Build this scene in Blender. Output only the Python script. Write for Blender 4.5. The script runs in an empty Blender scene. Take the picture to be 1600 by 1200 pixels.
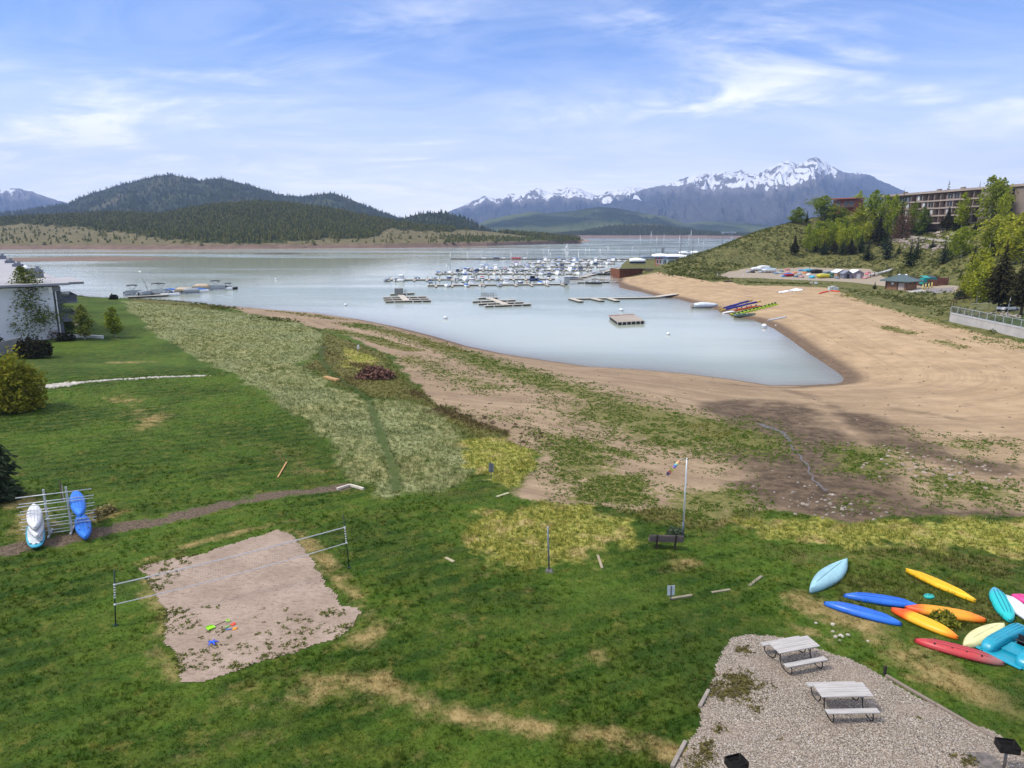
import bpy, math, random
import numpy as np
from mathutils import Vector, Matrix
R = math.radians
random.seed(11)
rng = np.random.default_rng(11)
scene = bpy.context.scene
col = scene.collection

# ------------------------------------------------------------------ camera model
CAM_Z = 16.7
F = 1110.0
PITCH = math.atan(237.0 / F)
SP, CP = math.sin(PITCH), math.cos(PITCH)
WATER = -4.3

def ray(u, v):
    t = (v - 600.0) / F
    return np.array([(u - 800.0) / F, CP - t * SP, -SP - t * CP])      # per metre of depth

def atz(u, v, z):
    d = ray(u, v)
    k = (z - CAM_Z) / d[2]
    return np.array([d[0] * k, d[1] * k, z])

def aty(u, v, Y):
    d = ray(u, v)
    k = Y / d[1]
    return np.array([d[0] * k, Y, CAM_Z + d[2] * k])

def depth_of(p):
    return p[1] * CP - (p[2] - CAM_Z) * SP

# ------------------------------------------------------------------ numpy noise
def _hash(ix, iy, s):
    n = (ix.astype(np.int64) * 374761393 + iy.astype(np.int64) * 668265263 + s * 982451653) & 0x7fffffff
    n = ((n ^ (n >> 13)) * 1274126177) & 0x7fffffff
    n = n ^ (n >> 16)
    return (n & 0xffff) / 65535.0

def vnoise(x, y, s=0):
    ix, iy = np.floor(x), np.floor(y)
    fx, fy = x - ix, y - iy
    fx = fx * fx * (3 - 2 * fx); fy = fy * fy * (3 - 2 * fy)
    a, b = _hash(ix, iy, s), _hash(ix + 1, iy, s)
    c, d = _hash(ix, iy + 1, s), _hash(ix + 1, iy + 1, s)
    return (a * (1 - fx) + b * fx) * (1 - fy) + (c * (1 - fx) + d * fx) * fy

def fbm(x, y, s=0, o=4, g=0.5):
    x = np.asarray(x, float); y = np.asarray(y, float)
    t, a, w = 0, 1.0, 0
    for i in range(o):
        t = t + a * vnoise(x, y, s + i * 17); w += a
        x = x * 2.03 + 11.3; y = y * 2.03 - 7.1; a *= g
    return t / w

def ridged(x, y, s=0, o=5):
    x = np.asarray(x, float); y = np.asarray(y, float)
    t, a, w = 0, 1.0, 0
    for i in range(o):
        n = 1 - np.abs(2 * vnoise(x, y, s + i * 13) - 1)
        t = t + a * n * n; w += a
        x = x * 2.1 + 3.3; y = y * 2.1 + 9.1; a *= 0.5
    return t / w

# ------------------------------------------------------------------ plane geometry
def seg_dist(px, py, pts, closed=False):
    pts = np.asarray(pts, float)[:, :2]
    n = len(pts)
    best = np.full(px.shape, 1e9)
    for i in range(n if closed else n - 1):
        a, b = pts[i], pts[(i + 1) % n]
        d = b - a
        L = d @ d + 1e-9
        t = np.clip(((px - a[0]) * d[0] + (py - a[1]) * d[1]) / L, 0, 1)
        q = (px - a[0] - t * d[0]) ** 2 + (py - a[1] - t * d[1]) ** 2
        best = np.minimum(best, q)
    return np.sqrt(best)

def inside(px, py, pts):
    pts = np.asarray(pts, float)[:, :2]
    r = np.zeros(px.shape, bool)
    n = len(pts)
    for i in range(n):
        x1, y1 = pts[i]; x2, y2 = pts[(i + 1) % n]
        if y1 == y2: continue
        c = ((y1 > py) != (y2 > py)) & (px < (x2 - x1) * (py - y1) / (y2 - y1) + x1)
        r ^= c
    return r

def sdf(px, py, pts):
    d = seg_dist(px, py, pts, True)
    return np.where(inside(px, py, pts), d, -d)

def smooth(a, b, x):
    t = np.clip((x - a) / (b - a), 0, 1)
    return t * t * (3 - 2 * t)

# ------------------------------------------------------------------ terrain height
SHORE_PX = [(345,478),(420,484),(500,490.5),(560,499),(620,511),(680,526),(730,541),(790,553.5),(850,563),(920,573),
            (1000,577.5),(1080,585),(1150,594),(1205,602.5),(1260,602),(1306,600),(1315,597.5),(1319,592.5),(1315,586.5),(1302,577),(1284,565),(1265,553),
            (1250,541.5),(1232,528.5),(1205,510.5),(1182,500.5),(1147,495),(1122,484.5),(1086,474.5),(1056,466.5),(1026,463),
            (975,448.5),(963,442),(966,437)]
SHORE = [(-900,500),(-500,400),(-300,330),(-190,282),(-160,252),(-130,229),(-105,221)] + [tuple(atz(u, v, WATER)[:2]) for u, v in SHORE_PX] \
        + [(56,372),(62,400),(80,450),(108,500),(160,540),(260,600),(500,720)]
LAKE = SHORE + [(3000,2500),(-3000,2500)]
PAD = [tuple(atz(u, v, 0.0)[:2]) for u, v in [(968,420),(1002,419.5),(1035,421),(1080,410),(1092,397),(984,402),(972,412)]]

HILL_PTS = []
for u, v, Y in [(1100,397,330),(1060,414,318),(1130,383,350),(1160,371,370),(1200,359,380),(1240,347,390),(1290,337,400),(1340,332,410),
                (1080,418,290),(1110,425,275),(1130,412,308),(1200,396,348),(1260,386,362),(1300,376,372),(1350,388,345),(1400,374,360),(1440,347,375),
                (1500,352,345),(1500,402,285),(1450,402,305),(1420,412,300),(1540,380,262),(1600,345,285),(1600,400,222),(1560,440,192),
                (1600,462,166),(1545,335,322),(1590,322,300),(1385,345,395)]:
    p = aty(u, v, Y); HILL_PTS.append(tuple(p))
for u, v, Y in [(1160,371,370),(1200,359,380),(1240,347,390),(1290,337,400),(1340,332,410),(1100,397,330)]:
    p = aty(u, v, Y); HILL_PTS.append((p[0] * 1.12, p[1] * 1.15, p[2] - 5))
# foot of the hill, at yard and beach level
for u, v, z in [(1035,423,-.6),(1065,430,-.4),(1110,438,-.2),(1140,432.5,0.),(1136,423.5,.9),(1179,416.5,1.5),(1250,414.5,1.5),(1320,417,1.5),
                (1385,420,1.5),(1440,433,.4),(1482,437,.3),(1505,455,.1),(1530,474,.1),(1590,500,.2)]:
    HILL_PTS.append(tuple(atz(u, v, z)))
for u, v, z in [(1165,428,.6),(1250,428,.6),(1340,430,.6),(1200,437,-.3),(1300,440,-.3),(1380,440,0.),(1420,455,-.2),(1460,455,-.2),(1470,480,-.4)]:
    HILL_PTS.append(tuple(atz(u, v, z)))
HILL_PTS += [(262,420,25),(300,340,26),(360,520,24),(270,250,25),(205,190,17),(170,130,7),(150,70,2),(230,60,10),(300,150,24),(420,300,27),
             (50,300,-4),(55,345,-4),(60,250,-4),(75,205,-3),(75,150,-3),(88,110,-2),(88,60,-2),(95,10,-2),(60,60,-4),(110,470,-4),(62,400,-4),
             (90,430,-2),(130,480,-4),(200,560,-2),(330,640,6),(500,640,12)]
_hp = np.array(HILL_PTS)
def _kern(d): return d
_D = np.hypot(_hp[:, None, 0] - _hp[None, :, 0], _hp[:, None, 1] - _hp[None, :, 1])
_n = len(_hp)
_A = np.zeros((_n + 1, _n + 1)); _A[:_n, :_n] = _kern(_D) - np.eye(_n) * 1.5; _A[:_n, _n] = 1; _A[_n, :_n] = 1
_W = np.linalg.solve(_A, np.append(_hp[:, 2], 0))

def H(x, y):
    x = np.atleast_1d(np.asarray(x, float)); y = np.atleast_1d(np.asarray(y, float))
    d = seg_dist(x, y, SHORE)
    s = np.where(inside(x, y, LAKE), -d, d)
    land = WATER + 4.3 * (1 - np.exp(-np.maximum(s, 0) / 22.0)) + 0.03 * np.sin(s * 0.9) * np.exp(-np.maximum(s, 0) / 40)
    h = np.where(s > 0, land, WATER + np.maximum(s * 0.12, -7))
    und = (fbm(x * .06, y * .06, 5, 3) - .5) * .5 + (fbm(x * .35, y * .35, 9, 3) - .5) * .12
    h = h + und * smooth(3, 25, s) * smooth(14, 30, np.hypot(x, y)) 
    # a low swell of the lawn under the line of stones on the left
    h = h + 0.9 * np.exp(-(((x + 62) / 24) ** 2 + ((y - 84) / 9) ** 2))
    m = (x > 40) & (y > -40)
    if m.any():
        xm, ym = x[m], y[m]
        hh = np.full(xm.shape, _W[-1])
        for i in range(_n):
            hh = hh + _W[i] * _kern(np.hypot(xm - _hp[i, 0], ym - _hp[i, 1]))
        hh = hh + (fbm(xm * .08, ym * .08, 3, 4) - .5) * 1.6 * smooth(1.5, 6, hh)
        h[m] = np.maximum(h[m], hh)
    pd = sdf(x, y, PAD)
    h = np.where(pd > -.6, np.maximum(h, -4.3 + 4.3 * smooth(-.6, .0, pd)), h)
    return h

def Hz(x, y): return float(H(x, y)[0])

_tt = np.geomspace(8, 800, 2600)
def P(u, v, lift=0.0):
    """where the line of sight through a picture point meets the ground"""
    d = ray(u, v)
    x, y, z = d[0] * _tt, d[1] * _tt, CAM_Z + d[2] * _tt
    g = np.maximum(H(x, y), WATER) - z
    i = int(np.argmax(g > 0)) if (g > 0).any() else len(_tt) - 1
    if i > 0:
        k = g[i - 1] / (g[i - 1] - g[i] + 1e-12)
        t = _tt[i - 1] + (_tt[i] - _tt[i - 1]) * min(max(k, 0), 1)
    else:
        t = _tt[i]
    p = np.array([d[0] * t, d[1] * t, CAM_Z + d[2] * t])
    p[2] += lift
    return p

def W2(pxs): return [tuple(P(u, v)[:2]) for u, v in pxs]
def yaw(p, q): return math.atan2(q[1] - p[1], q[0] - p[0])

# ------------------------------------------------------------------ mesh helper
class MB:
    def __init__(s): s.v = []; s.f = []
    def add(s, verts, faces, M=None):
        o = len(s.v)
        if M is not None: verts = [tuple(M @ Vector(p)) for p in verts]
        s.v += [tuple(p) for p in verts]
        s.f += [tuple(i + o for i in f) for f in faces]
        return s
    def box(s, c, d, rz=0, M=None, taper=1.0):
        x, y, z = d[0] / 2, d[1] / 2, d[2] / 2
        vs = [(-x,-y,-z),(x,-y,-z),(x,y,-z),(-x,y,-z)] + [(a * taper, b * taper, z) for a, b in ((-x,-y),(x,-y),(x,y),(-x,y))]
        T = Matrix.Translation(c) @ Matrix.Rotation(rz, 4, 'Z')
        if M is not None: T = M @ T
        return s.add(vs, [(0,3,2,1),(4,5,6,7),(0,1,5,4),(1,2,6,5),(2,3,7,6),(3,0,4,7)], T)
    def beam(s, a, b, w, h):
        a, b = Vector(a), Vector(b); d = b - a; L = d.length
        q = d.to_track_quat('X', 'Z').to_matrix().to_4x4()
        return s.box((0, 0, 0), (L, w, h), M=Matrix.Translation((a + b) / 2) @ q)
    def tube(s, pts, r, n=7, cap=True):
        pts = [Vector(p) for p in pts]
        if not hasattr(r, '__len__'): r = [r] * len(pts)
        rings = []
        up = None
        for i, p in enumerate(pts):
            d = (pts[min(i + 1, len(pts) - 1)] - pts[max(i - 1, 0)]).normalized()
            if up is None:
                up = Vector((0, 0, 1)) if abs(d.z) < .9 else Vector((1, 0, 0))
            e1 = d.cross(up)
            if e1.length < 1e-4: e1 = d.cross(Vector((1, .3, 0)))
            e1.normalize(); e2 = e1.cross(d); up = e2
            rings.append([p + (e1 * math.cos(k * 2 * math.pi / n) + e2 * math.sin(k * 2 * math.pi / n)) * r[i] for k in range(n)])
        return s.loft(rings, cap)
    def loft(s, rings, cap=True, closed=True):
        n = len(rings[0]); o = len(s.v)
        for rg in rings: s.v += [tuple(p) for p in rg]
        for i in range(len(rings) - 1):
            for k in range(n if closed else n - 1):
                a, b = o + i * n + k, o + i * n + (k + 1) % n
                s.f.append((a, b, b + n, a + n))
        if cap and closed:
            s.f.append(tuple(o + k for k in range(n))[::-1])
            s.f.append(tuple(o + (len(rings) - 1) * n + k for k in range(n)))
        return s
    def prism(s, poly, z0, z1, M=None):
        n = len(poly)
        vs = [(p[0], p[1], z0) for p in poly] + [(p[0], p[1], z1) for p in poly]
        fs = [tuple(range(n))[::-1], tuple(range(n, 2 * n))] + [(k, (k + 1) % n, n + (k + 1) % n, n + k) for k in range(n)]
        return s.add(vs, fs, M)
    def ball(s, c, r, nu=10, nv=6, sz=1.0):
        rings = []
        for j in range(nv + 1):
            a = -math.pi / 2 + math.pi * j / nv
            rr = max(math.cos(a), .02) * r
            rings.append([(c[0] + rr * math.cos(k * 2 * math.pi / nu), c[1] + rr * math.sin(k * 2 * math.pi / nu), c[2] + r * sz * math.sin(a)) for k in range(nu)])
        return s.loft(rings, True)
    def build(s, name, mat, parent=None, smooth=False, bevel=0):
        return mesh_obj(name, np.array(s.v, float), s.f, mat, parent, smooth, bevel)

def mesh_obj(name, v, f, mat, parent=None, smooth=False, bevel=0):
    me = bpy.data.meshes.new(name)
    me.from_pydata([tuple(p) for p in v], [], f)
    if smooth: me.shade_smooth()
    me.materials.append(mat)
    o = bpy.data.objects.new(name, me); col.objects.link(o)
    if parent is not None: o.parent = parent
    if bevel:
        b = o.modifiers.new('bevel', 'BEVEL'); b.width = bevel; b.segments = 2; b.limit_method = 'ANGLE'
    return o

def fast_mesh(name, verts, tris, mat, parent=None, attrs=None, smooth=False):
    """numpy triangles or quads (fixed size) straight into a mesh"""
    me = bpy.data.meshes.new(name)
    verts = np.asarray(verts, np.float32); tris = np.asarray(tris, np.int32)
    k = tris.shape[1]
    me.vertices.add(len(verts)); me.vertices.foreach_set('co', verts.ravel())
    me.loops.add(tris.size); me.loops.foreach_set('vertex_index', tris.ravel())
    me.polygons.add(len(tris))
    me.polygons.foreach_set('loop_start', np.arange(0, tris.size, k, dtype=np.int32))
    me.polygons.foreach_set('use_smooth', np.full(len(tris), smooth))
    me.update(calc_edges=True)
    for n, a in (attrs or {}).items():
        at = me.attributes.new(n, 'FLOAT_COLOR', 'POINT')
        at.data.foreach_set('color', np.asarray(a, np.float32).ravel())
    me.materials.append(mat)
    o = bpy.data.objects.new(name, me); col.objects.link(o)
    if parent is not None: o.parent = parent
    return o

def tag(o, label=None, cat=None, group=None, kind=None):
    if label: o['label'] = label
    if cat: o['category'] = cat
    if group: o['group'] = group
    if kind: o['kind'] = kind
    return o

def thing(name, label, cat, loc=(0, 0, 0), rz=0, group=None):
    o = bpy.data.objects.new(name, None); col.objects.link(o)
    o.empty_display_size = .3
    o.location = tuple(loc); o.rotation_euler = (0, 0, rz)
    return tag(o, label, cat, group)

def dup(root, loc, rz=0, label=None, group=None, scale=None):
    def cp(o, par):
        c = o.copy(); col.objects.link(c)
        if par is not None: c.parent = par
        for ch in kids.get(o.name, []): cp(ch, c)
        return c
    kids = {}
    def walk(o):
        kids[o.name] = list(o.children)
        for ch in o.children: walk(ch)
    walk(root)
    r = cp(root, None)
    r.location = tuple(loc); r.rotation_euler = (0, 0, rz)
    if scale: r.scale = (scale,) * 3 if not hasattr(scale, '__len__') else scale
    if label: r['label'] = label
    if group: r['group'] = group
    return r

# ------------------------------------------------------------------ materials
class NT:
    def __init__(s, nt): s.nt = nt
    def n(s, t, **k):
        nd = s.nt.nodes.new(t)
        for a, b in k.items(): setattr(nd, a, b)
        return nd
    def l(s, a, b): s.nt.links.new(a, b)
    def val(s, sock, x):
        if isinstance(x, bpy.types.NodeSocket): s.l(x, sock)
        elif x is not None: sock.default_value = x
    def math(s, op, a, b=0.0, clamp=False, c=None):
        m = s.n('ShaderNodeMath', operation=op, use_clamp=clamp); s.val(m.inputs[0], a); s.val(m.inputs[1], b)
        if c is not None: s.val(m.inputs[2], c)
        return m.outputs[0]
    def mix(s, fac, a, b, mode='MIX'):
        m = s.n('ShaderNodeMix', data_type='RGBA', blend_type=mode)
        s.val(m.inputs[0], fac); s.val(m.inputs[6], c4(a)); s.val(m.inputs[7], c4(b))
        return m.outputs[2]
    def noise(s, vec, scale, detail=3, rough=.55, out=0, dist=0):
        m = s.n('ShaderNodeTexNoise'); 
        if vec is not None: s.l(vec, m.inputs['Vector'])
        m.inputs['Scale'].default_value = scale; m.inputs['Detail'].default_value = detail
        m.inputs['Roughness'].default_value = rough; m.inputs['Distortion'].default_value = dist
        return m.outputs[out]
    def rng(s, x, a, b, c=0., d=1., smooth=True):
        m = s.n('ShaderNodeMapRange', interpolation_type='SMOOTHSTEP' if smooth else 'LINEAR', clamp=True)
        s.val(m.inputs[0], x)
        for i, q in enumerate((a, b, c, d)): m.inputs[i + 1].default_value = q
        return m.outputs[0]
    def scaled(s, vec, sc, rot=(0, 0, 0)):
        m = s.n('ShaderNodeMapping'); s.l(vec, m.inputs[0]); m.inputs['Scale'].default_value = sc; m.inputs['Rotation'].default_value = rot
        return m.outputs[0]
    def bump(s, h, strength, dist=.05, normal=None):
        b = s.n('ShaderNodeBump'); s.l(h, b.inputs['Height']); b.inputs['Strength'].default_value = strength; b.inputs['Distance'].default_value = dist
        if normal is not None: s.l(normal, b.inputs['Normal'])
        return b.outputs[0]

def c4(c):
    if isinstance(c, bpy.types.NodeSocket) or c is None: return c
    return (c[0], c[1], c[2], 1.0)

def new_mat(name):
    m = bpy.data.materials.new(name); m.use_nodes = True
    nt = NT(m.node_tree); b = m.node_tree.nodes['Principled BSDF']
    b.inputs['Specular IOR Level'].default_value = .3
    return m, nt, b

_mats = {}
def pm(name, c, rough=.6, metal=0., var=.18, scale=3., bump=.0, bscale=30., c2=None, spec=.3, coat=0., stretch=None):
    """a painted or raw surface: base colour with patchy weathering and a little relief"""
    if name in _mats: return _mats[name]
    m, t, b = new_mat(name)
    tc = t.n('ShaderNodeTexCoord'); ob = tc.outputs['Object']
    if stretch: ob = t.scaled(ob, stretch)
    n1 = t.noise(ob, scale, 5, .6); n2 = t.noise(ob, scale * 7, 3, .6)
    f = t.math('ADD', t.math('MULTIPLY', n1, .7), t.math('MULTIPLY', n2, .3))
    f = t.rng(f, .32, .68)
    a = tuple(x * (1 - var) for x in c); d = c2 or tuple(min(1, x * (1 + var * .6)) for x in c)
    t.l(t.mix(f, a, d), b.inputs['Base Color'])
    b.inputs['Metallic'].default_value = metal
    t.l(t.rng(n1, .3, .7, max(rough - .12, .03), min(rough + .12, 1)), b.inputs['Roughness'])
    b.inputs['Specular IOR Level'].default_value = spec; b.inputs['Coat Weight'].default_value = coat
    if bump: t.l(t.bump(t.noise(ob, bscale, 4, .6), bump, .02), b.inputs['Normal'])
    _mats[name] = m
    return m
# ================================================================== THE GROUND
def pos_xy(t):
    g = t.n('ShaderNodeNewGeometry')
    return g.outputs['Position']

# --- ground areas: outlines and strips on the land itself
BEACH = W2([(340,479),(400,492),(440,497),(480,509),(520,519),(560,530),(600,549),(630,572),(650,600),(690,630),(740,652),(790,672),(830,700),
            (842,735),(800,772),(870,790),(960,792),(1040,792),(1100,812),(1170,800),(1250,800),(1340,812),(1450,806),(1600,806),(1800,800),
            (1800,560),(1600,535),(1520,517),(1450,497),(1400,483),(1350,469),(1310,456),(1290,449),(1240,447),(1190,446),(1140,441),(1110,440),
            (1065,432),(1030,425)]) + [(54,325),(52,334)]
BEACH = [tuple(p) for p in BEACH] + [(20,345),(-40,240),(-95,215)]
YARD = W2([(1122,431),(1140,424),(1180,418),(1260,417),(1360,420),(1378,432),(1440,445),(1500,447),(1492,457),(1432,458),(1400,449),(1330,441),(1250,437.5),(1180,434),(1140,434)])
MEADOW = W2([(190,470),(290,478),(345,486),(440,497),(500,520),(500,545),(470,570),(520,602),(575,622),(640,626),(700,652),(728,700),(735,745),(690,765),
             (600,770),(560,748),(520,700),(470,650),(420,612),(360,584),(300,552),(235,515)])
YELLOWS = [W2([(722,690),(760,680),(810,685),(838,705),(838,735),(800,755),(762,748),(728,725)]),
           W2([(722,830),(770,800),(850,782),(930,780),(978,835),(940,860),(880,885),(800,882),(745,862)]),
           W2([(1165,815),(1240,806),(1340,815),(1460,812),(1620,812),(1640,880),(1560,868),(1420,850),(1300,852),(1200,835)]),
           W2([(540,545),(590,560),(585,580),(540,575)])]
HILLZONE = W2([(1028,424),(1065,431),(1112,439),(1142,433),(1136,423.5),(1179,416),(1260,415),(1365,419),(1385,432)]) + [(150,236),(122,172),(112,140),(110,100),(300,60),(600,300),(600,800),(140,560),(96,420),(84,372)]
CUT = W2([(1290,447),(1340,452),(1400,462),(1482,470),(1486,492),(1600,527),(1600,545),(1500,512),(1420,487),(1340,467)])

def strips(px, py, items):
    m = np.zeros(px.shape)
    for pts, w, a in items:
        d = seg_dist(px, py, W2(pts))
        m = np.maximum(m, a * np.clip(1 - d / (w * 1.0), 0, 1) ** .7)
    return m
def areas(px, py, items):
    m = np.zeros(px.shape)
    for pts, w, a in items:
        m = np.maximum(m, a * np.clip(.5 + sdf(px, py, W2(pts)) / (2 * w), 0, 1))
    return m

DRY = [([(590,1062),(680,1108),(800,1130),(930,1150),(1060,1178)], 1.0, .85),
       ([(560,960),(600,970),(570,1000)], 1.2, .8), ([(360,1085),(470,1062),(560,1060),(620,1080)], 1.3, .6), ([(420,1100),(520,1075)], 1.1, .65),
       ([(215,880),(300,850),(390,828),(455,815)], .7, .7), ([(455,825),(500,870),(540,920),(580,955)], 1.0, .7), ([(225,905),(255,960),(245,1020),(275,1060)], .9, .6),
       ([(1255,938),(1310,962),(1400,1005),(1480,1052),(1560,1100)], 1.6, .85), ([(1400,1010),(1450,1050)], 1.6, .85), ([(1250,985),(1300,1000)], 1., .6),
       ([(180,620),(240,650),(230,665)], 3.5, .55), ([(180,566),(235,566)], 2., .8), ([(20,780),(50,800),(60,840)], 1.8, .75), ([(135,812),(190,800)], 1.2, .8),
       ([(440,735),(500,735),(560,745)], 2., .5), ([(400,690),(470,720)], 3., .35), ([(850,1015),(890,1035),(1000,1010)], 1.4, .45),
       ([(1040,885),(1080,880)], 1.2, .6), ([(1020,800),(1110,815),(1180,815)], 1.6, .7), ([(700,860),(760,900)], .8, .3),
       ([(300,1180),(420,1150),(480,1190)], 1.4, .4), ([(600,870),(700,830),(780,800)], 1.5, .3),
       ([(1270,870),(1400,860),(1560,880)], 2.2, .45), ([(1370,985),(1430,1000)], .8, .4), ([(760,845),(820,860),(870,850)], 1.9, .95),
       ([(120,1150),(240,1130)], 2., .25), ([(700,960),(800,990)], 2., .25)]
WEED = [([(440,487),(520,498)], 5, .5), ([(520,516),(575,527),(640,546)], 3.2, 1.), ([(555,507),(650,529),(720,552),(800,580),(900,612),(1000,642),(1100,668),(1185,690)], 6., .78),
        ([(640,560),(690,580),(760,605)], 6, .5), ([(1385,512),(1425,521)], 2.5, .75), ([(1465,533),(1500,543)], 2.2, .75), ([(1330,461),(1420,486),(1500,510),(1600,532)], 4.5, .75),
        ([(1540,530),(1610,545)], 5, .5), ([(1100,700),(1200,712)], 3, .5), ([(430,484),(350,480)], 2, .25), ([(1500,690),(1600,695)], 2., .45),
        ([(960,640),(1060,690)], 5, .7), ([(700,640),(800,655)], 3, .35), ([(900,690),(985,712)], 2, .6)]
WEEDA = [([(880,602),(1000,622),(1100,650),(1170,660),(1185,700),(1120,722),(1030,702),(950,680),(850,640)], 5, .66),
         ([(820,665),(900,680),(960,692),(970,742),(900,772),(845,742)], 2, .62), ([(920,738),(1010,740),(1030,792),(860,790)], 1.5, .72),
         ([(1275,690),(1400,700),(1425,728),(1380,752),(1290,735)], 2, .7), ([(1420,672),(1590,690),(1590,722),(1500,722)], 3, .42),
         ([(1380,720),(1620,762),(1620,800),(1450,785)], 2., .52), ([(1040,768),(1170,760),(1195,805),(1100,832),(1040,822)], 1.5, .74),
         ([(1160,437),(1290,441),(1290,448),(1160,446)], 2, .85), ([(1300,760),(1420,790),(1420,802),(1300,800)], 1, .3)]
MUD = [([(1190,640),(1206,665),(1236,690),(1262,730),(1292,778),(1335,803)], 7.5, 1.5), ([(1185,640),(1215,665),(1245,690)], 7., 1.), ([(1340,652),(1400,690),(1480,715),(1600,742)], 4.2, 1.), ([(1400,640),(1500,655)], 3.0, .5),
       ([(1205,604),(1260,618),(1345,656)], 2.2, .6), ([(1330,795),(1420,802),(1560,805)], 3.2, 1.1), ([(1120,598),(1200,606),(1320,600)], 2.4, .8), ([(1180,700),(1200,780)], 3, .45),
       ([(960,770),(1010,780)], 1.5, .5), ([(1250,630),(1330,640)], 4, .5)]
BROWN = [([(560,570),(600,585)], 2.6, 1.), ([(690,640),(760,660),(810,672),(830,690)], 3., .8), ([(505,540),(540,585),(560,600)], 4., .45), ([(640,612),(680,628)], 2.5, .6),
         ([(610,590),(650,605)], 2.5, .4), ([(480,575),(530,560)], 3., .5)]
LUSH = [([(505,540),(500,560),(520,585),(575,622),(595,680),(615,730),(618,765)], .75, 1.), ([(1000,1060),(1060,1010),(1090,950),(1130,960)], 3., .5), ([(600,790),(700,780),(800,775)], 2.5, .5),
        ([(100,780),(200,700),(350,640),(420,720)], 6., .35), ([(560,820),(700,930),(900,960),(1000,930)], 4., .45), ([(90,585),(200,570),(320,575)], 3., .5),
        ([(1180,985),(1130,1010),(1090,1090)], 1.6, .7), ([(1560,1110),(1600,1090)], 2., .7), ([(1080,760),(1150,770)], 2., .6)]
MULCH = [([(0,862),(90,848),(160,828),(250,815),(330,795),(400,778),(450,770),(530,762)], 1.35, 1.)]

WILD = [([(345,484),(440,500),(520,522),(600,552),(650,605),(700,640),(800,680),(835,705),(820,690),(740,690),(690,655),(640,628),(575,620),(520,600),(480,572),(505,545),(500,520),(440,498)], 2.5, 1.),
        ([(200,464),(300,470),(350,480),(340,488),(280,478),(205,474)], 3, .9), ([(640,640),(720,650),(760,680),(730,700),(700,660)], 2, .8),
        ([(860,778),(960,785),(1040,770),(1170,762),(1190,805),(1110,835),(1000,815),(960,800)], 1.5, .75), ([(1180,850),(1300,852),(1420,850),(1600,870),(1640,960),(1560,915),(1440,880),(1340,875),(1230,880)], 2.5, .65),
        ([(1262,885),(1330,870),(1420,885),(1600,925),(1610,985),(1500,1000),(1400,968),(1300,962)], 1.2, .52),
        ([(590,735),(680,765),(760,755),(830,740),(800,780),(700,790),(610,775)], 2., .45), ([(170,545),(330,580),(345,590),(240,590)], 3, .3), ([(400,700),(500,690),(540,745),(440,765)], 3, .45)]
def ground_masks(x, y):
    bd = sdf(x, y, BEACH) + (fbm(x * .25, y * .25, 21, 3) - .5) * 3.
    sand = np.clip(.5 + bd / 4., 0, 1)
    shore_d = seg_dist(x, y, SHORE)
    weed = np.maximum(strips(x, y, WEED), areas(x, y, WEEDA))
    weed = weed * (.6 + .75 * fbm(x * .12, y * .12, 33, 3))
    mud = strips(x, y, MUD) * (.15 + 1.5 * fbm(x * .3, y * .45, 43, 5, .65))
    yel = np.zeros(x.shape)
    for p in YELLOWS: yel = np.maximum(yel, np.clip(.5 + (sdf(x, y, p) + (fbm(x * .9, y * .9, 51, 4) - .5) * 4.) / 2.8, 0, 1))
    mead = np.clip(.5 + (sdf(x, y, MEADOW) + (fbm(x * .25, y * .25, 61, 4) - .5) * 3.5) / 3., 0, 1)
    dry = np.maximum(strips(x, y, DRY) * (.02 + 1.55 * fbm(x * .55, y * .55, 71, 5, .65)), 0)
    hill = np.clip(.5 + sdf(x, y, HILLZONE) / 6., 0, 1)
    hill = np.maximum(hill, np.clip(.5 + sdf(x, y, CUT) / 3., 0, 1) * .8)
    hill = np.maximum(hill, smooth(56, 66, x) * smooth(120, 165, y))
    hill = np.maximum(hill, smooth(296, 312, y) * smooth(25, 45, x))
    yard = np.clip(.5 + (sdf(x, y, YARD) + (fbm(x * .3, y * .3, 81, 3) - .5) * 2) / 2., 0, 1)
    wet = np.exp(-np.maximum(shore_d - .6, 0) / 3.0)
    lush = strips(x, y, LUSH) * (.55 + .75 * fbm(x * .7, y * .7, 99, 3))
    brown = strips(x, y, BROWN) * (.5 + .9 * fbm(x * .3, y * .3, 91, 3))
    orange = smooth(10, 60, x + (y - 100) * .1)
    mulch = strips(x, y, MULCH) * (.15 + 1.35 * fbm(x * .7, y * .7, 95, 4, .65))
    wild = areas(x, y, WILD) * (.65 + .6 * fbm(x * .22, y * .22, 97, 3))
    z = np.zeros(x.shape)
    return dict(A=np.stack([sand, weed, mud, yel], 1), B=np.stack([mead, dry, hill, yard], 1), C=np.stack([wet, lush, brown, orange], 1), D=np.stack([mulch, wild, shore_d / 100., z], 1))

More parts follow.
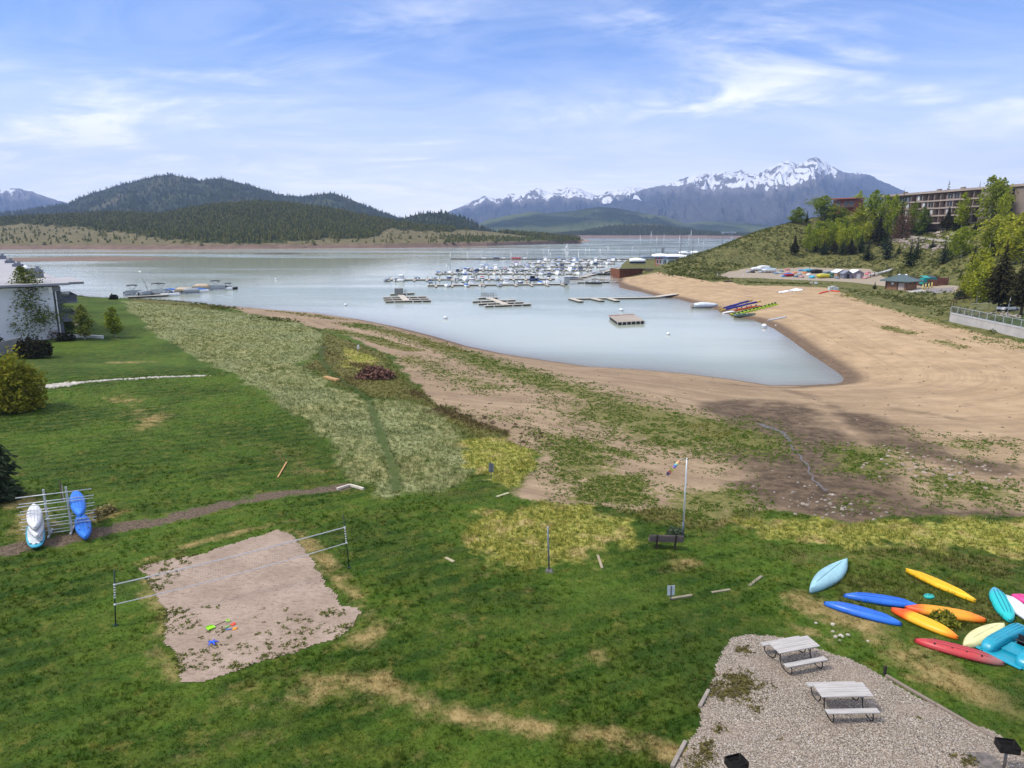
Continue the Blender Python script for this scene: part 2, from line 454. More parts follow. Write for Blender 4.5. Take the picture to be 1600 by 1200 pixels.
def ground_material(name, blades=False):
    m, t, b = new_mat(name)
    P_ = pos_xy(t)
    def att(n):
        a = t.n('ShaderNodeAttribute', attribute_name=n); s = t.n('ShaderNodeSeparateColor'); t.l(a.outputs['Color'], s.inputs[0])
        return s.outputs[0], s.outputs[1], s.outputs[2], a.outputs['Alpha']
    sand, weed, mud, yel = att('A'); mead, dry, hill, yard = att('B'); wet, lush, brown, orange = att('C'); mulch, wild, shd, _q = att('D')
    nL = t.noise(P_, .09, 4, .55); nM = t.noise(P_, .55, 4, .6); nS = t.noise(P_, 3.2, 4, .65); nF = t.noise(P_, 14., 3, .7); nX = t.noise(P_, 1.3, 5, .7)
    def edge(mask, k=.5, w=.12, n=None):
        q = t.math('ADD', mask, t.math('MULTIPLY', t.math('SUBTRACT', n or nX, .5), k))
        return t.rng(q, .5 - w, .5 + w)
    # mown lawn: deep and lighter green in drifts, faint mower lines
    nC = t.noise(P_, .95, 6, .74); nD = t.noise(P_, .30, 5, .68)
    c = t.mix(t.rng(nL, .38, .62), (.023, .054, .005), (.062, .112, .012))
    c = t.mix(t.math('MULTIPLY', t.rng(nD, .48, .64), .55), c, (.020, .044, .005))
    c = t.mix(t.math('MULTIPLY', t.rng(nM, .46, .68), .5), c, (.088, .106, .016))
    wv = t.n('ShaderNodeTexWave', wave_type='BANDS'); t.l(t.scaled(P_, (1, 1, 1), (0, 0, R(62))), wv.inputs[0]); wv.inputs['Scale'].default_value = .23; wv.inputs['Distortion'].default_value = 1.6
    wv.inputs['Detail'].default_value = 2.5
    c = t.mix(t.math('MULTIPLY', t.rng(wv.outputs[1], .30, .70), .32), c, (.088, .124, .014))
    c = t.mix(t.math('MULTIPLY', t.rng(nC, .52, .68), .60), c, (.125, .108, .024))
    c = t.mix(t.math('MULTIPLY', t.rng(t.noise(P_, .5, 6, .72), .58, .70), .55), c, (.19, .155, .05))
    g1 = t.rng(t.noise(P_, 1.9, 5, .78), .32, .68, .64, 1.27, False)
    sc_ = t.n('ShaderNodeVectorMath', operation='SCALE'); t.l(c, sc_.inputs[0]); t.l(g1, sc_.inputs['Scale']); c = sc_.outputs[0]
    dcol = t.mix(t.rng(nX, .3, .7), (.17, .135, .045), (.33, .245, .105))
    c = t.mix(edge(dry, .9, .28), c, dcol)
    wcol2 = t.mix(t.rng(nS, .34, .64), (.060, .068, .016), (.165, .150, .045))
    wcol2 = t.mix(t.math('MULTIPLY', t.rng(nX, .5, .68), .7), wcol2, (.085, .062, .026))
    c = t.mix(edge(wild, .7, .25), c, wcol2)
    # tall meadow: bleached stems over green
    mcol = t.mix(t.rng(t.noise(t.scaled(P_, (1.2, .7, 1)), 1.1, 5, .75), .36, .64), (.080, .106, .024), (.30, .285, .130))
    mcol = t.mix(t.rng(nL, .40, .62), mcol, t.mix(t.rng(nS, .4, .6), (.125, .150, .050), (.285, .285, .145)))
    mcol = t.mix(t.math('MULTIPLY', t.rng(t.noise(t.scaled(P_, (.5, 1.4, 1)), .16, 5, .7), .48, .72), .55), mcol, (.060, .085, .026))
    c = t.mix(edge(mead, .5, .2), c, mcol)
    ycol = t.mix(t.rng(nS, .34, .66), (.105, .135, .018), (.37, .335, .085))
    ycol = t.mix(t.rng(nM, .52, .68), ycol, (.36, .29, .12))
    c = t.mix(edge(yel, .5, .22), c, ycol)
    c = t.mix(t.math('MULTIPLY', edge(lush, .5, .3), .8), c, (.034, .062, .010))
    bcol = t.mix(t.rng(nS, .35, .65), (.055, .040, .018), (.115, .075, .035))
    c = t.mix(t.math('MULTIPLY', edge(brown, .8, .25), .8), c, bcol)
    hcol = t.mix(t.rng(nM, .36, .62), (.068, .078, .020), (.165, .150, .052))
    hcol = t.mix(t.math('MULTIPLY', t.rng(nX, .5, .7), .7), hcol, (.046, .056, .018))
    c = t.mix(edge(hill, .4, .2), c, hcol)
    rough = .9
    if not blades:
        # sand: pale drifts, damp stains, plough-like beach lines, pebbles
        s1 = t.mix(orange, (.330, .240, .152), (.450, .318, .186))
        s0 = t.mix(orange, (.245, .175, .110), (.345, .240, .138))
        sc = t.mix(t.rng(t.noise(P_, .22, 5, .65), .35, .65), s0, s1)
        sc = t.mix(t.math('MULTIPLY', t.rng(nS, .5, .75), .4), sc, (.55, .40, .27))
        w2 = t.n('ShaderNodeTexWave', wave_type='BANDS'); t.l(t.scaled(P_, (1, 1, 1), (0, 0, R(-38))), w2.inputs[0]); w2.inputs['Scale'].default_value = .09; w2.inputs['Distortion'].default_value = 7
        w2.inputs['Detail'].default_value = 4
        sc = t.mix(t.math('MULTIPLY', t.rng(w2.outputs[1], .1, .55, 1, 0), .30), sc, s0)
        cb_ = t.n('ShaderNodeCombineXYZ'); t.l(t.math('MULTIPLY', shd, 100.), cb_.inputs[0]); sp_ = t.n('ShaderNodeSeparateXYZ'); t.l(P_, sp_.inputs[0]); t.l(t.math('MULTIPLY', sp_.outputs[1], .025), cb_.inputs[1])
        st_ = t.noise(cb_.outputs[0], .75, 5, .75)                # old waterlines left as the lake drew down
        sc = t.mix(t.math('MULTIPLY', t.rng(st_, .49, .62), t.math('SUBTRACT', .62, t.math('MULTIPLY', orange, .34))), sc, (.20, .138, .092)); sc = t.mix(t.math('MULTIPLY', t.rng(st_, .48, .34), .35), sc, (.47, .345, .235))
        sc = t.mix(t.math('MULTIPLY', t.rng(t.noise(P_, .35, 6, .7), .52, .70), .45), sc, (.215, .150, .105))
        sc = t.mix(t.math('MULTIPLY', t.rng(nF, .60, .75), .55), sc, (.16, .11, .075))
        mcol2 = t.mix(t.rng(nX, .35, .65), (.042, .029, .019), (.135, .094, .062))
        sc = t.mix(t.math('MULTIPLY', edge(mud, .8, .3), .9), sc, mcol2)
        wcol = t.mix(t.rng(nX, .3, .7), (.105, .072, .048), (.19, .13, .085))
        sc = t.mix(edge(wet, .55, .25), sc, wcol)
        # green of the ground cover between the clumps
        gcol = t.mix(t.rng(nS, .35, .65), (.070, .085, .014), (.175, .165, .045))
        vor = t.noise(P_, 1.7, 4, .75)
        wf = t.rng(t.math('ADD', t.math('MULTIPLY', weed, .66), t.math('SUBTRACT', vor, .80)), -.08, .08)
        sc = t.mix(t.math('MULTIPLY', wf, .85), sc, gcol)
        c = t.mix(edge(sand, .55, .10), c, sc)
        gv = t.mix(t.rng(nF, .35, .65), (.25, .205, .155), (.40, .33, .25))
        c = t.mix(edge(yard, .5, .12), c, gv)
        mu = t.mix(t.rng(t.noise(P_, 9, 4, .8), .35, .65), (.045, .033, .023), (.185, .135, .095))
        c = t.mix(edge(mulch, .8, .14), c, mu)
    else:
        g = t.n('ShaderNodeNewGeometry')
        f = t.rng(g.outputs['Random Per Island'], 0, 1, 1.0, 1.75, False)
        mm = t.n('ShaderNodeVectorMath', operation='SCALE'); t.l(c, mm.inputs[0]); t.l(f, mm.inputs['Scale'])
        c = mm.outputs[0]
    if not blades: t.l(c, b.inputs['Base Color']); b.inputs['Roughness'].default_value = rough; b.inputs['Specular IOR Level'].default_value = .12
    if blades:                                           # thin blades let light through
        out = m.node_tree.nodes['Material Output']; df = t.n('ShaderNodeBsdfDiffuse'); tl = t.n('ShaderNodeBsdfTranslucent'); mx = t.n('ShaderNodeMixShader'); mx.inputs[0].default_value = .5
        t.l(c, df.inputs[0]); t.l(c, tl.inputs[0]); t.l(df.outputs[0], mx.inputs[1]); t.l(tl.outputs[0], mx.inputs[2]); t.l(mx.outputs[0], out.inputs['Surface']); m.node_tree.nodes.remove(b)
        return m
    if not blades:
        hgt = t.math('ADD', t.math('MULTIPLY', nF, .35), nS)
        t.l(t.bump(hgt, .55, .10), b.inputs['Normal'])
    return m

GROUND_MAT = ground_material('ground_surface')
BLADE_MAT = ground_material('grass_blades', True)

na, nr = 860, 640
az = np.linspace(R(-62), R(64), na)
rr = np.geomspace(6.0, 760.0, nr)
AZ, RR = np.meshgrid(az, rr)
gx, gy = (np.sin(AZ) * RR).ravel(), (np.cos(AZ) * RR).ravel()
gz = H(gx, gy)
ii = np.arange(nr - 1)[:, None] * na + np.arange(na - 1)[None, :]
quads = np.stack([ii, ii + 1, ii + na + 1, ii + na], 2).reshape(-1, 4)[:, ::-1]
keep = (gz[quads] > WATER - 2.5).any(1)
quads = quads[keep]
ground = fast_mesh('ground', np.stack([gx, gy, gz], 1), quads, GROUND_MAT, attrs=ground_masks(gx, gy), smooth=True)
tag(ground, 'lawn, meadow, sandy beach and hillside sloping down to the lake', None, None, 'structure')

# --- water: one large sheet with wind patches
def water_material():
    m, t, b = new_mat('lake_water')
    P_ = pos_xy(t)
    st = t.scaled(P_, (.0022, .011, 1))
    patch = t.rng(t.noise(st, 1.0, 5, .6, dist=.4), .42, .62)
    b.inputs['IOR'].default_value = 1.33; b.inputs['Specular IOR Level'].default_value = .36
    at_ = t.n('ShaderNodeAttribute', attribute_name='W'); sw_ = t.n('ShaderNodeSeparateColor'); t.l(at_.outputs['Color'], sw_.inputs[0])
    wc = t.mix(patch, (.40, .435, .35), (.245, .295, .25))  # wind patches also darkened in base colour, standing in for their darker reflection
    wc = t.mix(t.math('MULTIPLY', sw_.outputs[1], .28), wc, (.33, .335, .285)); wc = t.mix(t.math('MULTIPLY', sw_.outputs[0], .85), wc, (.16, .125, .085))   # silty shallows
    t.l(wc, b.inputs['Base Color'])
    t.l(t.rng(patch, 0, 1, .06, .2), b.inputs['Roughness'])
    n = t.math('ADD', t.noise(t.scaled(P_, (.35, .9, 1)), 1.3, 4, .65), t.math('MULTIPLY', t.noise(P_, .12, 3, .5), .8))
    bp = t.n('ShaderNodeBump'); t.l(n, bp.inputs['Height']); t.l(t.rng(patch, 0, 1, .06, .34), bp.inputs['Strength']); bp.inputs['Distance'].default_value = .22
    t.l(bp.outputs[0], b.inputs['Normal'])
    return m
wa_, wr_ = np.linspace(R(-74), R(74), 420), np.geomspace(70, 13500, 300)
WA, WR = np.meshgrid(wa_, wr_); wx_, wy_ = (np.sin(WA) * WR).ravel(), (np.cos(WA) * WR).ravel()
wi = np.arange(299)[:, None] * 420 + np.arange(419)[None, :]
sd_w = np.where(inside(wx_, wy_, LAKE), seg_dist(wx_, wy_, SHORE), 0)
water = fast_mesh('water', np.stack([wx_, wy_, wx_ * 0 + WATER], 1), np.stack([wi, wi + 1, wi + 421, wi + 420], 2).reshape(-1, 4)[:, ::-1], water_material(), attrs={'W': np.stack([np.exp(-sd_w / 5.), np.exp(-sd_w / 22.), sd_w * 0, sd_w * 0], 1)})
tag(water, 'calm pale grey-green lake', None, None, 'structure')

# --- sheets laid on the ground: gravel pad, sand court, creek
def drape(name, pxs, mat, lift, step, wob=.25, wfreq=1.3, seed=0, label=None, kind='structure'):
    poly = np.array(W2(pxs)) if pxs is not None else None
    return drape_w(name, poly, mat, lift, step, wob, wfreq, seed, label, kind)
def drape_w(name, poly, mat, lift, step, wob, wfreq, seed, label, kind):
    x0, y0 = poly.min(0) - 1; x1, y1 = poly.max(0) + 1
    X, Y = np.meshgrid(np.arange(x0, x1, step), np.arange(y0, y1, step))
    nx = X.shape[1]
    X, Y = X.ravel(), Y.ravel()
    d = sdf(X, Y, poly) + (fbm(X * wfreq, Y * wfreq, 101 + seed, 4) - .5) * 2 * wob
    ok = d > 0
    Z = H(X, Y) + lift
    i = np.arange(len(X)); i = i[(i % nx < nx - 1) & (i < len(X) - nx)]
    q = np.stack([i, i + 1, i + nx + 1, i + nx], 1)
    q = q[ok[q].all(1)]
    used = np.unique(q); mp = np.full(len(X), -1); mp[used] = np.arange(len(used))
    o = fast_mesh(name, np.stack([X, Y, Z], 1)[used], mp[q], mat, smooth=True)
    return tag(o, label, None, None, kind)

def gravel_material():
    m, t, b = new_mat('pea_gravel')
    P_ = pos_xy(t)
    v = t.n('ShaderNodeTexVoronoi'); t.l(P_, v.inputs['Vector']); v.inputs['Scale'].default_value = 30.
    s = t.n('ShaderNodeSeparateColor'); t.l(v.outputs['Color'], s.inputs[0])
    c = t.mix(t.rng(s.outputs[0], .1, .9), (.175, .135, .100), (.385, .315, .240))
    c = t.mix(t.rng(s.outputs[1], .72, .95), c, (.54, .49, .43))
    c = t.mix(t.rng(s.outputs[2], .80, .95), c, (.085, .07, .06))
    c = t.mix(t.math('MULTIPLY', t.rng(t.noise(P_, .5, 4, .6), .45, .7), .5), c, (.33, .25, .19))
    t.l(c, b.inputs['Base Color']); b.inputs['Roughness'].default_value = .85
    h = t.rng(v.outputs['Distance'], 0, .6, 1, 0)
    t.l(t.bump(h, .9, .04), b.inputs['Normal'])
    return m
GRAVEL_PX = [(1142,995),(1180,992),(1236,996),(1281,1013),(1327,1027),(1386,1060),(1435,1090),(1491,1114),(1558,1146),(1600,1174),(1660,1215),(1660,1290),(1030,1290),(1048,1205),(1058,1184),(1072,1160),(1092,1138),(1093,1107),(1107,1080),(1111,1061),(1120,1030),(1130,1010)]
GRAVEL_W = [tuple(atz(u, v, Hz(*atz(u, v, 0)[:2]))[:2]) for u, v in GRAVEL_PX]
drape_w('gravel_pad', np.array(GRAVEL_W), gravel_material(), .02, .10, .14, 1.6, 3, 'pale pea gravel pad under the picnic tables', 'structure')

def court_material():
    m, t, b = new_mat('court_sand')
    P_ = pos_xy(t)
    c = t.mix(t.rng(t.noise(P_, .5, 5, .6), .3, .7), (.370, .272, .205), (.480, .365, .285))
    c = t.mix(t.math('MULTIPLY', t.rng(t.noise(t.scaled(P_, (.6, 1.4, 1)), 4.2, 5, .8), .48, .66), .75), c, (.235, .168, .118))
    t.l(c, b.inputs['Base Color']); b.inputs['Roughness'].default_value = .95
    t.l(t.bump(t.noise(t.scaled(P_, (.7, 1.3, 1)), 4.2, 5, .8), 1., .16), b.inputs['Normal'])
    return m
z5 = lambda x, y: (160 + x * .275, 770 + y * .275)
COURT_PX = [z5(*p) for p in [(185,425),(330,385),(560,345),(800,265),(1000,210),(1080,240),(1180,350),(1230,440),(1280,520),(1370,640),(1470,645),(1455,740),(1340,830),(1180,880),(1000,935),(850,985),(700,1040),(560,1070),(455,1085),(430,1010),(390,900),(335,850),(350,700),(290,600),(270,535)]]
COURT_W = W2(COURT_PX)
drape_w('sand_court', np.array(COURT_W), court_material(), .02, .12, .22, 1.2, 5, 'square of coarse pinkish sand under the volleyball net', 'structure')

cw = []
ck = [(1187,662),(1200,668),(1222,676),(1234,688),(1238,702),(1252,715),(1262,728),(1268,742),(1271,752),(1283,760),(1290,768)]
lw = [.9, 1.3, .7, .34, .3, .26, .28, .3, .26, .36, .3]
ck, lw = list(ck), list(lw)
for _ in range(2):                                          # meander
    ck = [q for i in range(len(ck) - 1) for q in (ck[i], ((ck[i][0] + ck[i + 1][0]) / 2 + random.uniform(-2.2, 2.2), (ck[i][1] + ck[i + 1][1]) / 2 + random.uniform(-.8, .8)))] + [ck[-1]]
    lw = [q for i in range(len(lw) - 1) for q in (lw[i], (lw[i] + lw[i + 1]) / 2 * random.uniform(.5, 1.2))] + [lw[-1]]
cr = [P(u, v, .02) for u, v in ck]
mb = MB(); L_, R_ = [], []
for i, p in enumerate(cr):
    d = cr[min(i + 1, len(cr) - 1)] - cr[max(i - 1, 0)]; n = np.array([-d[1], d[0]]); n /= np.linalg.norm(n) + 1e-9
    k = lw[i] * .42 * random.uniform(.7, 1.3)
    L_.append((p[0] + n[0] * k, p[1] + n[1] * k, 0)); R_.append((p[0] - n[0] * k, p[1] - n[1] * k, 0))
for s in (L_, R_):
    for j in range(len(s)): s[j] = (s[j][0], s[j][1], Hz(s[j][0], s[j][1]) + .03)
mb.loft([[a, b] for a, b in zip(L_, R_)], cap=False, closed=False)
cm, ct, cb = new_mat('creek_water'); cb.inputs['Base Color'].default_value = (.115, .095, .078, 1); cb.inputs['Roughness'].default_value = .3; cb.inputs['IOR'].default_value = 1.33; cb.inputs['Specular IOR Level'].default_value = .22
ct.l(ct.bump(ct.noise(pos_xy(ct), 2.5, 4, .7), .25, .1), cb.inputs['Normal'])
tag(mb.build('creek', cm), 'thin creek trickling through dark mud toward the lake', None, None, 'structure')

# --- grass blades, tall grass and weeds: real tufts over the ground
gw, cw_ = np.array(GRAVEL_W), np.array(COURT_W)
def blade_field(name, x, y, z, h, w, nb, lean, mat, attrs, label):
    """nb thin triangular blades fan out from every tuft"""
    n = len(x); k = n * nb
    X = np.repeat(x, nb); Y = np.repeat(y, nb); Z = np.repeat(z, nb); Hh = np.repeat(h, nb) * rng.uniform(.6, 1.2, k); Ww = np.repeat(w, nb)
    a = rng.uniform(0, 2 * np.pi, k); off = Ww * rng.uniform(0, 1.6, k)
    bx, by = X + np.cos(a) * off, Y + np.sin(a) * off
    ln = Hh * lean * rng.uniform(.3, 1.2, k)
    tx, ty = bx + np.cos(a) * ln, by + np.sin(a) * ln
    px, py = -np.sin(a) * Ww * .5, np.cos(a) * Ww * .5
    v = np.stack([np.stack([bx - px, by - py, Z - .01], 1), np.stack([bx + px, by + py, Z - .01], 1), np.stack([tx, ty, Z + Hh], 1)], 1).reshape(-1, 3)
    tri = np.arange(k * 3).reshape(-1, 3)
    at = {q: np.repeat(np.asarray(A_), nb * 3, 0) for q, A_ in attrs.items()}
    return tag(fast_mesh(name, v, tri, mat, attrs=at), label, None, None, 'stuff')

def scatter(n, r0, r1, a0=-46, a1=46):
    r = np.exp(rng.uniform(math.log(r0), math.log(r1), n)); a = rng.uniform(R(a0), R(a1), n)
    return np.sin(a) * r, np.cos(a) * r

x, y = scatter(170000, 14, 95)
m = ground_masks(x, y)
ok = (m['A'][:, 0] < .45) & (m['D'][:, 0] < .45) & (m['B'][:, 0] < .5) & (m['A'][:, 3] < .5) & (sdf(x, y, gw) < .05) & (sdf(x, y, cw_) < -.05 + 1.3 * np.maximum(fbm(x * .8, y * .8, 7, 3) - .47, 0))
x, y = x[ok], y[ok]; m = {k_: v_[ok] for k_, v_ in m.items()}
r_ = np.hypot(x, y)
blade_field('grass', x, y, H(x, y), .030 + .035 * fbm(x * .5, y * .5, 3, 3) + .0004 * r_, .010 + .0008 * r_, 3, 1.3, BLADE_MAT, m, 'short mown lawn grass, green with dry patches')

x, y = scatter(170000, 26, 210)
m = ground_masks(x, y)
ok = ((m['B'][:, 0] > rng.uniform(.35, .7, len(x))) | (m['A'][:, 3] > .5) | (m['C'][:, 2] > .5) | ((m['D'][:, 1] > .42) & (rng.uniform(0, 1, len(x)) < .6))) & (m['A'][:, 0] < .5) & (m['C'][:, 1] < .62)
x, y = x[ok], y[ok]; m = {k_: v_[ok] for k_, v_ in m.items()}
r_ = np.hypot(x, y)
blade_field('tall_grass', x, y, H(x, y), (.10 + .24 * fbm(x * .4, y * .4, 13, 3)), .014 + .0009 * r_, 4, .75, BLADE_MAT, m, 'tall unmown meadow grass, bleached and yellow-green')

x, y = scatter(16000, 16, 60)
m = ground_masks(x, y); ok = (m['A'][:, 0] < .4) & (m['D'][:, 0] < .3) & (m['B'][:, 0] < .3) & (sdf(x, y, gw) < -.1) & (sdf(x, y, cw_) < -.1) & (fbm(x * .35, y * .35, 23, 4) > .50)
x, y = x[ok], y[ok]; m = {k_: v_[ok] for k_, v_ in m.items()}
blade_field('grass', x, y, H(x, y), .07 + .09 * rng.uniform(0, 1, len(x)), .012 + .0009 * np.hypot(x, y), 9, 1.0, BLADE_MAT, m, 'coarse unmown tufts standing up out of the lawn')

def leafy(name, c1, c2, trans=.25):
    if name in _mats: return _mats[name]
    m = bpy.data.materials.new(name); m.use_nodes = True
    t = NT(m.node_tree); b = m.node_tree.nodes['Principled BSDF']; out = m.node_tree.nodes['Material Output']
    g = t.n('ShaderNodeNewGeometry'); tc = t.n('ShaderNodeTexCoord'); oi = t.n('ShaderNodeObjectInfo')
    f = t.math('ADD', t.math('MULTIPLY', g.outputs['Random Per Island'], .65), t.math('MULTIPLY', t.noise(tc.outputs['Object'], .9, 3, .6), .5))
    c = t.mix(t.rng(f, .2, .95), c1, c2)
    hs = t.n('ShaderNodeHueSaturation'); t.l(c, hs.inputs['Color'])
    t.l(t.rng(oi.outputs['Random'], 0, 1, .485, .512, False), hs.inputs['Hue']); t.l(t.rng(oi.outputs['Random'], 0, 1, 1.2, .8, False), hs.inputs['Value'])
    d = t.n('ShaderNodeBsdfDiffuse'); tr = t.n('ShaderNodeBsdfTranslucent'); mx = t.n('ShaderNodeMixShader')
    t.l(hs.outputs[0], d.inputs[0]); t.l(hs.outputs[0], tr.inputs[0]); mx.inputs[0].default_value = trans
    t.l(d.outputs[0], mx.inputs[1]); t.l(tr.outputs[0], mx.inputs[2]); t.l(mx.outputs[0], out.inputs['Surface'])
    m.node_tree.nodes.remove(b)
    _mats[name] = m
    return m

# weeds standing on the sand
def clumps(name, x, y, size, mat, label, nb=9, flat=.55):
    n = len(x); z = H(x, y); k = n * nb
    X = np.repeat(x, nb) + rng.normal(0, 1, k) * np.repeat(size, nb) * .45; Y = np.repeat(y, nb) + rng.normal(0, 1, k) * np.repeat(size, nb) * .45
    Z = np.repeat(z, nb) + np.abs(rng.normal(0, .5, k)) * np.repeat(size, nb) * flat
    S = np.repeat(size, nb) * rng.uniform(.25, .6, k)
    d1 = rng.normal(0, 1, (k, 3)); d1[:, 2] *= .5; d1 /= np.linalg.norm(d1, axis=1)[:, None]
    d2 = rng.normal(0, 1, (k, 3)); d2 -= (d1 * d2).sum(1)[:, None] * d1; d2 /= np.linalg.norm(d2, axis=1)[:, None]
    c = np.stack([X, Y, Z], 1)
    v = np.stack([c - d1 * S[:, None], c + d2 * S[:, None] * .5, c + d1 * S[:, None], c - d2 * S[:, None] * .5], 1).reshape(-1, 3)
    return tag(fast_mesh(name, v, np.arange(k * 4).reshape(-1, 4), mat), label, None, None, 'stuff')

x, y = scatter(260000, 36, 300, -30, 44)
m = ground_masks(x, y)
pr = np.clip(m['A'][:, 1] * 1.5 - .06, 0, 1) ** .9 * (m['A'][:, 0] > .45) * (fbm(x * .8, y * .8, 19, 3) > .40)
ok = (rng.uniform(0, 1, len(x)) < pr) & (H(x, y) > WATER + .4)
x, y = x[ok], y[ok]
r_ = np.hypot(x, y)
sz = (.055 + .0014 * r_) * rng.uniform(.5, 1.3, len(x)) * np.where(r_ < 62, 1.1, 1.)
sel = fbm(x * .05, y * .05, 77, 2) + .25 * smooth(80, 50, r_) > .5
clumps('weeds', x[sel], y[sel], sz[sel], leafy('weed_green', (.055, .105, .018), (.13, .19, .032)), 'deep green weeds scattered over the sandy beach', 6)
clumps('weeds', x[~sel], y[~sel], sz[~sel] * .9, leafy('weed_olive', (.10, .115, .016), (.23, .22, .045)), 'olive green ground weeds in bands along the beach', 6)
# weeds creeping into the court and the gravel pad
def edge_weeds(poly, n, side):
    x0, y0 = poly.min(0); x1, y1 = poly.max(0)
    x = rng.uniform(x0, x1, n); y = rng.uniform(y0, y1, n); d = sdf(x, y, poly)
    ok = (d > 0) & side(x, y, d)
    return x[ok], y[ok]
x, y = edge_weeds(cw_, 9000, lambda x, y, d: (rng.uniform(0, 1, len(x)) < np.exp(-d / 1.0) * 1.0 * ((y < 29.5) | (x < -16.5))) & (fbm(x * .9, y * .9, 5, 3) > .47))
clumps('weeds', x, y, .07 + .08 * rng.uniform(0, 1, len(x)), leafy('weed_court', (.06, .085, .018), (.14, .16, .04)), 'small weeds creeping over the edge of the sand court', 12)
gx_, gy_ = edge_weeds(gw, 4000, lambda x, y, d: rng.uniform(0, 1, len(x)) < .02 * np.exp(-d / 2))
for (u, v, s, n) in [(1152,1075,.9,150),(1160,1062,.6,60),(1162,1018,.3,26),(1098,1180,.4,30),(1090,1195,.35,25),(1103,1168,.3,20),(1512,1190,.3,24),(1130,1085,.5,40),(1180,1110,.2,9),(1127,1140,.2,8)]:
    p = P(u, min(v, 1195)); gx_ = np.append(gx_, p[0] + rng.normal(0, s * .55, n)); gy_ = np.append(gy_, p[1] + rng.normal(0, s * .45, n))
clumps('weeds', gx_, gy_, .07 + .09 * rng.uniform(0, 1, len(gx_)), leafy('weed_gravel', (.07, .075, .02), (.16, .14, .05)), 'brownish weed patches growing through the gravel pad', 12)
# ================================================================== FAR SHORE, HILLS, MOUNTAINS
def project(x, y, z):
    zd = y * CP - (z - CAM_Z) * SP
    return 800 + F * x / zd, 600 - F * (y * SP + (z - CAM_Z) * CP) / zd

def interp(pts, q):
    p = np.array(pts, float)
    return np.interp(q, p[:, 0], p[:, 1])

def far_mat(name, forest, forest2, open1, open2, bank, rock=(.17, .155, .145), nsc=.004, snow=False):
    m, t, b = new_mat(name)
    P_ = pos_xy(t)
    a = t.n('ShaderNodeAttribute', attribute_name='M'); s = t.n('ShaderNodeSeparateColor'); t.l(a.outputs['Color'], s.inputs[0])
    n = t.noise(P_, nsc, 5, .65); n2 = t.noise(P_, nsc * 7, 4, .7)
    f = t.mix(t.rng(n, .35, .65), forest, forest2)
    f = t.mix(t.math('MULTIPLY', t.rng(n2, .45, .7), .55), f, tuple(x * .55 for x in forest))
    o = t.mix(t.rng(n2, .32, .66), open1, open2)
    c = t.mix(s.outputs[0], o, f)
    c = t.mix(s.outputs[1], c, t.mix(t.rng(n2, .3, .7), tuple(x * .75 for x in bank), bank))
    if snow:
        rk = t.mix(t.rng(n2, .3, .7), tuple(x * .7 for x in rock), rock)
        c = t.mix(a.outputs['Alpha'], c, rk)
        sn = t.rng(t.math('ADD', s.outputs[2], t.math('MULTIPLY', t.math('SUBTRACT', n2, .5), .7)), .44, .56)
        c = t.mix(sn, c, (.82, .83, .85))
    t.l(c, b.inputs['Base Color']); b.inputs['Roughness'].default_value = .95; b.inputs['Specular IOR Level'].default_value = .05
    t.l(t.bump(n2, .8, 3.0 if not snow else 40.), b.inputs['Normal'])
    return m

def range_mesh(name, label, crest, foot, back, mat, mask, du=1.6, rows=70, power=1.3, relief=0., rfreq=22., wob=0., wfreq=9., bank=0., back_k=1.35, seed=0, zfoot=WATER - .6):
    """a range whose crest follows the given profile; foot/back give its near foot and crest distances"""
    u0, u1 = crest[0][0], crest[-1][0]
    us = np.arange(u0, u1 + du, du)
    cv = interp(crest, us) - wob * (fbm(us / wfreq, us * 0 + seed, seed + 3, 3) - .5) * 2
    Yf, Yb = interp(foot, us), interp(back, us)
    C = np.array([aty(u, v, Y) for u, v, Y in zip(us, cv, Yb)])
    slope = C[:, 0] / C[:, 1]
    srow = np.concatenate([np.linspace(0, .12, 10, endpoint=False), np.linspace(.12, 1, rows), np.linspace(1.06, back_k, 6)])
    S, U = np.meshgrid(srow, us, indexing='ij')
    Y = Yf + (Yb - Yf) * S
    X = slope * Y
    prof = np.where(S <= 1, np.clip(S, 0, 1) ** power, 1 - (np.maximum(S - 1, 0) / .45) ** 1.2 * .7)
    Z = zfoot + (C[:, 2] - zfoot) * prof
    wx = (fbm(U / rfreq * .7, S * 2.0, 91 + seed, 4) - .5) * 2.4; wy = (fbm(U / rfreq * .7 + 9, S * 2.0 + 5, 92 + seed, 4) - .5) * 1.6
    rg = ridged(U / rfreq + seed + wx + S * .9, S * 3.0 + U / (rfreq * 2.2) + wy, 5 + seed, 4)
    env = np.clip(S * 4, 0, 1) * np.clip((1 - S) * 5, 0, 1)
    Z = Z + (rg - .45) * relief * env * np.maximum((C[:, 2] - zfoot), 10) / 100.
    if bank: Z = Z + bank * smooth(0, .03, S) * (1 - .0 * S) * np.clip((1 - S) * 6, 0, 1)
    n = len(us)
    i = np.arange(len(srow) - 1)[:, None] * n + np.arange(n - 1)[None, :]
    q = np.stack([i, i + 1, i + n + 1, i + n], 2).reshape(-1, 4)[:, ::-1]
    x, y, z = X.ravel(), Y.ravel(), Z.ravel()
    pu, pv = project(x, y, z)
    M = mask(x, y, z, pu, pv, S.ravel(), rg.ravel())
    o = fast_mesh(name, np.stack([x, y, z], 1), q, mat, attrs={'M': M}, smooth=True)
    tag(o, label, None, None, 'structure')
    return dict(x=x, y=y, z=z, u=pu, v=pv, S=S.ravel(), M=M)

def rgba(a, b=0., c=0., d=0.):
    z = np.zeros_like(a)
    return np.stack([a, z + b, z + c, z + d], 1)

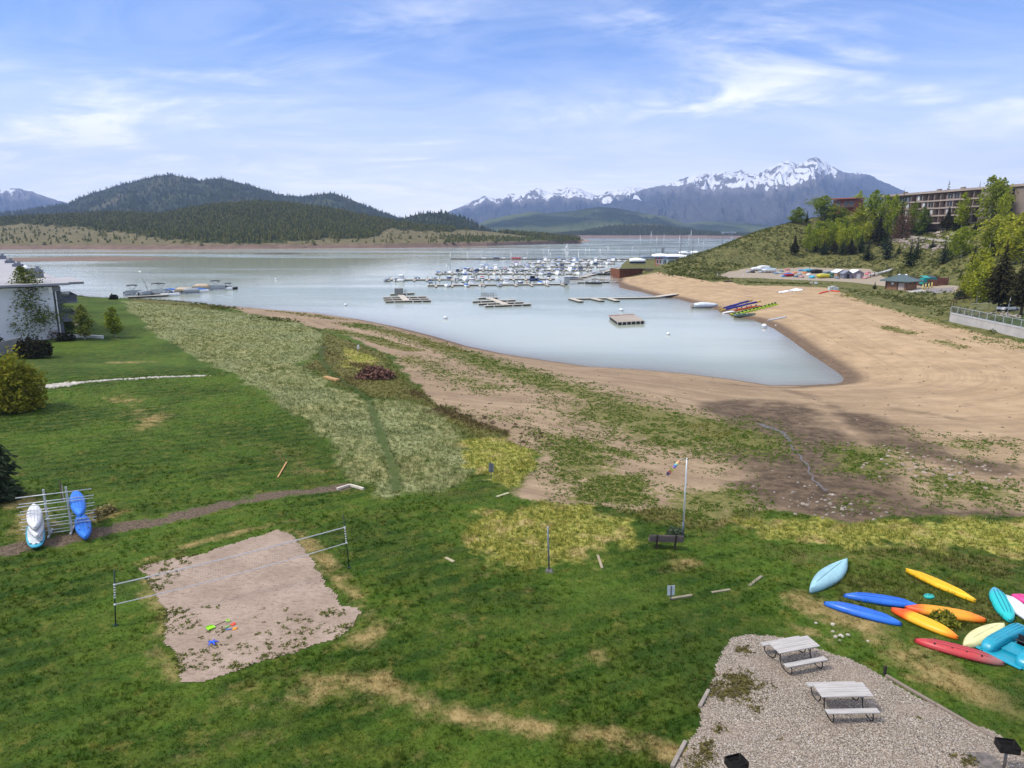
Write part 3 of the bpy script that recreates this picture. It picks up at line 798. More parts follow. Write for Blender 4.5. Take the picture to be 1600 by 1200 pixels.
def forest(name, label, x, y, z, h, w, mat, tiers=3, sides=5):
    """conifers of a far wood: ragged stacked cones, one mass"""
    n = len(x); vs, fs = [], []
    o = 0
    for k in range(tiers):
        z0 = z + h * (.08 + .26 * k); z1 = z + h * min(1.0, .50 + .28 * k) if k < tiers - 1 else z + h
        wk = w * (1 - k / tiers * .78)
        jx, jy = rng.normal(0, .08, n) * w, rng.normal(0, .08, n) * w
        ring = []
        a0 = rng.uniform(0, 6.28, n)
        for s in range(sides):
            a = a0 + s * 2 * np.pi / sides; rr_ = wk * rng.uniform(.6, 1.2, n)
            ring.append(np.stack([x + np.cos(a) * rr_, y + np.sin(a) * rr_, z0 + h * rng.uniform(-.05, .05, n)], 1))
        top = np.stack([x + jx * (k < tiers - 1), y + jy * (k < tiers - 1), z1], 1)
        v = np.stack(ring + [top], 1)                          # n, sides+1, 3
        vs.append(v.reshape(-1, 3))
        base = o + np.arange(n) * (sides + 1)
        for s in range(sides):
            fs.append(np.stack([base + s, base + (s + 1) % sides, base + sides], 1))
        o += n * (sides + 1)
    return tag(fast_mesh(name, np.concatenate(vs), np.concatenate(fs), mat), label, None, None, 'stuff')

def pick(g, n, want, seed=0):
    """n random points over a range mesh where want(mask) holds"""
    r = np.random.default_rng(seed)
    pr = want(g) * np.maximum(g['y'], 1) ** 0
    pr = pr / pr.sum()
    i = r.choice(len(pr), n, p=pr)
    j = r.uniform(-1, 1, n)
    return g['x'][i] + j * 4, g['y'][i] + r.uniform(-1, 1, n) * 10, g['z'][i]

CON_FAR = leafy('conifer_far', (.085, .100, .024), (.21, .195, .060), .35)
CON_MID = leafy('conifer_hill', (.050, .068, .026), (.115, .125, .050), .25)

# near wooded hill across the lake
F_MAIN = [(-200,300),(0,320),(300,300),(440,300),(590,330),(740,350),(735,359),(690,362),(640,359),(604,357),(592,366),(560,373),(520,371),(470,377),(400,381),(330,380),(285,376),(250,372),(205,364),(170,359),(100,352),(0,350),(-200,350)]
F_RIGHT = [(735,352),(770,358),(905,366),(905,384),(870,379),(845,372),(800,366),(760,361)]
def inpx(u, v, poly, soft=3.): return np.clip(.5 + sdf(u, v, np.array(poly, float)) / (2 * soft), 0, 1)
def m_near(x, y, z, u, v, S, rg):
    f = np.maximum(inpx(u, v + (fbm(u / 9., v / 3., 5, 3) - .5) * 9, F_MAIN, 1.), inpx(u, v, F_RIGHT, 1.))
    sh = smooth(WATER + 6.5, WATER + 4.5, z)
    return rgba(f, sh)
near = range_mesh('hill', 'low wooded hill beyond the lake with tan meadows and a bare shore', [(-260,345),(-120,343),(0,342),(100,337),(180,334),(255,336),(300,326),(350,320),(400,317),(440,318),(500,325),(560,337),(620,349),(660,355),(740,361),(800,367),(850,372),(885,377),(908,381.5)],
    [(-260,880),(0,900),(300,925),(600,985),(760,1130),(900,1400)], [(-260,1700),(400,1560),(740,1500),(800,1500),(908,1500)],
    far_mat('near_hill', (.030,.042,.014), (.045,.052,.018), (.095,.088,.040), (.185,.155,.080), (.20,.135,.108), nsc=.012), m_near, du=1.3, rows=90, power=1.35, relief=6, rfreq=60, bank=6.5, seed=2)
fx, fy, fz = pick(near, 14000, lambda g: (g['M'][:, 0] > .6) * (g['S'] < 1.03) * np.where(g['S'] < .12, .25, 1.), 3)
forest('forest', 'dark evergreen forest covering the low hill across the lake', fx, fy, fz - 1, rng.uniform(5, 10.5, len(fx)), rng.uniform(2.6, 4.6, len(fx)), CON_FAR)
fx, fy, fz = pick(near, 700, lambda g: (g['M'][:, 0] < .4) * (g['M'][:, 1] < .3) * (g['S'] < .5) * ((g['u'] > 690) * 4. + (g['u'] < 690) * .5), 4)
forest('shrubs', 'yellow-green scrub along the far shore', fx, fy, fz - .5, rng.uniform(2.5, 5, len(fx)), rng.uniform(2, 4, len(fx)), leafy('far_scrub', (.045, .06, .012), (.12, .12, .03), .1), 2, 5)
fx, fy, fz = pick(near, 260, lambda g: (g['M'][:, 0] < .4) * (g['M'][:, 1] < .3) * (g['S'] < .6) * (g['u'] < 760), 5)
forest('forest', 'scattered evergreens over the tan meadows of the far shore', fx, fy, fz - .5, rng.uniform(4, 9, len(fx)), rng.uniform(1.5, 3, len(fx)), CON_FAR)

def m_wood(x, y, z, u, v, S, rg):
    f = smooth(.30, .52, fbm(x * .004, y * .002, 15, 4) + .1 * rg)
    return rgba(f, smooth(WATER + 9, WATER + 4, z))
mid_mat = far_mat('mid_hill', (.032,.044,.018), (.060,.070,.030), (.085,.085,.040), (.13,.11,.07), (.20,.135,.108), nsc=.004)
g2 = range_mesh('hill', 'small dark wooded knoll behind the clearing across the lake', [(600,352),(630,342),(655,334),(690,332),(720,339),(745,350),(762,360),(790,367)],
    [(600,1500),(790,1500)], [(600,2300),(790,2300)], mid_mat, m_wood, du=1.2, rows=40, power=1.1, relief=8, rfreq=30, seed=4)
fx, fy, fz = pick(g2, 1500, lambda g: (g['S'] < 1.03) * 1., 6)
forest('forest', 'dark trees covering the small knoll across the lake', fx, fy, fz - 1, rng.uniform(9, 14, len(fx)), rng.uniform(2.5, 4, len(fx)), CON_MID, 2, 5)

g3 = range_mesh('hill', 'broad blue-green forested mountain ridge rising on the left', [(-260,335),(-100,334),(0,333.5),(40,329),(80,322.5),(105,318.5),(140,303),(180,291),(215,282.5),(240,276.5),(265,272.5),(290,277.5),(315,282.5),(330,280),(345,278.5),(370,284.5),(400,292.5),(440,305.5),(470,307),(520,302),(545,310),(570,321),(590,329),(640,346),(700,363)],
    [(-260,1900),(700,1900)], [(-260,3600),(700,3600)], mid_mat, m_wood, du=1.4, rows=80, power=1.15, relief=16, rfreq=70, wob=.5, wfreq=6, seed=7)
fx, fy, fz = pick(g3, 9000, lambda g: (g['S'] < 1.02) * (g['S'] > .3) * (g['M'][:, 0] > .3) * 1., 8)
forest('forest', 'evergreen forest over the high ridge on the left', fx, fy, fz - 1, rng.uniform(10, 18, len(fx)), rng.uniform(3, 6, len(fx)), CON_MID, 2, 4)

# foothills below the snowy range, and the hill at the end of the lake
def m_foot(x, y, z, u, v, S, rg):
    f = smooth(.36, .58, fbm(x * .0018, y * .0012, 25, 5) + .12 * (rg - .5))
    return rgba(f, smooth(WATER + 9, WATER + 5, z))
foot_mat = far_mat('foothill', (.022,.036,.022), (.032,.050,.026), (.070,.100,.040), (.105,.115,.055), (.22,.155,.125), nsc=.0022)
range_mesh('hill', 'blue-green foothill in front of the snowy mountains', [(715,364),(735,357),(760,344),(790,337),(830,331),(860,333),(900,329),(935,323),(960,325),(1000,332),(1040,338),(1070,349),(1100,359),(1130,366)],
    [(715,3100),(1130,3100)], [(715,4900),(1130,4900)], foot_mat, m_foot, du=1.2, rows=60, power=1.1, relief=22, rfreq=45, wob=.6, wfreq=7, seed=11)
gE = range_mesh('hill', 'dark wooded hill with an olive top at the far end of the lake', [(860,370.5),(880,367),(900,363),(940,355.5),(970,351),(1000,349),(1030,351),(1060,357),(1100,363.5),(1135,367),(1200,369.5)],
    [(860,2900),(1200,2950)], [(860,3500),(1200,3500)], far_mat('end_hill', (.022,.032,.016), (.030,.040,.018), (.085,.088,.030), (.12,.115,.045), (.24,.17,.14), nsc=.004),
    lambda x, y, z, u, v, S, rg: rgba(np.clip(1.15 - smooth(.55, .85, S + .5 * (fbm(x * .006, y * .004, 3, 4) - .5)) , 0, 1), smooth(WATER + 11, WATER + 7, z)), du=1.2, rows=50, power=.9, relief=10, rfreq=40, seed=13, bank=7)
fx, fy, fz = pick(gE, 2600, lambda g: (g['S'] < 1.0) * (g['S'] > .05) * (g['M'][:, 0] > .5) * 1., 9)
forest('forest', 'dark evergreen belt on the hill at the far end of the lake', fx, fy, fz - 1, rng.uniform(9, 15, len(fx)), rng.uniform(3, 6, len(fx)), CON_MID, 2, 4)
range_mesh('hill', 'wooded lower slopes at the foot of the tallest mountain', [(1010,360),(1060,350),(1100,346),(1150,347),(1200,352),(1260,357),(1330,362),(1500,366)],
    [(1010,3600),(1500,3600)], [(1010,5200),(1500,5200)], foot_mat, m_foot, du=1.6, rows=50, power=1.0, relief=18, rfreq=40, wob=.5, wfreq=7, seed=17)

mt_mat = far_mat('snowy_mountain', (.034,.044,.044), (.062,.070,.062), (.085,.085,.078), (.155,.14,.125), (.2,.15,.12), rock=(.20,.185,.175), nsc=.0014, snow=True)
def m_mount(line, amount):
    def f(x, y, z, u, v, S, rg):
        lv = interp(line, u)                                    # picture height of the tree line along the range -> altitude
        h = (lv - v) / 20.0 + (fbm(u / 12., S * 3., 41, 4) - .5) * 1.3
        rock = smooth(-.15, .35, h)
        st = ridged(u / 9. + S * 7 + (fbm(u / 14., S * 9., 77, 3) - .5) * 3, S * 9., 55, 5)
        gully = fbm(u / 7. + S * 9, S * 16., 65, 4)
        sn = np.clip(smooth(.1, 1.0, h) * amount * (.22 + 1.0 * smooth(.60, .40, st) + 1.1 * (gully - .45)), 0, 1)
        fo = smooth(.30, .55, fbm(x * .0009, y * .0007, 35, 4))
        return rgba(.55 + .45 * fo, 0., sn, rock)
    return f
crA = [(640,362),(690,336),(705,329),(718,324),(730,318),(745,311),(757,306),(766,309),(775,311),(788,306),(800,303),(815,300),(830,298),(836,295),(842,293),(848,297),(856,299),(866,296),(880,294),(893,292),(902,294),(910,297),(925,302),(935,306),(943,301),(950,299),(962,297),(975,295),(983,293),(990,292),(1005,293),(1030,300),(1080,310),(1140,330)]
range_mesh('mountain', 'lower snow-streaked range on the left of the tallest peak', crA, [(640,7000),(1140,7000)], [(640,11500),(1140,11500)], mt_mat, m_mount([(640,345),(757,322),(850,318),(930,322),(1140,320)], 1.55), du=.8, rows=110, power=1.0, relief=16, rfreq=17, wob=1.1, wfreq=4.5, seed=21)
crB = [(860,362),(880,345),(900,330),(920,318),(940,312),(960,306),(980,301),(1010,295),(1030,290),(1040,287),(1050,286),(1062,281),(1075,276),(1088,273),(1100,272),(1110,270),(1120,271),(1132,267),(1140,269),(1150,268),(1158,265),(1166,268),(1175,272),(1183,271),(1190,269),(1198,264),(1205,261),(1213,257),(1220,254),(1227,252),(1232,249),(1238,253),(1245,256),(1253,254),(1262,250),(1268,247),(1275,245),(1281,248),(1288,251),(1300,260),(1308,264),(1318,269),(1330,270),(1343,270),(1360,274),(1380,284),(1400,292),(1420,302),(1460,320),(1500,338),(1600,356),(1750,364)]
range_mesh('mountain', 'tall blue mountain with a jagged snowy summit ridge', crB, [(860,5600),(1750,5600)], [(860,11000),(1750,11000)], mt_mat, m_mount([(860,318),(1000,306),(1060,301),(1140,303),(1200,304),(1250,296),(1300,284),(1340,277),(1380,274),(1420,270),(1750,250)], .92), du=.8, rows=140, power=1.12, relief=17, rfreq=30, wob=1.2, wfreq=4.2, seed=31)
crC = [(-330,300),(-200,285),(-100,295),(-60,288),(-20,296),(0,297),(14,295),(30,294),(42,298),(50,299),(62,304),(75,308),(90,313),(105,317),(150,332)]
range_mesh('mountain', 'hazy purple mountain with a snow gully at the far left', crC, [(-330,6500),(150,6500)], [(-330,10000),(150,10000)], mt_mat, m_mount([(-330,310),(0,312),(60,312),(150,318)], .62), du=.9, rows=90, power=1.0, relief=26, rfreq=26, wob=.8, wfreq=5, seed=41)
range_mesh('mountain', 'white snowy peak showing behind the left ridge', [(120,320),(150,302),(160,296),(170,292),(180,287),(188,283.5),(194,285),(202,287),(215,294),(250,310)], [(120,9000),(250,9000)], [(120,11500),(250,11500)], mt_mat,
           m_mount([(120,330),(250,330)], 1.5), du=.7, rows=50, power=1.0, relief=25, rfreq=9, wob=.8, wfreq=4, seed=51)

# bare spits in the lake
def spit(name, pxs, label, c):
    poly = [tuple(atz(u, v, WATER)[:2]) for u, v in pxs]
    cx, cy = np.mean(poly, 0)
    rings = []
    for k, z in ((1., WATER - .2), (.97, WATER + .25), (.80, WATER + .8), (.4, WATER + 1.1), (.02, WATER + 1.2)):
        rings.append([(cx + (x - cx) * k, cy + (y - cy) * k, z) for x, y in poly])
    return tag(MB().loft(rings, True).build(name, pm('spit_' + label[:5], c, .95, var=.25, scale=.05), None, True), label, None, None, 'structure')
spit('sandbar', [(-80,405),(30,404),(100,402.5),(180,401.5),(250,403),(294,404.2),(240,406.2),(150,407.6),(60,408.8),(-80,411)], 'long low brown sandbar in the lake beyond the pale roof', (.185, .125, .09))
spit('sandbar', [(395,397),(440,395.8),(472,396.5),(440,397.6)], 'thin dark sliver of sandbar far out on the lake', (.10, .085, .065))
spit('sandbar', [(892,376.5),(905,372.6),(918,374.5),(924,377),(905,378.2)], 'small sandy point beyond the tip of the far shore', (.30, .20, .15))
# ================================================================== TREES AND SHRUBS
BARK = pm('bark_brown', (.10, .075, .055), .95, var=.4, scale=4, bump=.6)
BARK_PALE = pm('bark_pale', (.42, .40, .34), .85, var=.35, scale=3, bump=.3)
LEAF_SPRUCE = leafy('spruce_needles', (.016, .030, .010), (.055, .072, .026), .15)
LEAF_SPRUCE_BLUE = leafy('spruce_needles_grey', (.022, .036, .020), (.075, .095, .052), .15)
LEAF_SPRUCE_BROWN = leafy('spruce_needles_brown', (.028, .028, .012), (.070, .066, .028), .12)
LEAF_ASPEN = leafy('aspen_leaves', (.16, .215, .016), (.40, .45, .05), .5)
LEAF_ASPEN_DARK = leafy('aspen_leaves_dark', (.10, .15, .016), (.26, .31, .045), .45)
LEAF_WILLOW = leafy('willow_leaves', (.17, .20, .014), (.40, .42, .05), .4)
LEAF_BIRCH = leafy('birch_leaves', (.055, .09, .016), (.20, .225, .05), .4)
LEAF_FORSYTHIA = leafy('yellow_shrub_leaves', (.09, .115, .012), (.25, .25, .032), .35)
LEAF_DARKBUSH = leafy('dark_shrub_leaves', (.012, .015, .008), (.045, .042, .022), .1)
LEAF_BARE = leafy('reddish_twigs', (.075, .045, .032), (.19, .12, .085), .1)
LEAF_SAGE = leafy('sage_leaves', (.065, .075, .028), (.185, .18, .08), .2)
LEAF_SAGE_D = leafy('sage_leaves_green', (.045, .062, .014), (.14, .15, .042), .2)
LEAF_STRAW = leafy('straw_leaves', (.20, .17, .065), (.42, .36, .16), .2)

def leaf_quads(c, size, r, flat=.5):
    """leaf-clump quads round the points c"""
    n = len(c)
    d1 = r.normal(0, 1, (n, 3)); d1[:, 2] *= flat; d1 /= np.linalg.norm(d1, axis=1)[:, None]
    d2 = r.normal(0, 1, (n, 3)); d2 -= (d1 * d2).sum(1)[:, None] * d1; d2 /= np.linalg.norm(d2, axis=1)[:, None]
    S = size * r.uniform(.6, 1.3, n)[:, None]
    v = np.stack([c - d1 * S, c + d2 * S * .62, c + d1 * S, c - d2 * S * .62], 1).reshape(-1, 3)
    return v, np.arange(n * 4).reshape(-1, 4)

def broadleaf(name, label, cat, Hh, W, base=.18, n=1500, leaf=.22, mat=None, bark=None, seed=1, limbs=9, stems=1, tip=.62, group=None, gap=.62):
    """tapered trunk, real limbs, leaf clumps gathered round the limb ends"""
    r = np.random.default_rng(seed); t = thing(name, label, cat, group=group)
    mb = MB(); cen = []
    for s in range(stems):
        ox, oy = (r.uniform(-.22, .22, 2) * W if stems > 1 else (0, 0)); lx, ly = r.normal(0, .035, 2) * Hh
        tr = [(ox + lx * q, oy + ly * q, Hh * .94 * q) for q in (-.02, .15, .35, .6, .82, 1)]
        R0 = Hh * (.017 if stems == 1 else .011) + .02
        mb.tube(tr, [R0 * 1.2, R0, R0 * .8, R0 * .5, R0 * .28, R0 * .08], 6)
        for k in range(limbs):
            q = base + (1 - base) * (k + r.uniform(0, .9)) / limbs
            a = r.uniform(0, 6.28) + k * 2.4
            prof = math.sin(min(1., max(.02, (q - base * .8) / (1 - base * .8))) ** tip * math.pi) ** .6
            L = W * .5 * max(prof, .12) * r.uniform(.55, 1.12)
            p0 = Vector((ox + lx * q, oy + ly * q, Hh * .94 * q))
            p1 = p0 + Vector((math.cos(a) * L * .55, math.sin(a) * L * .55, L * .22)); p2 = p0 + Vector((math.cos(a) * L, math.sin(a) * L, L * .42))
            mb.tube([p0, p1, p2], [R0 * .3, R0 * .18, R0 * .05], 4)
            for w_, p in ((.9, p1), (1.0, p2), (.7, (p0 + p1) / 2)):
                cen.append((p.x, p.y, p.z, L * .42 * w_ + Hh * .02))
    cen = np.array(cen)
    keep = cen[r.uniform(0, 1, len(cen)) < .6 + gap * .5]
    wgt = keep[:, 3] ** 2.3; i = r.choice(len(keep), n, p=wgt / wgt.sum())
    g = r.normal(0, 1, (n, 3)); g /= np.linalg.norm(g, axis=1)[:, None]; g *= (r.uniform(0, 1, n) ** .55)[:, None]
    c = keep[i, :3] + g * keep[i, 3:4] * np.array([1, 1, .85]) * 1.15
    k = r.uniform(0, 1, n) < .32                              # leaves filling the crown between the limbs
    q = base + (1 - base) * r.uniform(.02, 1, n); pr = np.sin(np.clip((q - base * .8) / (1 - base * .8), .02, 1) ** tip * np.pi) ** .6
    a = r.uniform(0, 6.28, n); rad = W * .46 * pr * r.uniform(0, 1, n) ** .6 * (.7 + .6 * fbm(a * 1.3 + seed, q * 7, seed, 3))
    c = np.where(k[:, None], np.stack([np.cos(a) * rad, np.sin(a) * rad, q * Hh * .98], 1), c)
    c[:, 2] = np.clip(c[:, 2], Hh * .04, Hh)
    mb.build('trunk', bark or BARK_PALE, t, True)
    v, q = leaf_quads(c, leaf, r)
    fast_mesh('crown', v, q, mat, t)
    return t

def conifer(name, label, cat, Hh, W, n=22, mat=None, seed=1, per=9, base=.06, group=None, ragged=.25, sub=5):
    """straight trunk, drooping whorls of needle sprays with gaps between"""
    r = np.random.default_rng(seed); t = thing(name, label, cat, group=group)
    mb = MB(); R0 = Hh * .016 + .03
    mb.tube([(0, 0, -.1), (0, 0, Hh * .4), (0, 0, Hh * .97)], [R0 * 1.1, R0 * .7, R0 * .1], 6)
    vs = []; C = []; S = []
    for k in range(n):
        q = k / (n - 1); z = Hh * (base + (1 - base) * q ** .95)
        Lm = W * .5 * (1 - q) ** .82 * (.80 + .2 * math.sin(q * 9 + seed)) + .02 * Hh * (1 - q)
        if q < .10: Lm *= .78 + q * 2
        m = max(3, int(per * (1 - q * .55)))
        a0 = r.uniform(0, 6.28)
        for j in range(m):
            a = a0 + j * 6.283 / m + r.normal(0, .18); L = Lm * r.uniform(1 - ragged, 1 + ragged * .7)
            for s in range(sub):
                f = (s + r.uniform(.1, .9)) / sub
                droop = -L * .28 * f * f + L * .10 * f
                C.append((math.cos(a) * L * f + r.normal(0, .05) * L, math.sin(a) * L * f + r.normal(0, .05) * L, z + droop + r.normal(0, .012) * Hh))
                S.append((L * .20 + .018 * Hh * (1 - q * .6)) * (1.15 - .5 * f)); vs.append(a)
    C = np.array(C); S = np.array(S); A = np.array(vs); k = len(C)
    # every spray: two crossed kite-shaped blades lying along the branch
    out = []
    for tilt in (0., 1.): 
        d1 = np.stack([np.cos(A + r.normal(0, .5, k)), np.sin(A + r.normal(0, .5, k)), r.normal(-.28, .22, k)], 1); d1 /= np.linalg.norm(d1, axis=1)[:, None]
        d2 = np.cross(d1, np.array([0, 0, 1.0])) ; d2 = d2 * (1 - .6 * tilt) + np.array([0, 0, 1.]) * (.25 + .6 * tilt) * r.choice([-1, 1], k)[:, None]
        d2 /= np.linalg.norm(d2, axis=1)[:, None]
        out.append(np.stack([C - d1 * S[:, None] * .8, C + d2 * S[:, None] * .42, C + d1 * S[:, None] * 1.1, C - d2 * S[:, None] * .42], 1))
    v = np.concatenate(out).reshape(-1, 3)
    mb.build('trunk', BARK, t, True)
    fast_mesh('crown', v, np.arange(len(v)).reshape(-1, 4), mat, t)
    return t

def shrub(name, label, cat, Hh, W, n, leaf, mat, seed=1, depth=None, group=None, box=0.):
    r = np.random.default_rng(seed); t = thing(name, label, cat, group=group)
    D = depth or W; mb = MB()
    cen = []
    for k in range(16):
        a = r.uniform(0, 6.28); q = r.uniform(.2, 1) ** .5
        p = (math.cos(a) * W * .42 * q, math.sin(a) * D * .42 * q, Hh * (.55 + .33 * r.uniform(0, 1) * (1 - q * .4)))
        mb.tube([(p[0] * .12, p[1] * .12, -.05), (p[0] * .6, p[1] * .6, p[2] * .6), p], [.04 * Hh ** .5, .025, .008], 4)
        cen.append(p)
    g = r.normal(0, 1, (n, 3)); g /= np.linalg.norm(g, axis=1)[:, None]; g *= (r.uniform(.25, 1, n) ** .5)[:, None]
    g[:, 2] = np.abs(g[:, 2])
    if box: g = np.sign(g) * np.abs(g) ** (1 - box)
    lump = .48 + .95 * fbm(np.arctan2(g[:, 1], g[:, 0]) * 2.8 + seed, g[:, 2] * 4.5, seed, 4, .65)
    c = g * np.array([W / 2, D / 2, Hh]) * lump[:, None]; c[:, 2] += Hh * .04
    mb.build('stem', BARK, t)
    v, q = leaf_quads(c, leaf, r)
    fast_mesh('foliage', v, q, mat, t)
    return t

KIND = {'aspen': ('aspen_tree', 'tree'), 'spruce': ('spruce_tree', 'tree'), 'willow': ('willow_tree', 'tree'), 'shrub': ('shrub', 'shrub')}
_protos = {}
def proto(kind, var):
    k = (kind, var)
    if k in _protos: return _protos[k], False
    s = hash(k) % 1 + var * 7 + {'aspen': 1, 'aspend': 2, 'spruce': 3, 'spruceb': 4, 'sprucebr': 5, 'willow': 6, 'bare': 8, 'pale': 9, 'darkb': 10}[kind] * 31
    if kind == 'aspen': t = broadleaf('aspen_tree', None, 'tree', 10, 6.4, .08, 1900, .30, LEAF_ASPEN, seed=s, limbs=16, tip=.7)
    elif kind == 'aspend': t = broadleaf('aspen_tree', None, 'tree', 10, 6.8, .07, 2100, .30, LEAF_ASPEN_DARK, seed=s, limbs=18, tip=.7)
    elif kind == 'willow': t = broadleaf('willow_tree', None, 'tree', 10, 5.2, .03, 2100, .30, LEAF_WILLOW, seed=s, limbs=15, stems=3, tip=.75)
    elif kind == 'spruce': t = conifer('spruce_tree', None, 'tree', 10, 5.2, 20, LEAF_SPRUCE, s, 8, sub=4)
    elif kind == 'spruceb': t = conifer('spruce_tree', None, 'tree', 10, 5.4, 20, LEAF_SPRUCE_BLUE, s, 8, sub=4)
    elif kind == 'sprucebr': t = conifer('spruce_tree', None, 'tree', 10, 5.6, 30, LEAF_SPRUCE_BROWN, s, 10, base=.16, sub=6)
    elif kind == 'bare': t = shrub('shrub', None, 'shrub', 10, 11, 1900, .26, LEAF_BARE, s)
    elif kind == 'pale': t = shrub('shrub', None, 'shrub', 10, 10, 1200, .5, LEAF_STRAW, s)
    elif kind == 'darkb': t = shrub('shrub', None, 'shrub', 10, 11, 1300, .5, LEAF_SPRUCE_BLUE, s)
    _protos[k] = t
    return t, True

def plant(kind, u, vtop, vbase, label, wpx=None, group=None, Y=None, var=None, rz=None):
    """a tree whose foot stands where the photograph shows it"""
    if Y is None: p = P(u, vbase)
    else:
        q = aty(u, vbase, Y); p = np.array([q[0], q[1], min(Hz(q[0], q[1]), q[2] + 3)])
    zd = depth_of(p)
    top = aty(u, vtop, p[1])[2]
    hh = max(top - p[2], .5)
    var = random.randrange(3) if var is None else var
    t, new = proto(kind, var)
    bw = {'aspen': 6.4, 'aspend': 6.8, 'willow': 5.2, 'spruce': 5.2, 'spruceb': 5.4, 'sprucebr': 5.6, 'bare': 11, 'pale': 10, 'darkb': 11}[kind]
    sw = (wpx * (1.06 if kind in ('aspen', 'aspend', 'willow') else 1.08) / F * zd) / bw if wpx else hh / 10 * random.uniform(.9, 1.1)
    rz = random.uniform(0, 6.28) if rz is None else rz
    if new:
        o = t; o.location = tuple(p); o.rotation_euler = (0, 0, rz); o['label'] = label
        if group: o['group'] = group
    else:
        o = dup(t, p, rz, label, group)
        if not group and 'group' in o.keys(): del o['group']
    o.location.z -= .1
    o.scale = (sw, sw, hh / 10)
    return o

GRV = 'bright green aspens in the grove on the hillside'
SPR = 'dark spruces scattered over the right hillside'
ASP = 'aspens growing around the hilltop buildings'
# hilltop, left to right
plant('aspend', 1246, 323, 349, 'round dark green aspen alone at the left end of the hill crest', 27, ASP)
plant('spruce', 1260.5, 327, 347, 'small pointed spruce beside the lone aspen on the hill crest', 8, SPR)
plant('aspend', 1287, 304, 343, 'tall domed dark green aspen left of the red-brown building', 36, ASP)
plant('aspend', 1300, 319, 346, 'aspen standing in front of the red-brown building', 25, ASP)
plant('aspend', 1318, 324, 348, 'lower aspen below the red-brown building', 24, ASP)
plant('aspen', 1342, 297, 332, 'slim aspen just right of the red-brown building', 18, ASP)
plant('aspen', 1367, 295, 333, 'broad aspen hiding the left end of the long building', 34, ASP, Y=372)
plant('aspen', 1385, 303, 338, 'smaller aspen beside the left end of the long building', 20, ASP, Y=366)
for u, v0, v1, w in [(1335,352,392,20),(1283,352,392,18),(1311,351,392,18),(1262,348,392,18),(1275,343,388,20),(1289,340,387,22),(1304,339,386,20),(1318,341,384,20),(1268,358,395,14),(1297,352,390,18),(1326,348,388,16)]:
    plant('aspen', u, v0, v1, 'bright spring-green aspen in the dense grove below the red-brown building', w, GRV)
plant('willow', 1341, 321, 372, 'tall yellow-green tree rising behind the grove of aspens', 30, GRV)
plant('willow', 1353, 345, 380, 'yellow-green tree at the right edge of the aspen grove', 22, GRV)
FRONT = {1409.5: 352, 1440: 346, 1479: 328, 1492: 320, 1502: 320, 1527: 305}     # these stand before the long building
# dark junipers and spruces along the foot of the grove
for u, v0, v1, w, k, lab in [(1241,365,399,16,'sprucebr','blocky dark juniper at the left end of the grove'),(1272,366,394,9,'spruce','narrow dark spruce in front of the aspen grove'),(1287,374,397,20,'spruceb','wide low spruce at the foot of the aspen grove'),
        (1303,372,397,15,'sprucebr','brownish conifer at the foot of the aspen grove, beside the wide low spruce'),(1316,374,398,16,'spruce','dark conifer between two brownish ones under the grove'),(1329,371,398,18,'sprucebr','broad brownish conifer at the right foot of the grove'),(1345,358,396,16,'spruce','dark spruce rising inside the right side of the grove'),
        (1355,376,407,22,'spruce','bushy dark spruce standing above the white boat tent'),(1385,362,405,26,'spruceb','large grey-green spruce above the pink boats'),(1372,335,384,24,'sprucebr','tall brownish spruce under the left end of the long building'),(1383,343,390,20,'spruce','dark spruce close behind the large grey-green one'),
        (1409.5,294,336,18,'spruce','dark spruce against the left corner of the long building'),(1421,371,417,27,'spruce','full dark spruce on the slope above the brick hut'),(1440,374,420,26,'spruceb','grey-green spruce just right of the one above the brick hut'),(1432,366,405,15,'spruce','thin spruce behind the pair above the brick hut'),
        (1440,338,358,14,'spruce','small spruce under the lowest balconies of the long building'),(1457,372,388,13,'spruce','tiny spruce among the pale rocks'),(1474,371,412,24,'spruceb','bluish spruce left of the bright green round tree'),(1479,322,364,24,'sprucebr','brown-green spruce in front of the lower balconies'),
        (1492,338,366,18,'spruce','short dark spruce beside the brown-green one below the balconies'),(1502,317,358,22,'spruce','dark spruce behind the slim aspen by the long building'),(1522,348,368,14,'sprucebr','small brown conifer among rocks below the long building'),(1527,338,372,17,'spruce','dark conifer under the big aspen at the long building'),
        (1522,383,414,18,'spruce','dark spruce left of the yellow-green willows'),(1501,419,437,13,'spruce','small dark spruce right of the dumpster pen'),(1404,381,397,9,'spruce','very small spruce beside the rocky bank'),(1366.5,439,452,9,'spruce','little dark spruce at the left of the brick hut')]:
    plant(k, u, v0, v1, lab, w, SPR, Y=FRONT.get(u))
plant('bare', 1412, 326, 354, 'leafless reddish-brown shrub beside the long building', 31, Y=350)
plant('aspend', 1428, 313, 341, 'green aspen against the left part of the long building', 16, ASP, Y=352)
plant('aspen', 1397, 302, 342, 'aspen filling the gap left of the dark spruce at the building corner', 26, ASP, Y=360)
plant('aspend', 1441, 322, 350, 'low aspen under the second bay of the long building', 20, ASP, Y=346)
plant('aspen', 1504, 299, 340, 'slim bright aspen in front of the middle of the long building', 24, ASP, Y=318)
plant('aspend', 1545, 272, 336, 'biggest aspen, tall above the roof of the long building', 40, ASP, Y=300)
plant('aspend', 1563, 276, 334, 'tall aspen close to the right of the biggest one', 22, ASP, Y=297)
plant('aspen', 1569.5, 296, 333, 'yellow-green young aspen before the grey end wall', 20, ASP, Y=288)
plant('aspen', 1502, 352, 402, 'round bright green tree halfway up the slope', 36)
plant('aspend', 1487, 373, 403, 'green tree behind the left of the round bright green tree', 18)
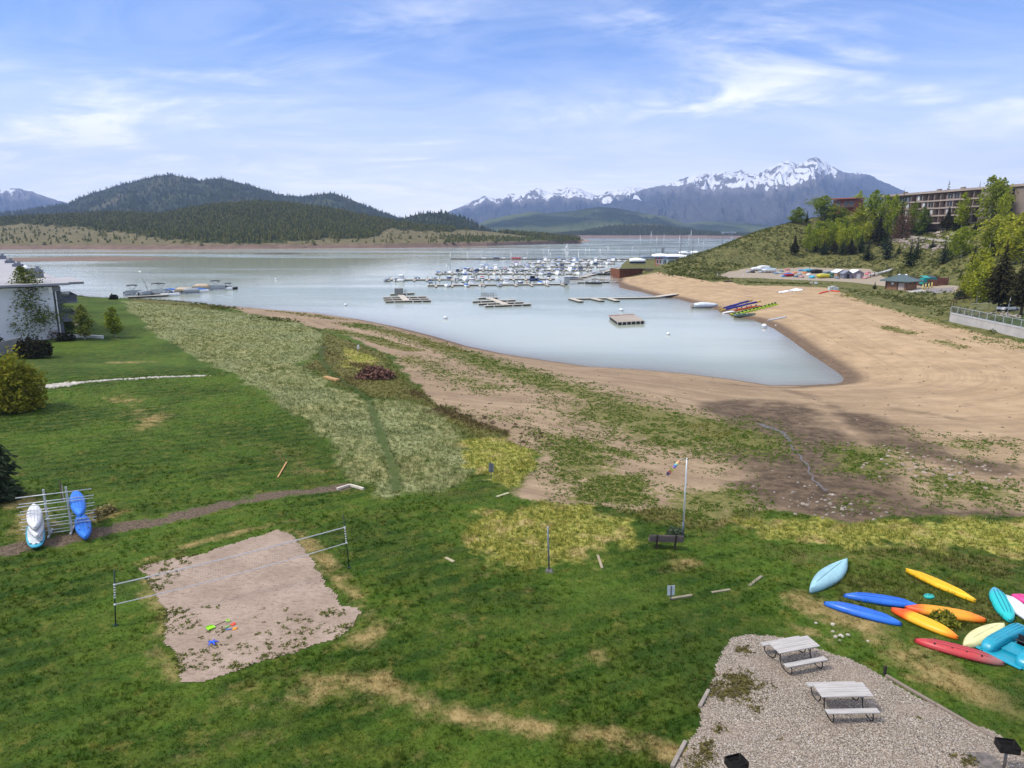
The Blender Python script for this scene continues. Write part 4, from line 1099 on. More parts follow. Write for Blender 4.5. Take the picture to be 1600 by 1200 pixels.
# conifers standing behind the roof
for u, v0, w, lab in [(1478,281,15,'dark spruce top showing above the roof of the long building'),(1526,282,9,'smallest spruce showing above the roof, left of the biggest aspen'),(1538,275,11,'reddish spruce top between the small spruce and the biggest aspen')]:
    p = aty(u, 330, 345 if u < 1500 else 335); gz_ = Hz(p[0], p[1])
    t, _ = proto('spruce', 0); o = dup(t, (p[0], p[1], gz_), random.uniform(0, 6), lab, SPR); hh = aty(u, v0, p[1])[2] - gz_; o.scale = (w / F * p[1] / 5.2 * 1.6,) * 2 + (hh / 10,)
# yellow-green willows on the right
WIL = 'yellow-green willows on the right slope'
for u, v0, v1, w, lab in [(1552,334,395,34,'leftmost of the high yellow-green willows'),(1571,331,400,36,'high yellow-green willow behind the dark spruce'),(1592,329,402,36,'high yellow-green willow nearest the right edge of the picture'),(1545,352,402,26,'lower willow under the leftmost high one'),(1590,358,412,34,'bright yellow willow between the two tall dark spruces'),
        (1606,345,410,34,'willow cut by the right edge of the picture'),(1533,385,445,26,'willow at the top of the bright clump by the dark spruce'),(1521,402,462,26,'feathery willow in the middle of the bright clump'),(1530,415,473,28,'lowest willow of the bright clump above the wooden fence'),(1513,424,466,18,'thin willow at the left of the bright clump'),(1541,400,468,20,'willow pressed against the tall dark spruce')]:
    plant('willow', u, v0, v1, lab, w, WIL)
plant('sprucebr', 1559.5, 375, 487, 'very tall dark brown-green spruce above the chain fence', 52, SPR, var=0)
plant('sprucebr', 1595, 379, 493, 'very tall dark spruce cut by the right edge, above the railing', 50, SPR, var=1)
plant('pale', 1504, 437, 458, 'pale straw-coloured shrub beside the willows', 17)
plant('darkb', 1500, 452, 467, 'dark green shrub at the end of the wooden fence', 18)

# left side
tB = broadleaf('birch_tree', 'tall loose-leaved birch in front of the white building wall', 'tree', 12.2, 6.9, .03, 9500, .17, LEAF_BIRCH, seed=5, limbs=38, stems=2, tip=.55, gap=.6)
p = P(50, 531); tB.location = tuple(p + np.array([-.3, 0, -.1])); tB.scale = (1.0, 1.0, (aty(35, 412, p[1])[2] - p[2]) / 12.2)
YNG = 'young staked trees on the lawn by the white building'
def young(u, v0, v1, w, seed, label):
    p = P(u, v1); hh = aty(u, v0, p[1])[2] - p[2]; ww = w / F * depth_of(p)
    t = broadleaf('young_tree', label, 'tree', hh, ww * 1.25, .10, 2600, .15, LEAF_BIRCH if seed == 1 else LEAF_ASPEN_DARK, seed=seed + 60, limbs=24, tip=.6, group=YNG, gap=.9)
    t.location = tuple(p)
young(133, 475, 531, 22, 1, 'young upright tree on the lawn just right of the white building')
young(180, 478, 527, 20, 2, 'young tree standing alone, farther right on the lawn by the building')
def bush(u, v0, v1, w, mat, label, n, leaf, seed, box=0., dep=None):
    p = P(u, v1); hh = aty(u, v0, p[1])[2] - p[2]; ww = w / F * depth_of(p)
    t = shrub('shrub', label, 'shrub', hh, ww, n, leaf, mat, seed, dep, box=box); t.location = tuple(p)
bush(26, 552, 641, 86, LEAF_FORSYTHIA, 'big yellow-green bush at the left edge of the lawn', 6500, .17, 3)
bush(54, 529, 559, 48, LEAF_DARKBUSH, 'dark clipped bush beside the grey retaining wall', 3600, .16, 4, .25)
bush(106, 489, 514, 26, LEAF_BIRCH, 'low green bush beside the lower balcony', 900, .2, 6)
bush(104, 518, 532, 30, LEAF_DARKBUSH, 'small dark shrub at the corner of the white building', 700, .16, 7)
bush(84, 510, 529, 22, LEAF_BARE, 'bare twiggy shrub against the white wall', 500, .12, 8)
bush(178, 460, 468, 14, LEAF_DARKBUSH, 'small dark bush on the bank before the pontoon boats', 300, .3, 9)
bush(586, 574, 590, 60, pm('reddish_stems', (.17, .085, .06), .9, var=.5, scale=2), 'low reddish-brown willow patch at the edge of the sand', 1500, .24, 12, 0, 4.)
sp = conifer('spruce_tree', 'thick spruce at the left edge beside the kayak rack', 'tree', 5.2, 4.4, 30, LEAF_SPRUCE_BLUE, 3, 13, sub=7, base=.03, group=SPR)
p = P(2, 783); sp.location = tuple(p + np.array([-.35, 0, 0]))
sp2 = conifer('spruce_tree', 'dark conifer bough reaching in at the left edge before the white building', 'tree', 7.5, 4.2, 26, LEAF_SPRUCE, 9, 11, sub=6, group=SPR)
p = P(-14, 545); sp2.location = tuple(p)

# sagebrush over the right hillside and the bank
x, y = rng.uniform(40, 330, 46000), rng.uniform(120, 470, 46000)
z = H(x, y)
hz = sdf(x, y, HILLZONE)
ok = (hz > -1) & (z > -.5) & (sdf(x, y, YARD) < 0) & (rng.uniform(0, 1, len(x)) < .25 + .75 * (fbm(x * .05, y * .05, 41, 3) > .47))
x, y = x[ok], y[ok]; s = rng.uniform(.4, 1.05, len(x))
k = fbm(x * .03, y * .03, 51, 3) > .5
def clump_at(x, y, s, mat, label, nb): return clumps('sagebrush', x, y, s, mat, label, nb, .75)
clump_at(x[k], y[k], s[k], LEAF_SAGE_D, 'green sagebrush and scrub over the right hillside', 8)
clump_at(x[~k], y[~k], s[~k] * .9, LEAF_SAGE, 'grey-olive sagebrush over the right hillside', 8)
cx_, cy_ = [], []
for pts, n, w in [([(1320,452),(1400,466),(1470,480),(1540,502),(1600,522)], 420, 2.2), ([(1385,462),(1480,474)], 160, 2.5), ([(1165,441),(1285,444)], 170, 1.6), ([(1030,424),(1065,430),(1112,438),(1140,435)], 200, 1.5),
                  ([(1400,455),(1480,460)], 120, 3), ([(205,468),(300,472),(345,480),(350,484)], 180, 2.), ([(120,463),(200,466)], 90, 1.5), ([(400,495),(460,503)], 60, 1.5)]:
    w2 = W2(pts)
    for _ in range(n):
        i = random.randrange(len(w2) - 1); f = random.random()
        cx_.append(w2[i][0] + (w2[i + 1][0] - w2[i][0]) * f + random.gauss(0, w)); cy_.append(w2[i][1] + (w2[i + 1][1] - w2[i][1]) * f + random.gauss(0, w))
cx_, cy_ = np.array(cx_), np.array(cy_)
clump_at(cx_, cy_, rng.uniform(.25, .62, len(cx_)), leafy('bank_scrub', (.06, .08, .016), (.17, .17, .05), .25), 'rough green scrub along the cut bank and shore edges', 9)

# tall bushes of the wild patches on the near ground: purple-brown dead stems
x, y = scatter(9000, 40, 140, -25, 12)
m = ground_masks(x, y); ok = (m['C'][:, 2] > .45) & (rng.uniform(0, 1, len(x)) < .4)
clumps('scrub', x[ok], y[ok], rng.uniform(.15, .36, ok.sum()), leafy('dead_scrub', (.075, .055, .030), (.17, .125, .07), .2), 'brown dead scrub between the meadow and the sand', 8, .7)

# loose stones: the pale line on the left lawn, the creek bed, the rocky bank on the hill
def stones(name, label, x, y, r0, r1, c, lift=.0):
    mb = MB()
    for a, b_ in zip(x, y):
        r = random.uniform(r0, r1); z = Hz(a, b_); n = 6
        rg = []
        for zz_, k in ((-.3, .7), (.15, 1.), (.55, .75), (.75, .25)):
            rg.append([(a + math.cos(j * 6.283 / n + r * 50) * r * k * random.uniform(.75, 1.2), b_ + math.sin(j * 6.283 / n + r * 50) * r * k * random.uniform(.7, 1.1), z + zz_ * r + lift) for j in range(n)])
        mb.loft(rg)
    return tag(mb.build(name, pm('stone_' + label[:6], c, .9, var=.4, scale=2, bump=.4)), label, None, None, 'stuff')
def along(pts, n, w):
    w2 = W2(pts); X, Y = [], []
    for _ in range(n):
        i = random.randrange(len(w2) - 1); f = random.random()
        X.append(w2[i][0] + (w2[i + 1][0] - w2[i][0]) * f + random.gauss(0, w)); Y.append(w2[i][1] + (w2[i + 1][1] - w2[i][1]) * f + random.gauss(0, w))
    return X, Y
stones('stones', 'pale line of stones crossing the left lawn', *along([(58,607),(85,603),(110,600)], 330, .45), .08, .2, (.50, .46, .40))
stones('stones', 'thin pale line of stones on the left lawn', *along([(105,600),(160,595),(240,590),(325,587)], 420, .16), .07, .17, (.50, .46, .40))
stones('stones', 'pale rocks along the muddy creek bed', *along([(1262,782),(1300,790),(1335,800)], 60, 1.0), .05, .16, (.27, .23, .19))
stones('stones', 'few pale stones on the sand beside the creek', *along([(1215,745),(1250,770),(1270,800)], 16, 1.4), .06, .18, (.34, .29, .24))
stones('stones', 'pale boulders on the bank below the long building', *along([(1440,362),(1480,368),(1500,371)], 40, 2.), .4, 1.3, (.42, .34, .28))
stones('stones', 'pinkish riprap wall on the hillside', *along([(1398,372),(1415,378),(1440,384),(1480,388)], 170, 2.), .4, .9, (.33, .27, .24))
stones('stones', 'scattered pebbles and rocks over the right of the beach', *along([(1400,720),(1480,735),(1580,745)], 90, 2.5), .06, .2, (.34, .27, .22))
stones('stones', 'few stones lying in the lawn between the kayaks and the gravel', *along([(1300,988),(1320,994),(1340,1000)], 9, .5), .05, .13, (.45, .40, .33))
stones('stones', 'rocks behind the chain fence', *along([(1548,487),(1575,492),(1600,497)], 40, .8), .15, .4, (.36, .31, .27))

bx_, by_ = rng.uniform(-70, 95, 2600), rng.uniform(52, 230, 2600); bm = ground_masks(bx_, by_)['A'][:, 0] > .7
bx_, by_ = bx_[bm], by_[bm]; bm = (H(bx_, by_) > WATER + .25) & (rng.uniform(0, 1, len(bx_)) < .55)
stones('stones', 'small stones and bits of driftwood strewn over the drawn-down beach', bx_[bm], by_[bm], .05, .17, (.24, .18, .13))
# ================================================================== THINGS ON THE LAWN
def two_tone(name, ends, mid, L, pos=(.22, .36, .80, .97), rough=.38):
    """moulded plastic whose colour changes along the hull (object x from -L/2 to L/2)"""
    m, t, b = new_mat(name)
    tc = t.n('ShaderNodeTexCoord'); s = t.n('ShaderNodeSeparateXYZ'); t.l(tc.outputs['Object'], s.inputs[0])
    f = t.math('ADD', t.math('DIVIDE', s.outputs[0], L), .5)
    n = t.noise(tc.outputs['Object'], 2.2, 4, .6)
    f = t.math('ADD', f, t.math('MULTIPLY', t.math('SUBTRACT', n, .5), .10))
    c = t.mix(t.rng(f, pos[0], pos[1]), ends[0], mid); c = t.mix(t.rng(f, pos[2], pos[3]), c, ends[1])
    c = t.mix(t.math('MULTIPLY', t.rng(t.noise(tc.outputs['Object'], 9, 4, .7), .55, .75), .22), c, (.35, .30, .22))
    t.l(c, b.inputs['Base Color']); b.inputs['Roughness'].default_value = rough
    return m

def plastic(name, c, rough=.42): return pm(name, c, rough, var=.2, scale=1.2, spec=.4)

def hull_sections(L, W, D, fine=2.3, full=.72, droop=.5, n=27, k=14, lift=.05, pinch=1.):
    """closed upturned hull: rounded bottom on top, deck edge near the ground"""
    rings = []
    for i in range(n):
        t = -1 + 2 * i / (n - 1); a = abs(t)
        w = W / 2 * max((1 - a ** fine), 0.0) ** full + .012
        zt = D * (1 - droop * a ** 3.2); zb = lift * (1 - a ** 2)
        rg = []
        for j in range(k):
            th = math.pi * j / (k - 1)
            c, s = math.cos(th), max(math.sin(th), 0.0)
            rg.append((t * L / 2, w * math.copysign(abs(c) ** .8, c), zb + (zt - zb) * s ** .72))
        for j in range(1, 5):
            q = -1 + 2 * j / 5
            rg.append((t * L / 2, w * q * .92, zb + (zt - zb) * .06))
        rings.append(rg)
    return rings

def ridge_on(L, W, D, y0, r, a0, a1, droop=.5, n=15, fine=2.3, full=.72, lift=.05, h=.0):
    pts = []
    for i in range(n):
        t = a0 + (a1 - a0) * i / (n - 1); a = abs(t)
        w = W / 2 * max((1 - a ** fine), 0) ** full + .012
        y = y0 * w
        zt = D * (1 - droop * a ** 3.2); zb = lift * (1 - a ** 2)
        c = min(abs(y0), .99) ** (1 / .8); s = math.sqrt(max(1 - c * c, 0))
        pts.append((t * L / 2, y, zb + (zt - zb) * s ** .72 + h))
    return pts

def kayak(name, label, cat, p, q, W, D, mat, ridge_mat, group=None, ridges=(-.42, 0, .42), fine=2.3, full=.72, droop=.5, handles=True, zoff=0., scupper=False, tilt=0.):
    """upturned boat lying between two points on the ground"""
    p, q = np.array(p), np.array(q)
    L = float(np.hypot(*(q - p)[:2])); c = (p + q) / 2
    t = thing(name, label, cat, (c[0], c[1], Hz(c[0], c[1]) + zoff), yaw(p, q), group)
    pitch_ = math.atan2(Hz(q[0], q[1]) - Hz(p[0], p[1]), L)
    t.rotation_euler = (tilt, -pitch_, yaw(p, q))
    MB().loft(hull_sections(L, W, D, fine, full, droop), True).build('hull', mat, t, True)
    for y0 in ridges:
        MB().tube(ridge_on(L, W, D, y0, .02, -.72, .72, droop, fine=fine, full=full), [.004] + [.019] * 13 + [.004], 6).build('strake', ridge_mat, t, True)
    if handles:
        for s in (-1, 1):
            x = s * L / 2 * .97
            MB().tube([(x, -.05, D * .5), (x + s * .05, -.03, D * .38), (x + s * .05, .03, D * .38), (x, .05, D * .5)], .014, 6).build('handle', pm('black_rubber', (.02, .02, .02), .7), t, True)
    if scupper:
        for x in (-.45, -.12, .15, .42):
            for y in (-.28, .28):
                zz = D * .93
                MB().tube([(x * L / 2 * 1.2, y * W, zz - .04), (x * L / 2 * 1.2, y * W, zz + .004)], .035, 8).build('scupper_hole', pm('dark_hole', (.03, .02, .02), .9), t)
    return t

z7 = lambda x, y: (1240 + x * .225, 840 + y * .225)
def K7(a, b): return P(*z7(*a)), P(*z7(*b))
GK = 'kayaks lying upturned on the grass'
pale_blue = plastic('pale_blue_hull', (.30, .52, .58)); 
a, b = K7((112,392), (370,182))
cn = kayak('canoe', 'wide pale blue canoe turned upside down at the edge of the long grass', 'canoe', a, b, 1.05, .42, pale_blue, pm('canoe_seam', (.14, .28, .30), .5), ridges=(0,), fine=1.75, full=.85, droop=.18, handles=False)
yel = plastic('yellow_hull', (.80, .45, .012)); a, b = K7((775,240), (1265,461))
kayak('kayak', 'long narrow yellow kayak lying farthest up in the long grass', 'kayak', a, b, .62, .32, yel, yel, GK, droop=.35, fine=1.6)
blu = plastic('blue_hull', (.025, .15, .62)); a, b = K7((345,412), (866,488))
kayak('kayak', 'blue kayak lying farther back of the two plain blue ones', 'kayak', a, b, .70, .34, blu, plastic('blue_ridge', (.02, .11, .5)), GK, droop=.55)
a, b = K7((208,466), (750,614))
kayak('kayak', 'blue kayak lying nearer the gravel of the two plain blue ones', 'kayak', a, b, .70, .34, blu, plastic('blue_ridge', (.02, .11, .5)), GK, droop=.55)
a, b = K7((675,507), (1142,712)); L_ = float(np.hypot(*(b - a)[:2]))
om = two_tone('sunset_hull', ((.80, .10, .015), (.85, .22, .02)), (.82, .42, .02), L_)
kayak('kayak', 'yellow kayak with an orange-red tip, crossing in front of the orange one', 'kayak', a, b, .74, .34, om, om, GK, droop=.5)
a, b = K7((770,503), (1337,592))
om2 = two_tone('orange_hull', ((.75, .09, .02), (.80, .16, .015)), (.82, .33, .03), float(np.hypot(*(b - a)[:2])), (.12, .30, .70, 1.))
kayak('kayak', 'orange kayak with a red end and a green weed growing beside it', 'kayak', a, b, .76, .36, om2, om2, GK, droop=.5)
a, b = K7((838,728), (1462,893))
rm = two_tone('red_hull', ((.50, .035, .045), (.30, .13, .12)), (.46, .05, .055), float(np.hypot(*(b - a)[:2])), (.02, .2, .62, .95))
kayak('kayak', 'long faded red kayak lying nearest the gravel pad', 'kayak', a, b, .74, .33, rm, pm('red_ridge', (.30, .045, .05), .5), GK, droop=.5, scupper=True)
a, b = K7((1180,772), (1460,622))
kayak('kayak', 'short rounded pale yellow kayak beside the turquoise pedal boat', 'kayak', a, b, .86, .34, plastic('cream_hull', (.72, .68, .34)), plastic('cream_ridge', (.70, .66, .33)), GK, ridges=(0,), fine=2.1, full=.8, droop=.35, handles=False)
a, b = K7((1388,367), (1500,597)); tm = two_tone('teal_hull', ((.10, .36, .55), (.02, .45, .47)), (.02, .47, .46), float(np.hypot(*(b - a)[:2])), (.05, .35, .9, 1.0))
kayak('kayak', 'turquoise kayak with a bluish end and dark grooves', 'kayak', a, b, .80, .34, tm, pm('teal_ridge', (.01, .16, .28), .5), GK, fine=2.5, droop=.45)
a = P(*z7(1462,417)); b = a + (P(*z7(1600,548)) - a) * 1.35
kayak('kayak', 'white kayak cut by the right edge of the picture', 'kayak', a, b, .74, .32, plastic('white_hull', (.72, .73, .76)), plastic('white_ridge', (.62, .63, .66)), GK, fine=2.1)
a = P(*z7(1508,416)); b = a + (P(*z7(1600,446)) - a) * 3.2
kayak('kayak', 'pink kayak just showing behind the white one at the right edge', 'kayak', a, b, .72, .32, plastic('pink_hull', (.72, .06, .26)), plastic('pink_ridge', (.62, .05, .22)), GK)
# small turquoise lid in the grass
p = P(*z7(940,415))
t = thing('lid', 'small turquoise plastic lid lying in the grass below the yellow kayak', 'lid', p, .3)
r8 = [(math.cos(i * .3927) * .26, math.sin(i * .3927) * .2) for i in range(16)]
MB().loft([[(x * k, y * k, z) for x, y in r8] for k, z in ((1., .0), (1., .07), (.92, .11), (.5, .125), (.02, .13))]).build('cover', plastic('lid_teal', (.03, .42, .38)), t, True)
MB().tube([(-.07, 0, .12), (-.05, 0, .17), (.05, 0, .17), (.07, 0, .12)], .015, 6).build('knob', plastic('lid_teal', (0, 0, 0)), t, True)
p = P(*z7(1035,600)); 
t = shrub('weed_plant', 'tall yellow-green weed growing between the orange kayaks', 'plant', .62, 1.25, 420, .10, leafy('tall_weed', (.10, .13, .016), (.34, .33, .05), .4), 31); t.location = tuple(p)
p = P(1068, 838)
t = shrub('weed_plant', 'bluish-green tuft growing at the foot of the flagpole', 'plant', .45, 1.1, 300, .09, leafy('blue_weed', (.04, .07, .04), (.13, .17, .10), .3), 33); t.location = tuple(p + np.array([-.45, .2, 0]))

# --- upturned pedal boat
teal = plastic('pedal_boat_teal', (.012, .30, .42), .35)
a, b = P(*z7(1325,800)), P(*z7(1592,650)); L_ = float(np.hypot(*(b - a)[:2])); c = (a + b) / 2
ang = yaw(a, b)
t = thing('pedal_boat', 'turquoise pedal boat turned upside down with its black paddle wheel showing', 'pedal boat', (c[0], c[1], Hz(c[0], c[1])), ang)
def pontoon(y0):
    rings = []
    for i in range(15):
        s = -1 + 2 * i / 14; k = (1 - abs(s) ** 5) ** .5 if abs(s) < 1 else 0
        w = .30 * (.55 + .45 * k); h = .10 + .40 * (.25 + .75 * k) * (1 - .12 * s)
        rings.append([(s * L_ / 2, y0 + w * math.copysign(abs(math.cos(th)) ** .45, math.cos(th)), .08 + (h - .08) * max(math.sin(th), 0) ** .5) for th in [math.pi * j / 11 for j in range(12)]] + [(s * L_ / 2, y0 - w * .5, .07), (s * L_ / 2, y0 + w * .5, .07)])
    return MB().loft(rings)
for y0 in (0., -1.28):
    o = pontoon(y0).build('pontoon', teal, t, True)
    for y in (-.13, .0, .13): MB().tube([(-L_ * .36, y0 + y, .475), (-L_ * .3, y0 + y, .50), (L_ * .3, y0 + y, .46), (L_ * .36, y0 + y, .43)], .028, 6).build('rib', plastic('pedal_boat_rib', (.008, .24, .36)), o, True)
MB().box((0, -.64, .10), (L_ * 1.02, 1.98, .05)).box((-.55, -.64, .17), (.9, .66, .12)).box((.75, -.64, .15), (.7, .6, .09)).build('deck', teal, t, bevel=.02)
MB().box((-L_ * .52, -.64, .12), (.22, 1.5, .06)).build('rim', teal, t, bevel=.02)
w = MB()
for k in range(6):
    a6 = k * math.pi / 3
    w.box((.12, -.64, .26), (.05, .40, .34), M=Matrix.Translation((.12, -.64, .26)) @ Matrix.Rotation(a6, 4, 'Y') @ Matrix.Translation((-.12, .64, -.12)))
w.tube([(.12, -.9, .26), (.12, -.38, .26)], .05, 8)
w.build('paddle_wheel', pm('black_plastic', (.018, .018, .02), .5), t)

# --- picnic tables
WOOD = pm('grey_weathered_wood', (.42, .395, .375), .8, var=.22, scale=2.2, bump=.35, bscale=14, stretch=(.6, 7, 7))
BLACKPIPE = pm('black_pipe', (.016, .015, .016), .45, .3)
def picnic_table(label, quad):
    q = [P(*c, 0.) for c in quad]
    # corners of the top are .75 m up: find them on that plane instead
    z0 = Hz(*P(quad[3][0], quad[3][1] + 25)[:2])
    q = [atz(u, v, z0 + .75) for u, v in quad]
    c = sum(q) / 4; ang = yaw((q[3] + q[0]) / 2, (q[2] + q[1]) / 2)
    L = 1.86; t = thing('picnic_table', label, 'picnic table', (c[0], c[1], z0), ang, 'picnic tables on the gravel')
    mb = MB()
    for k in range(3): mb.box((0, (-1 + k) * .262, .735), (L, .252, .04))
    for s in (-1, 1): mb.box((s * .55, 0, .70), (.09, .74, .035))
    mb.build('tabletop', WOOD, t, bevel=.006)
    for s in (-1, 1):
        MB().box((0, s * .76, .435), (L, .25, .04)).build('seat', WOOD, t, bevel=.006)
    for s in (-1, 1):
        x = s * .70; mb = MB()
        prof = [(.34, .715), (.30, .66), (.20, .60), (.13, .50), (.13, .36), (.17, .20), (.30, .08), (.50, .03), (.72, .03), (.84, .09), (.88, .2), (.86, .33), (.80, .405)]
        for g in (-1, 1): mb.tube([(x, g * y, z) for y, z in prof], .021, 7)
        mb.tube([(x, -.34, .705), (x, .34, .705)], .018, 6)
        mb.tube([(x, -.135, .42), (x, .135, .42)], .018, 6)
        mb.build('leg_frame', BLACKPIPE, t, True)
        MB().tube([(x, 0, .42), (x - s * .42, 0, .70)], .015, 6).build('brace', BLACKPIPE, t, True)
    return t
z4_ = lambda x, y: (1160 + x * .15, 980 + y * .15)
picnic_table('grey wooden picnic table standing farther back, beside the grass edge', [z4_(268,165), z4_(672,95), z4_(812,185), z4_(388,265)])
picnic_table('grey wooden picnic table standing nearer, in the middle of the gravel', [z4_(722,590), z4_(1255,580), z4_(1372,708), z4_(830,722)])

# --- pedestal grills
def grill(label, u, v, zt, rz, rusty):
    g = atz(u, v, zt); x, y = g[0], g[1]; z0 = Hz(x, y)
    t = thing('park_grill', label, 'grill', (x, y, z0), rz, 'charcoal grills at the gravel pad')
    st = pm('sooty_steel', (.022, .020, .019), .65, .5, var=.4, scale=6, bump=.2); h = zt - z0
    MB().tube([(0, 0, -.1), (0, 0, h - .22)], .045, 10).build('post', pm('galvanised_post', (.18, .17, .16), .55, .7), t, True)
    mb = MB()
    W_, D_, Hh = .56, .44, .24
    mb.box((0, 0, h - .22), (W_, D_, .012)); mb.box((-W_ / 2, 0, h - .11), (.012, D_, Hh)); mb.box((W_ / 2, 0, h - .11), (.012, D_, Hh)); mb.box((0, D_ / 2, h - .11), (W_ - .03, .012, Hh)); mb.box((0, -D_ / 2, h - .17), (W_ - .03, .012, .12))
    mb.build('firebox', st, t)
    mb = MB()
    for k in range(13): mb.tube([(-.25 + k * .0417, -.24, h - .02), (-.25 + k * .0417, .16, h - .02)], .007, 5)
    for y_ in (-.2, .12): mb.tube([(-.27, y_, h - .03), (.27, y_, h - .03)], .009, 5)
    mb.build('grate', st, t)
    MB().tube([(-.2, -.24, h - .02), (-.2, -.34, h + .0), (-.12, -.34, h), (-.12, -.24, h - .02)], .009, 5).build('handle', st, t)
grill('black charcoal grill on a post in the lower right corner, above an ash stain', 1575, 1161, .98, R(-12), 0)
grill('black charcoal grill cut by the bottom edge of the picture', 1151, 1187, .95, R(18), 1)
# ash stain and timber edging
p = P(1538, 1190); 
ash = drape_w('ash_stain', np.array([(p[0] + math.cos(i * .4488) * .55, p[1] + math.sin(i * .4488) * .5) for i in range(14)]), pm('ash', (.16, .14, .125), .95, var=.5, scale=5), .026, .05, .14, 4., 9, 'grey ash stain on the gravel under the grill', 'structure')
def timber(name, label, pa, pb, w, h, c, lift=.0, cat='board', group=None):
    a, b = P(*pa), P(*pb); L = float(np.hypot(*(b - a)[:2]))
    m = (a + b) / 2
    o = MB().box((0, 0, h / 2), (L, w, h)).box((L * .3, 0, h * .52), (L * .3, w * 1.02, h)).build(name, pm('timber_' + label[:9], c, .85, var=.3, scale=2, bump=.3, stretch=(1, 6, 6)), None, bevel=.01)
    o.location = (m[0], m[1], (Hz(a[0], a[1]) + Hz(b[0], b[1])) / 2 + lift); o.rotation_euler = (0, -math.atan2(Hz(b[0], b[1]) - Hz(a[0], a[1]), L), yaw(a, b))
    return tag(o, label, cat, group)
timber('edging_timber', 'long weathered edging timber along the right side of the gravel', (1384,1057), (1600,1182), .13, .14, (.24, .19, .15), -.05, 'edging')
timber('edging_timber', 'short grey edging timber on the left side of the gravel', (1107,1080), (1093,1106), .13, .13, (.30, .26, .22), -.04, 'edging')
timber('edging_timber', 'grey edging timber at the bottom left corner of the gravel', (1071,1160), (1050,1200), .13, .13, (.30, .26, .22), -.04, 'edging')
t = thing('stake', 'short dark stake at the start of the long edging timber', 'stake', P(1382,1055), .2)
MB().box((0, 0, .16), (.09, .09, .42)).build('post', pm('dark_stake', (.03, .025, .02), .9), t, bevel=.01); MB().box((0, 0, .385), (.12, .12, .03), taper=.7).build('cap', pm('dark_stake', (0, 0, 0)), t)
EG = 'pale landscape timbers in the lawn below the bench'
timber('landscape_timber', 'pale timber lying at the foot of the white sign', (1047,936.5), (1081,931), .15, .12, (.27, .24, .16), -.05, 'timber', EG)
timber('landscape_timber', 'pale timber lying right of the one at the sign, half sunk in grass', (1112,926), (1141,921.5), .15, .10, (.27, .24, .15), -.06, 'timber', EG)
timber('landscape_timber', 'pale timber lying aslant, farthest from the white sign', (1171,915.5), (1190,901), .15, .11, (.27, .24, .15), -.05, 'timber', EG)
timber('wooden_board', 'loose pale board in the grass at the left of the yellow tuft', (696,871.5), (709,878), .16, .05, (.42, .36, .23), -.01)
timber('wooden_board', 'thin pale stake lying right of the yellow tuft', (934,869), (941,889), .13, .06, (.36, .30, .20), .02)
timber('wooden_board', 'pale plank half hidden in grass below the grey sign', (776,777), (795,771), .18, .06, (.42, .40, .24), .01)
timber('wooden_board', 'orange-brown plank bench lying in the wild grass', (508,591), (528,596), .55, .22, (.45, .27, .12), .05)
timber('wooden_stick', 'long orange wooden stick lying on the left lawn', (434,747), (448,723), .09, .07, (.55, .31, .13), .02, 'stick')
# open timber frame at the end of the mulch path
a, b, c = P(527, 766), P(547, 760), P(568, 766)
t = thing('timber_frame', 'pale open corner of timbers at the end of the mulch path', 'timber frame', tuple((a + c) / 2))
o = np.array((a + c) / 2)
pale = pm('pale_timber', (.55, .49, .40), .8, var=.25, scale=3)
for p, q in ((a, b), (b, c)): MB().beam(tuple(p - o + [0, 0, .1]), tuple(q - o + [0, 0, .1]), .16, .16).build('beam', pale, t, bevel=.01)

# --- park bench seen from behind
p0, p1 = P(1026, 857.5), P(1054, 859.0); c = (p0 + p1) / 2
t = thing('park_bench', 'dark weathered wooden bench facing the lake, seen from behind', 'bench', tuple(c), yaw(p0, p1))
DW = pm('dark_weathered_wood', (.125, .10, .095), .85, var=.35, scale=3, bump=.4, stretch=(.5, 8, 8)); DM = pm('dark_brown_steel', (.035, .025, .02), .6)
mb = MB()
for k in range(3): mb.beam((-.92, -.10 - .035 * k, .56 + .135 * k), (.92, -.10 - .035 * k, .56 + .135 * k), .05, .125)
mb.build('backrest', DW, t, bevel=.008)
mb = MB()
for k in range(3): mb.box((0, .04 + .145 * k, .45), (1.84, .135, .05))
mb.build('seat', DW, t, bevel=.008)
for s in (-1, 1):
    mb = MB().beam((s * .5, -.02, -.1), (s * .5, -.02, .45), .09, .09).beam((s * .5, -.11, .36), (s * .5, -.21, .93), .09, .045).beam((s * .5, -.1, .40), (s * .5, .40, .40), .08, .06)
    mb.build('leg', DM, t, bevel=.005)

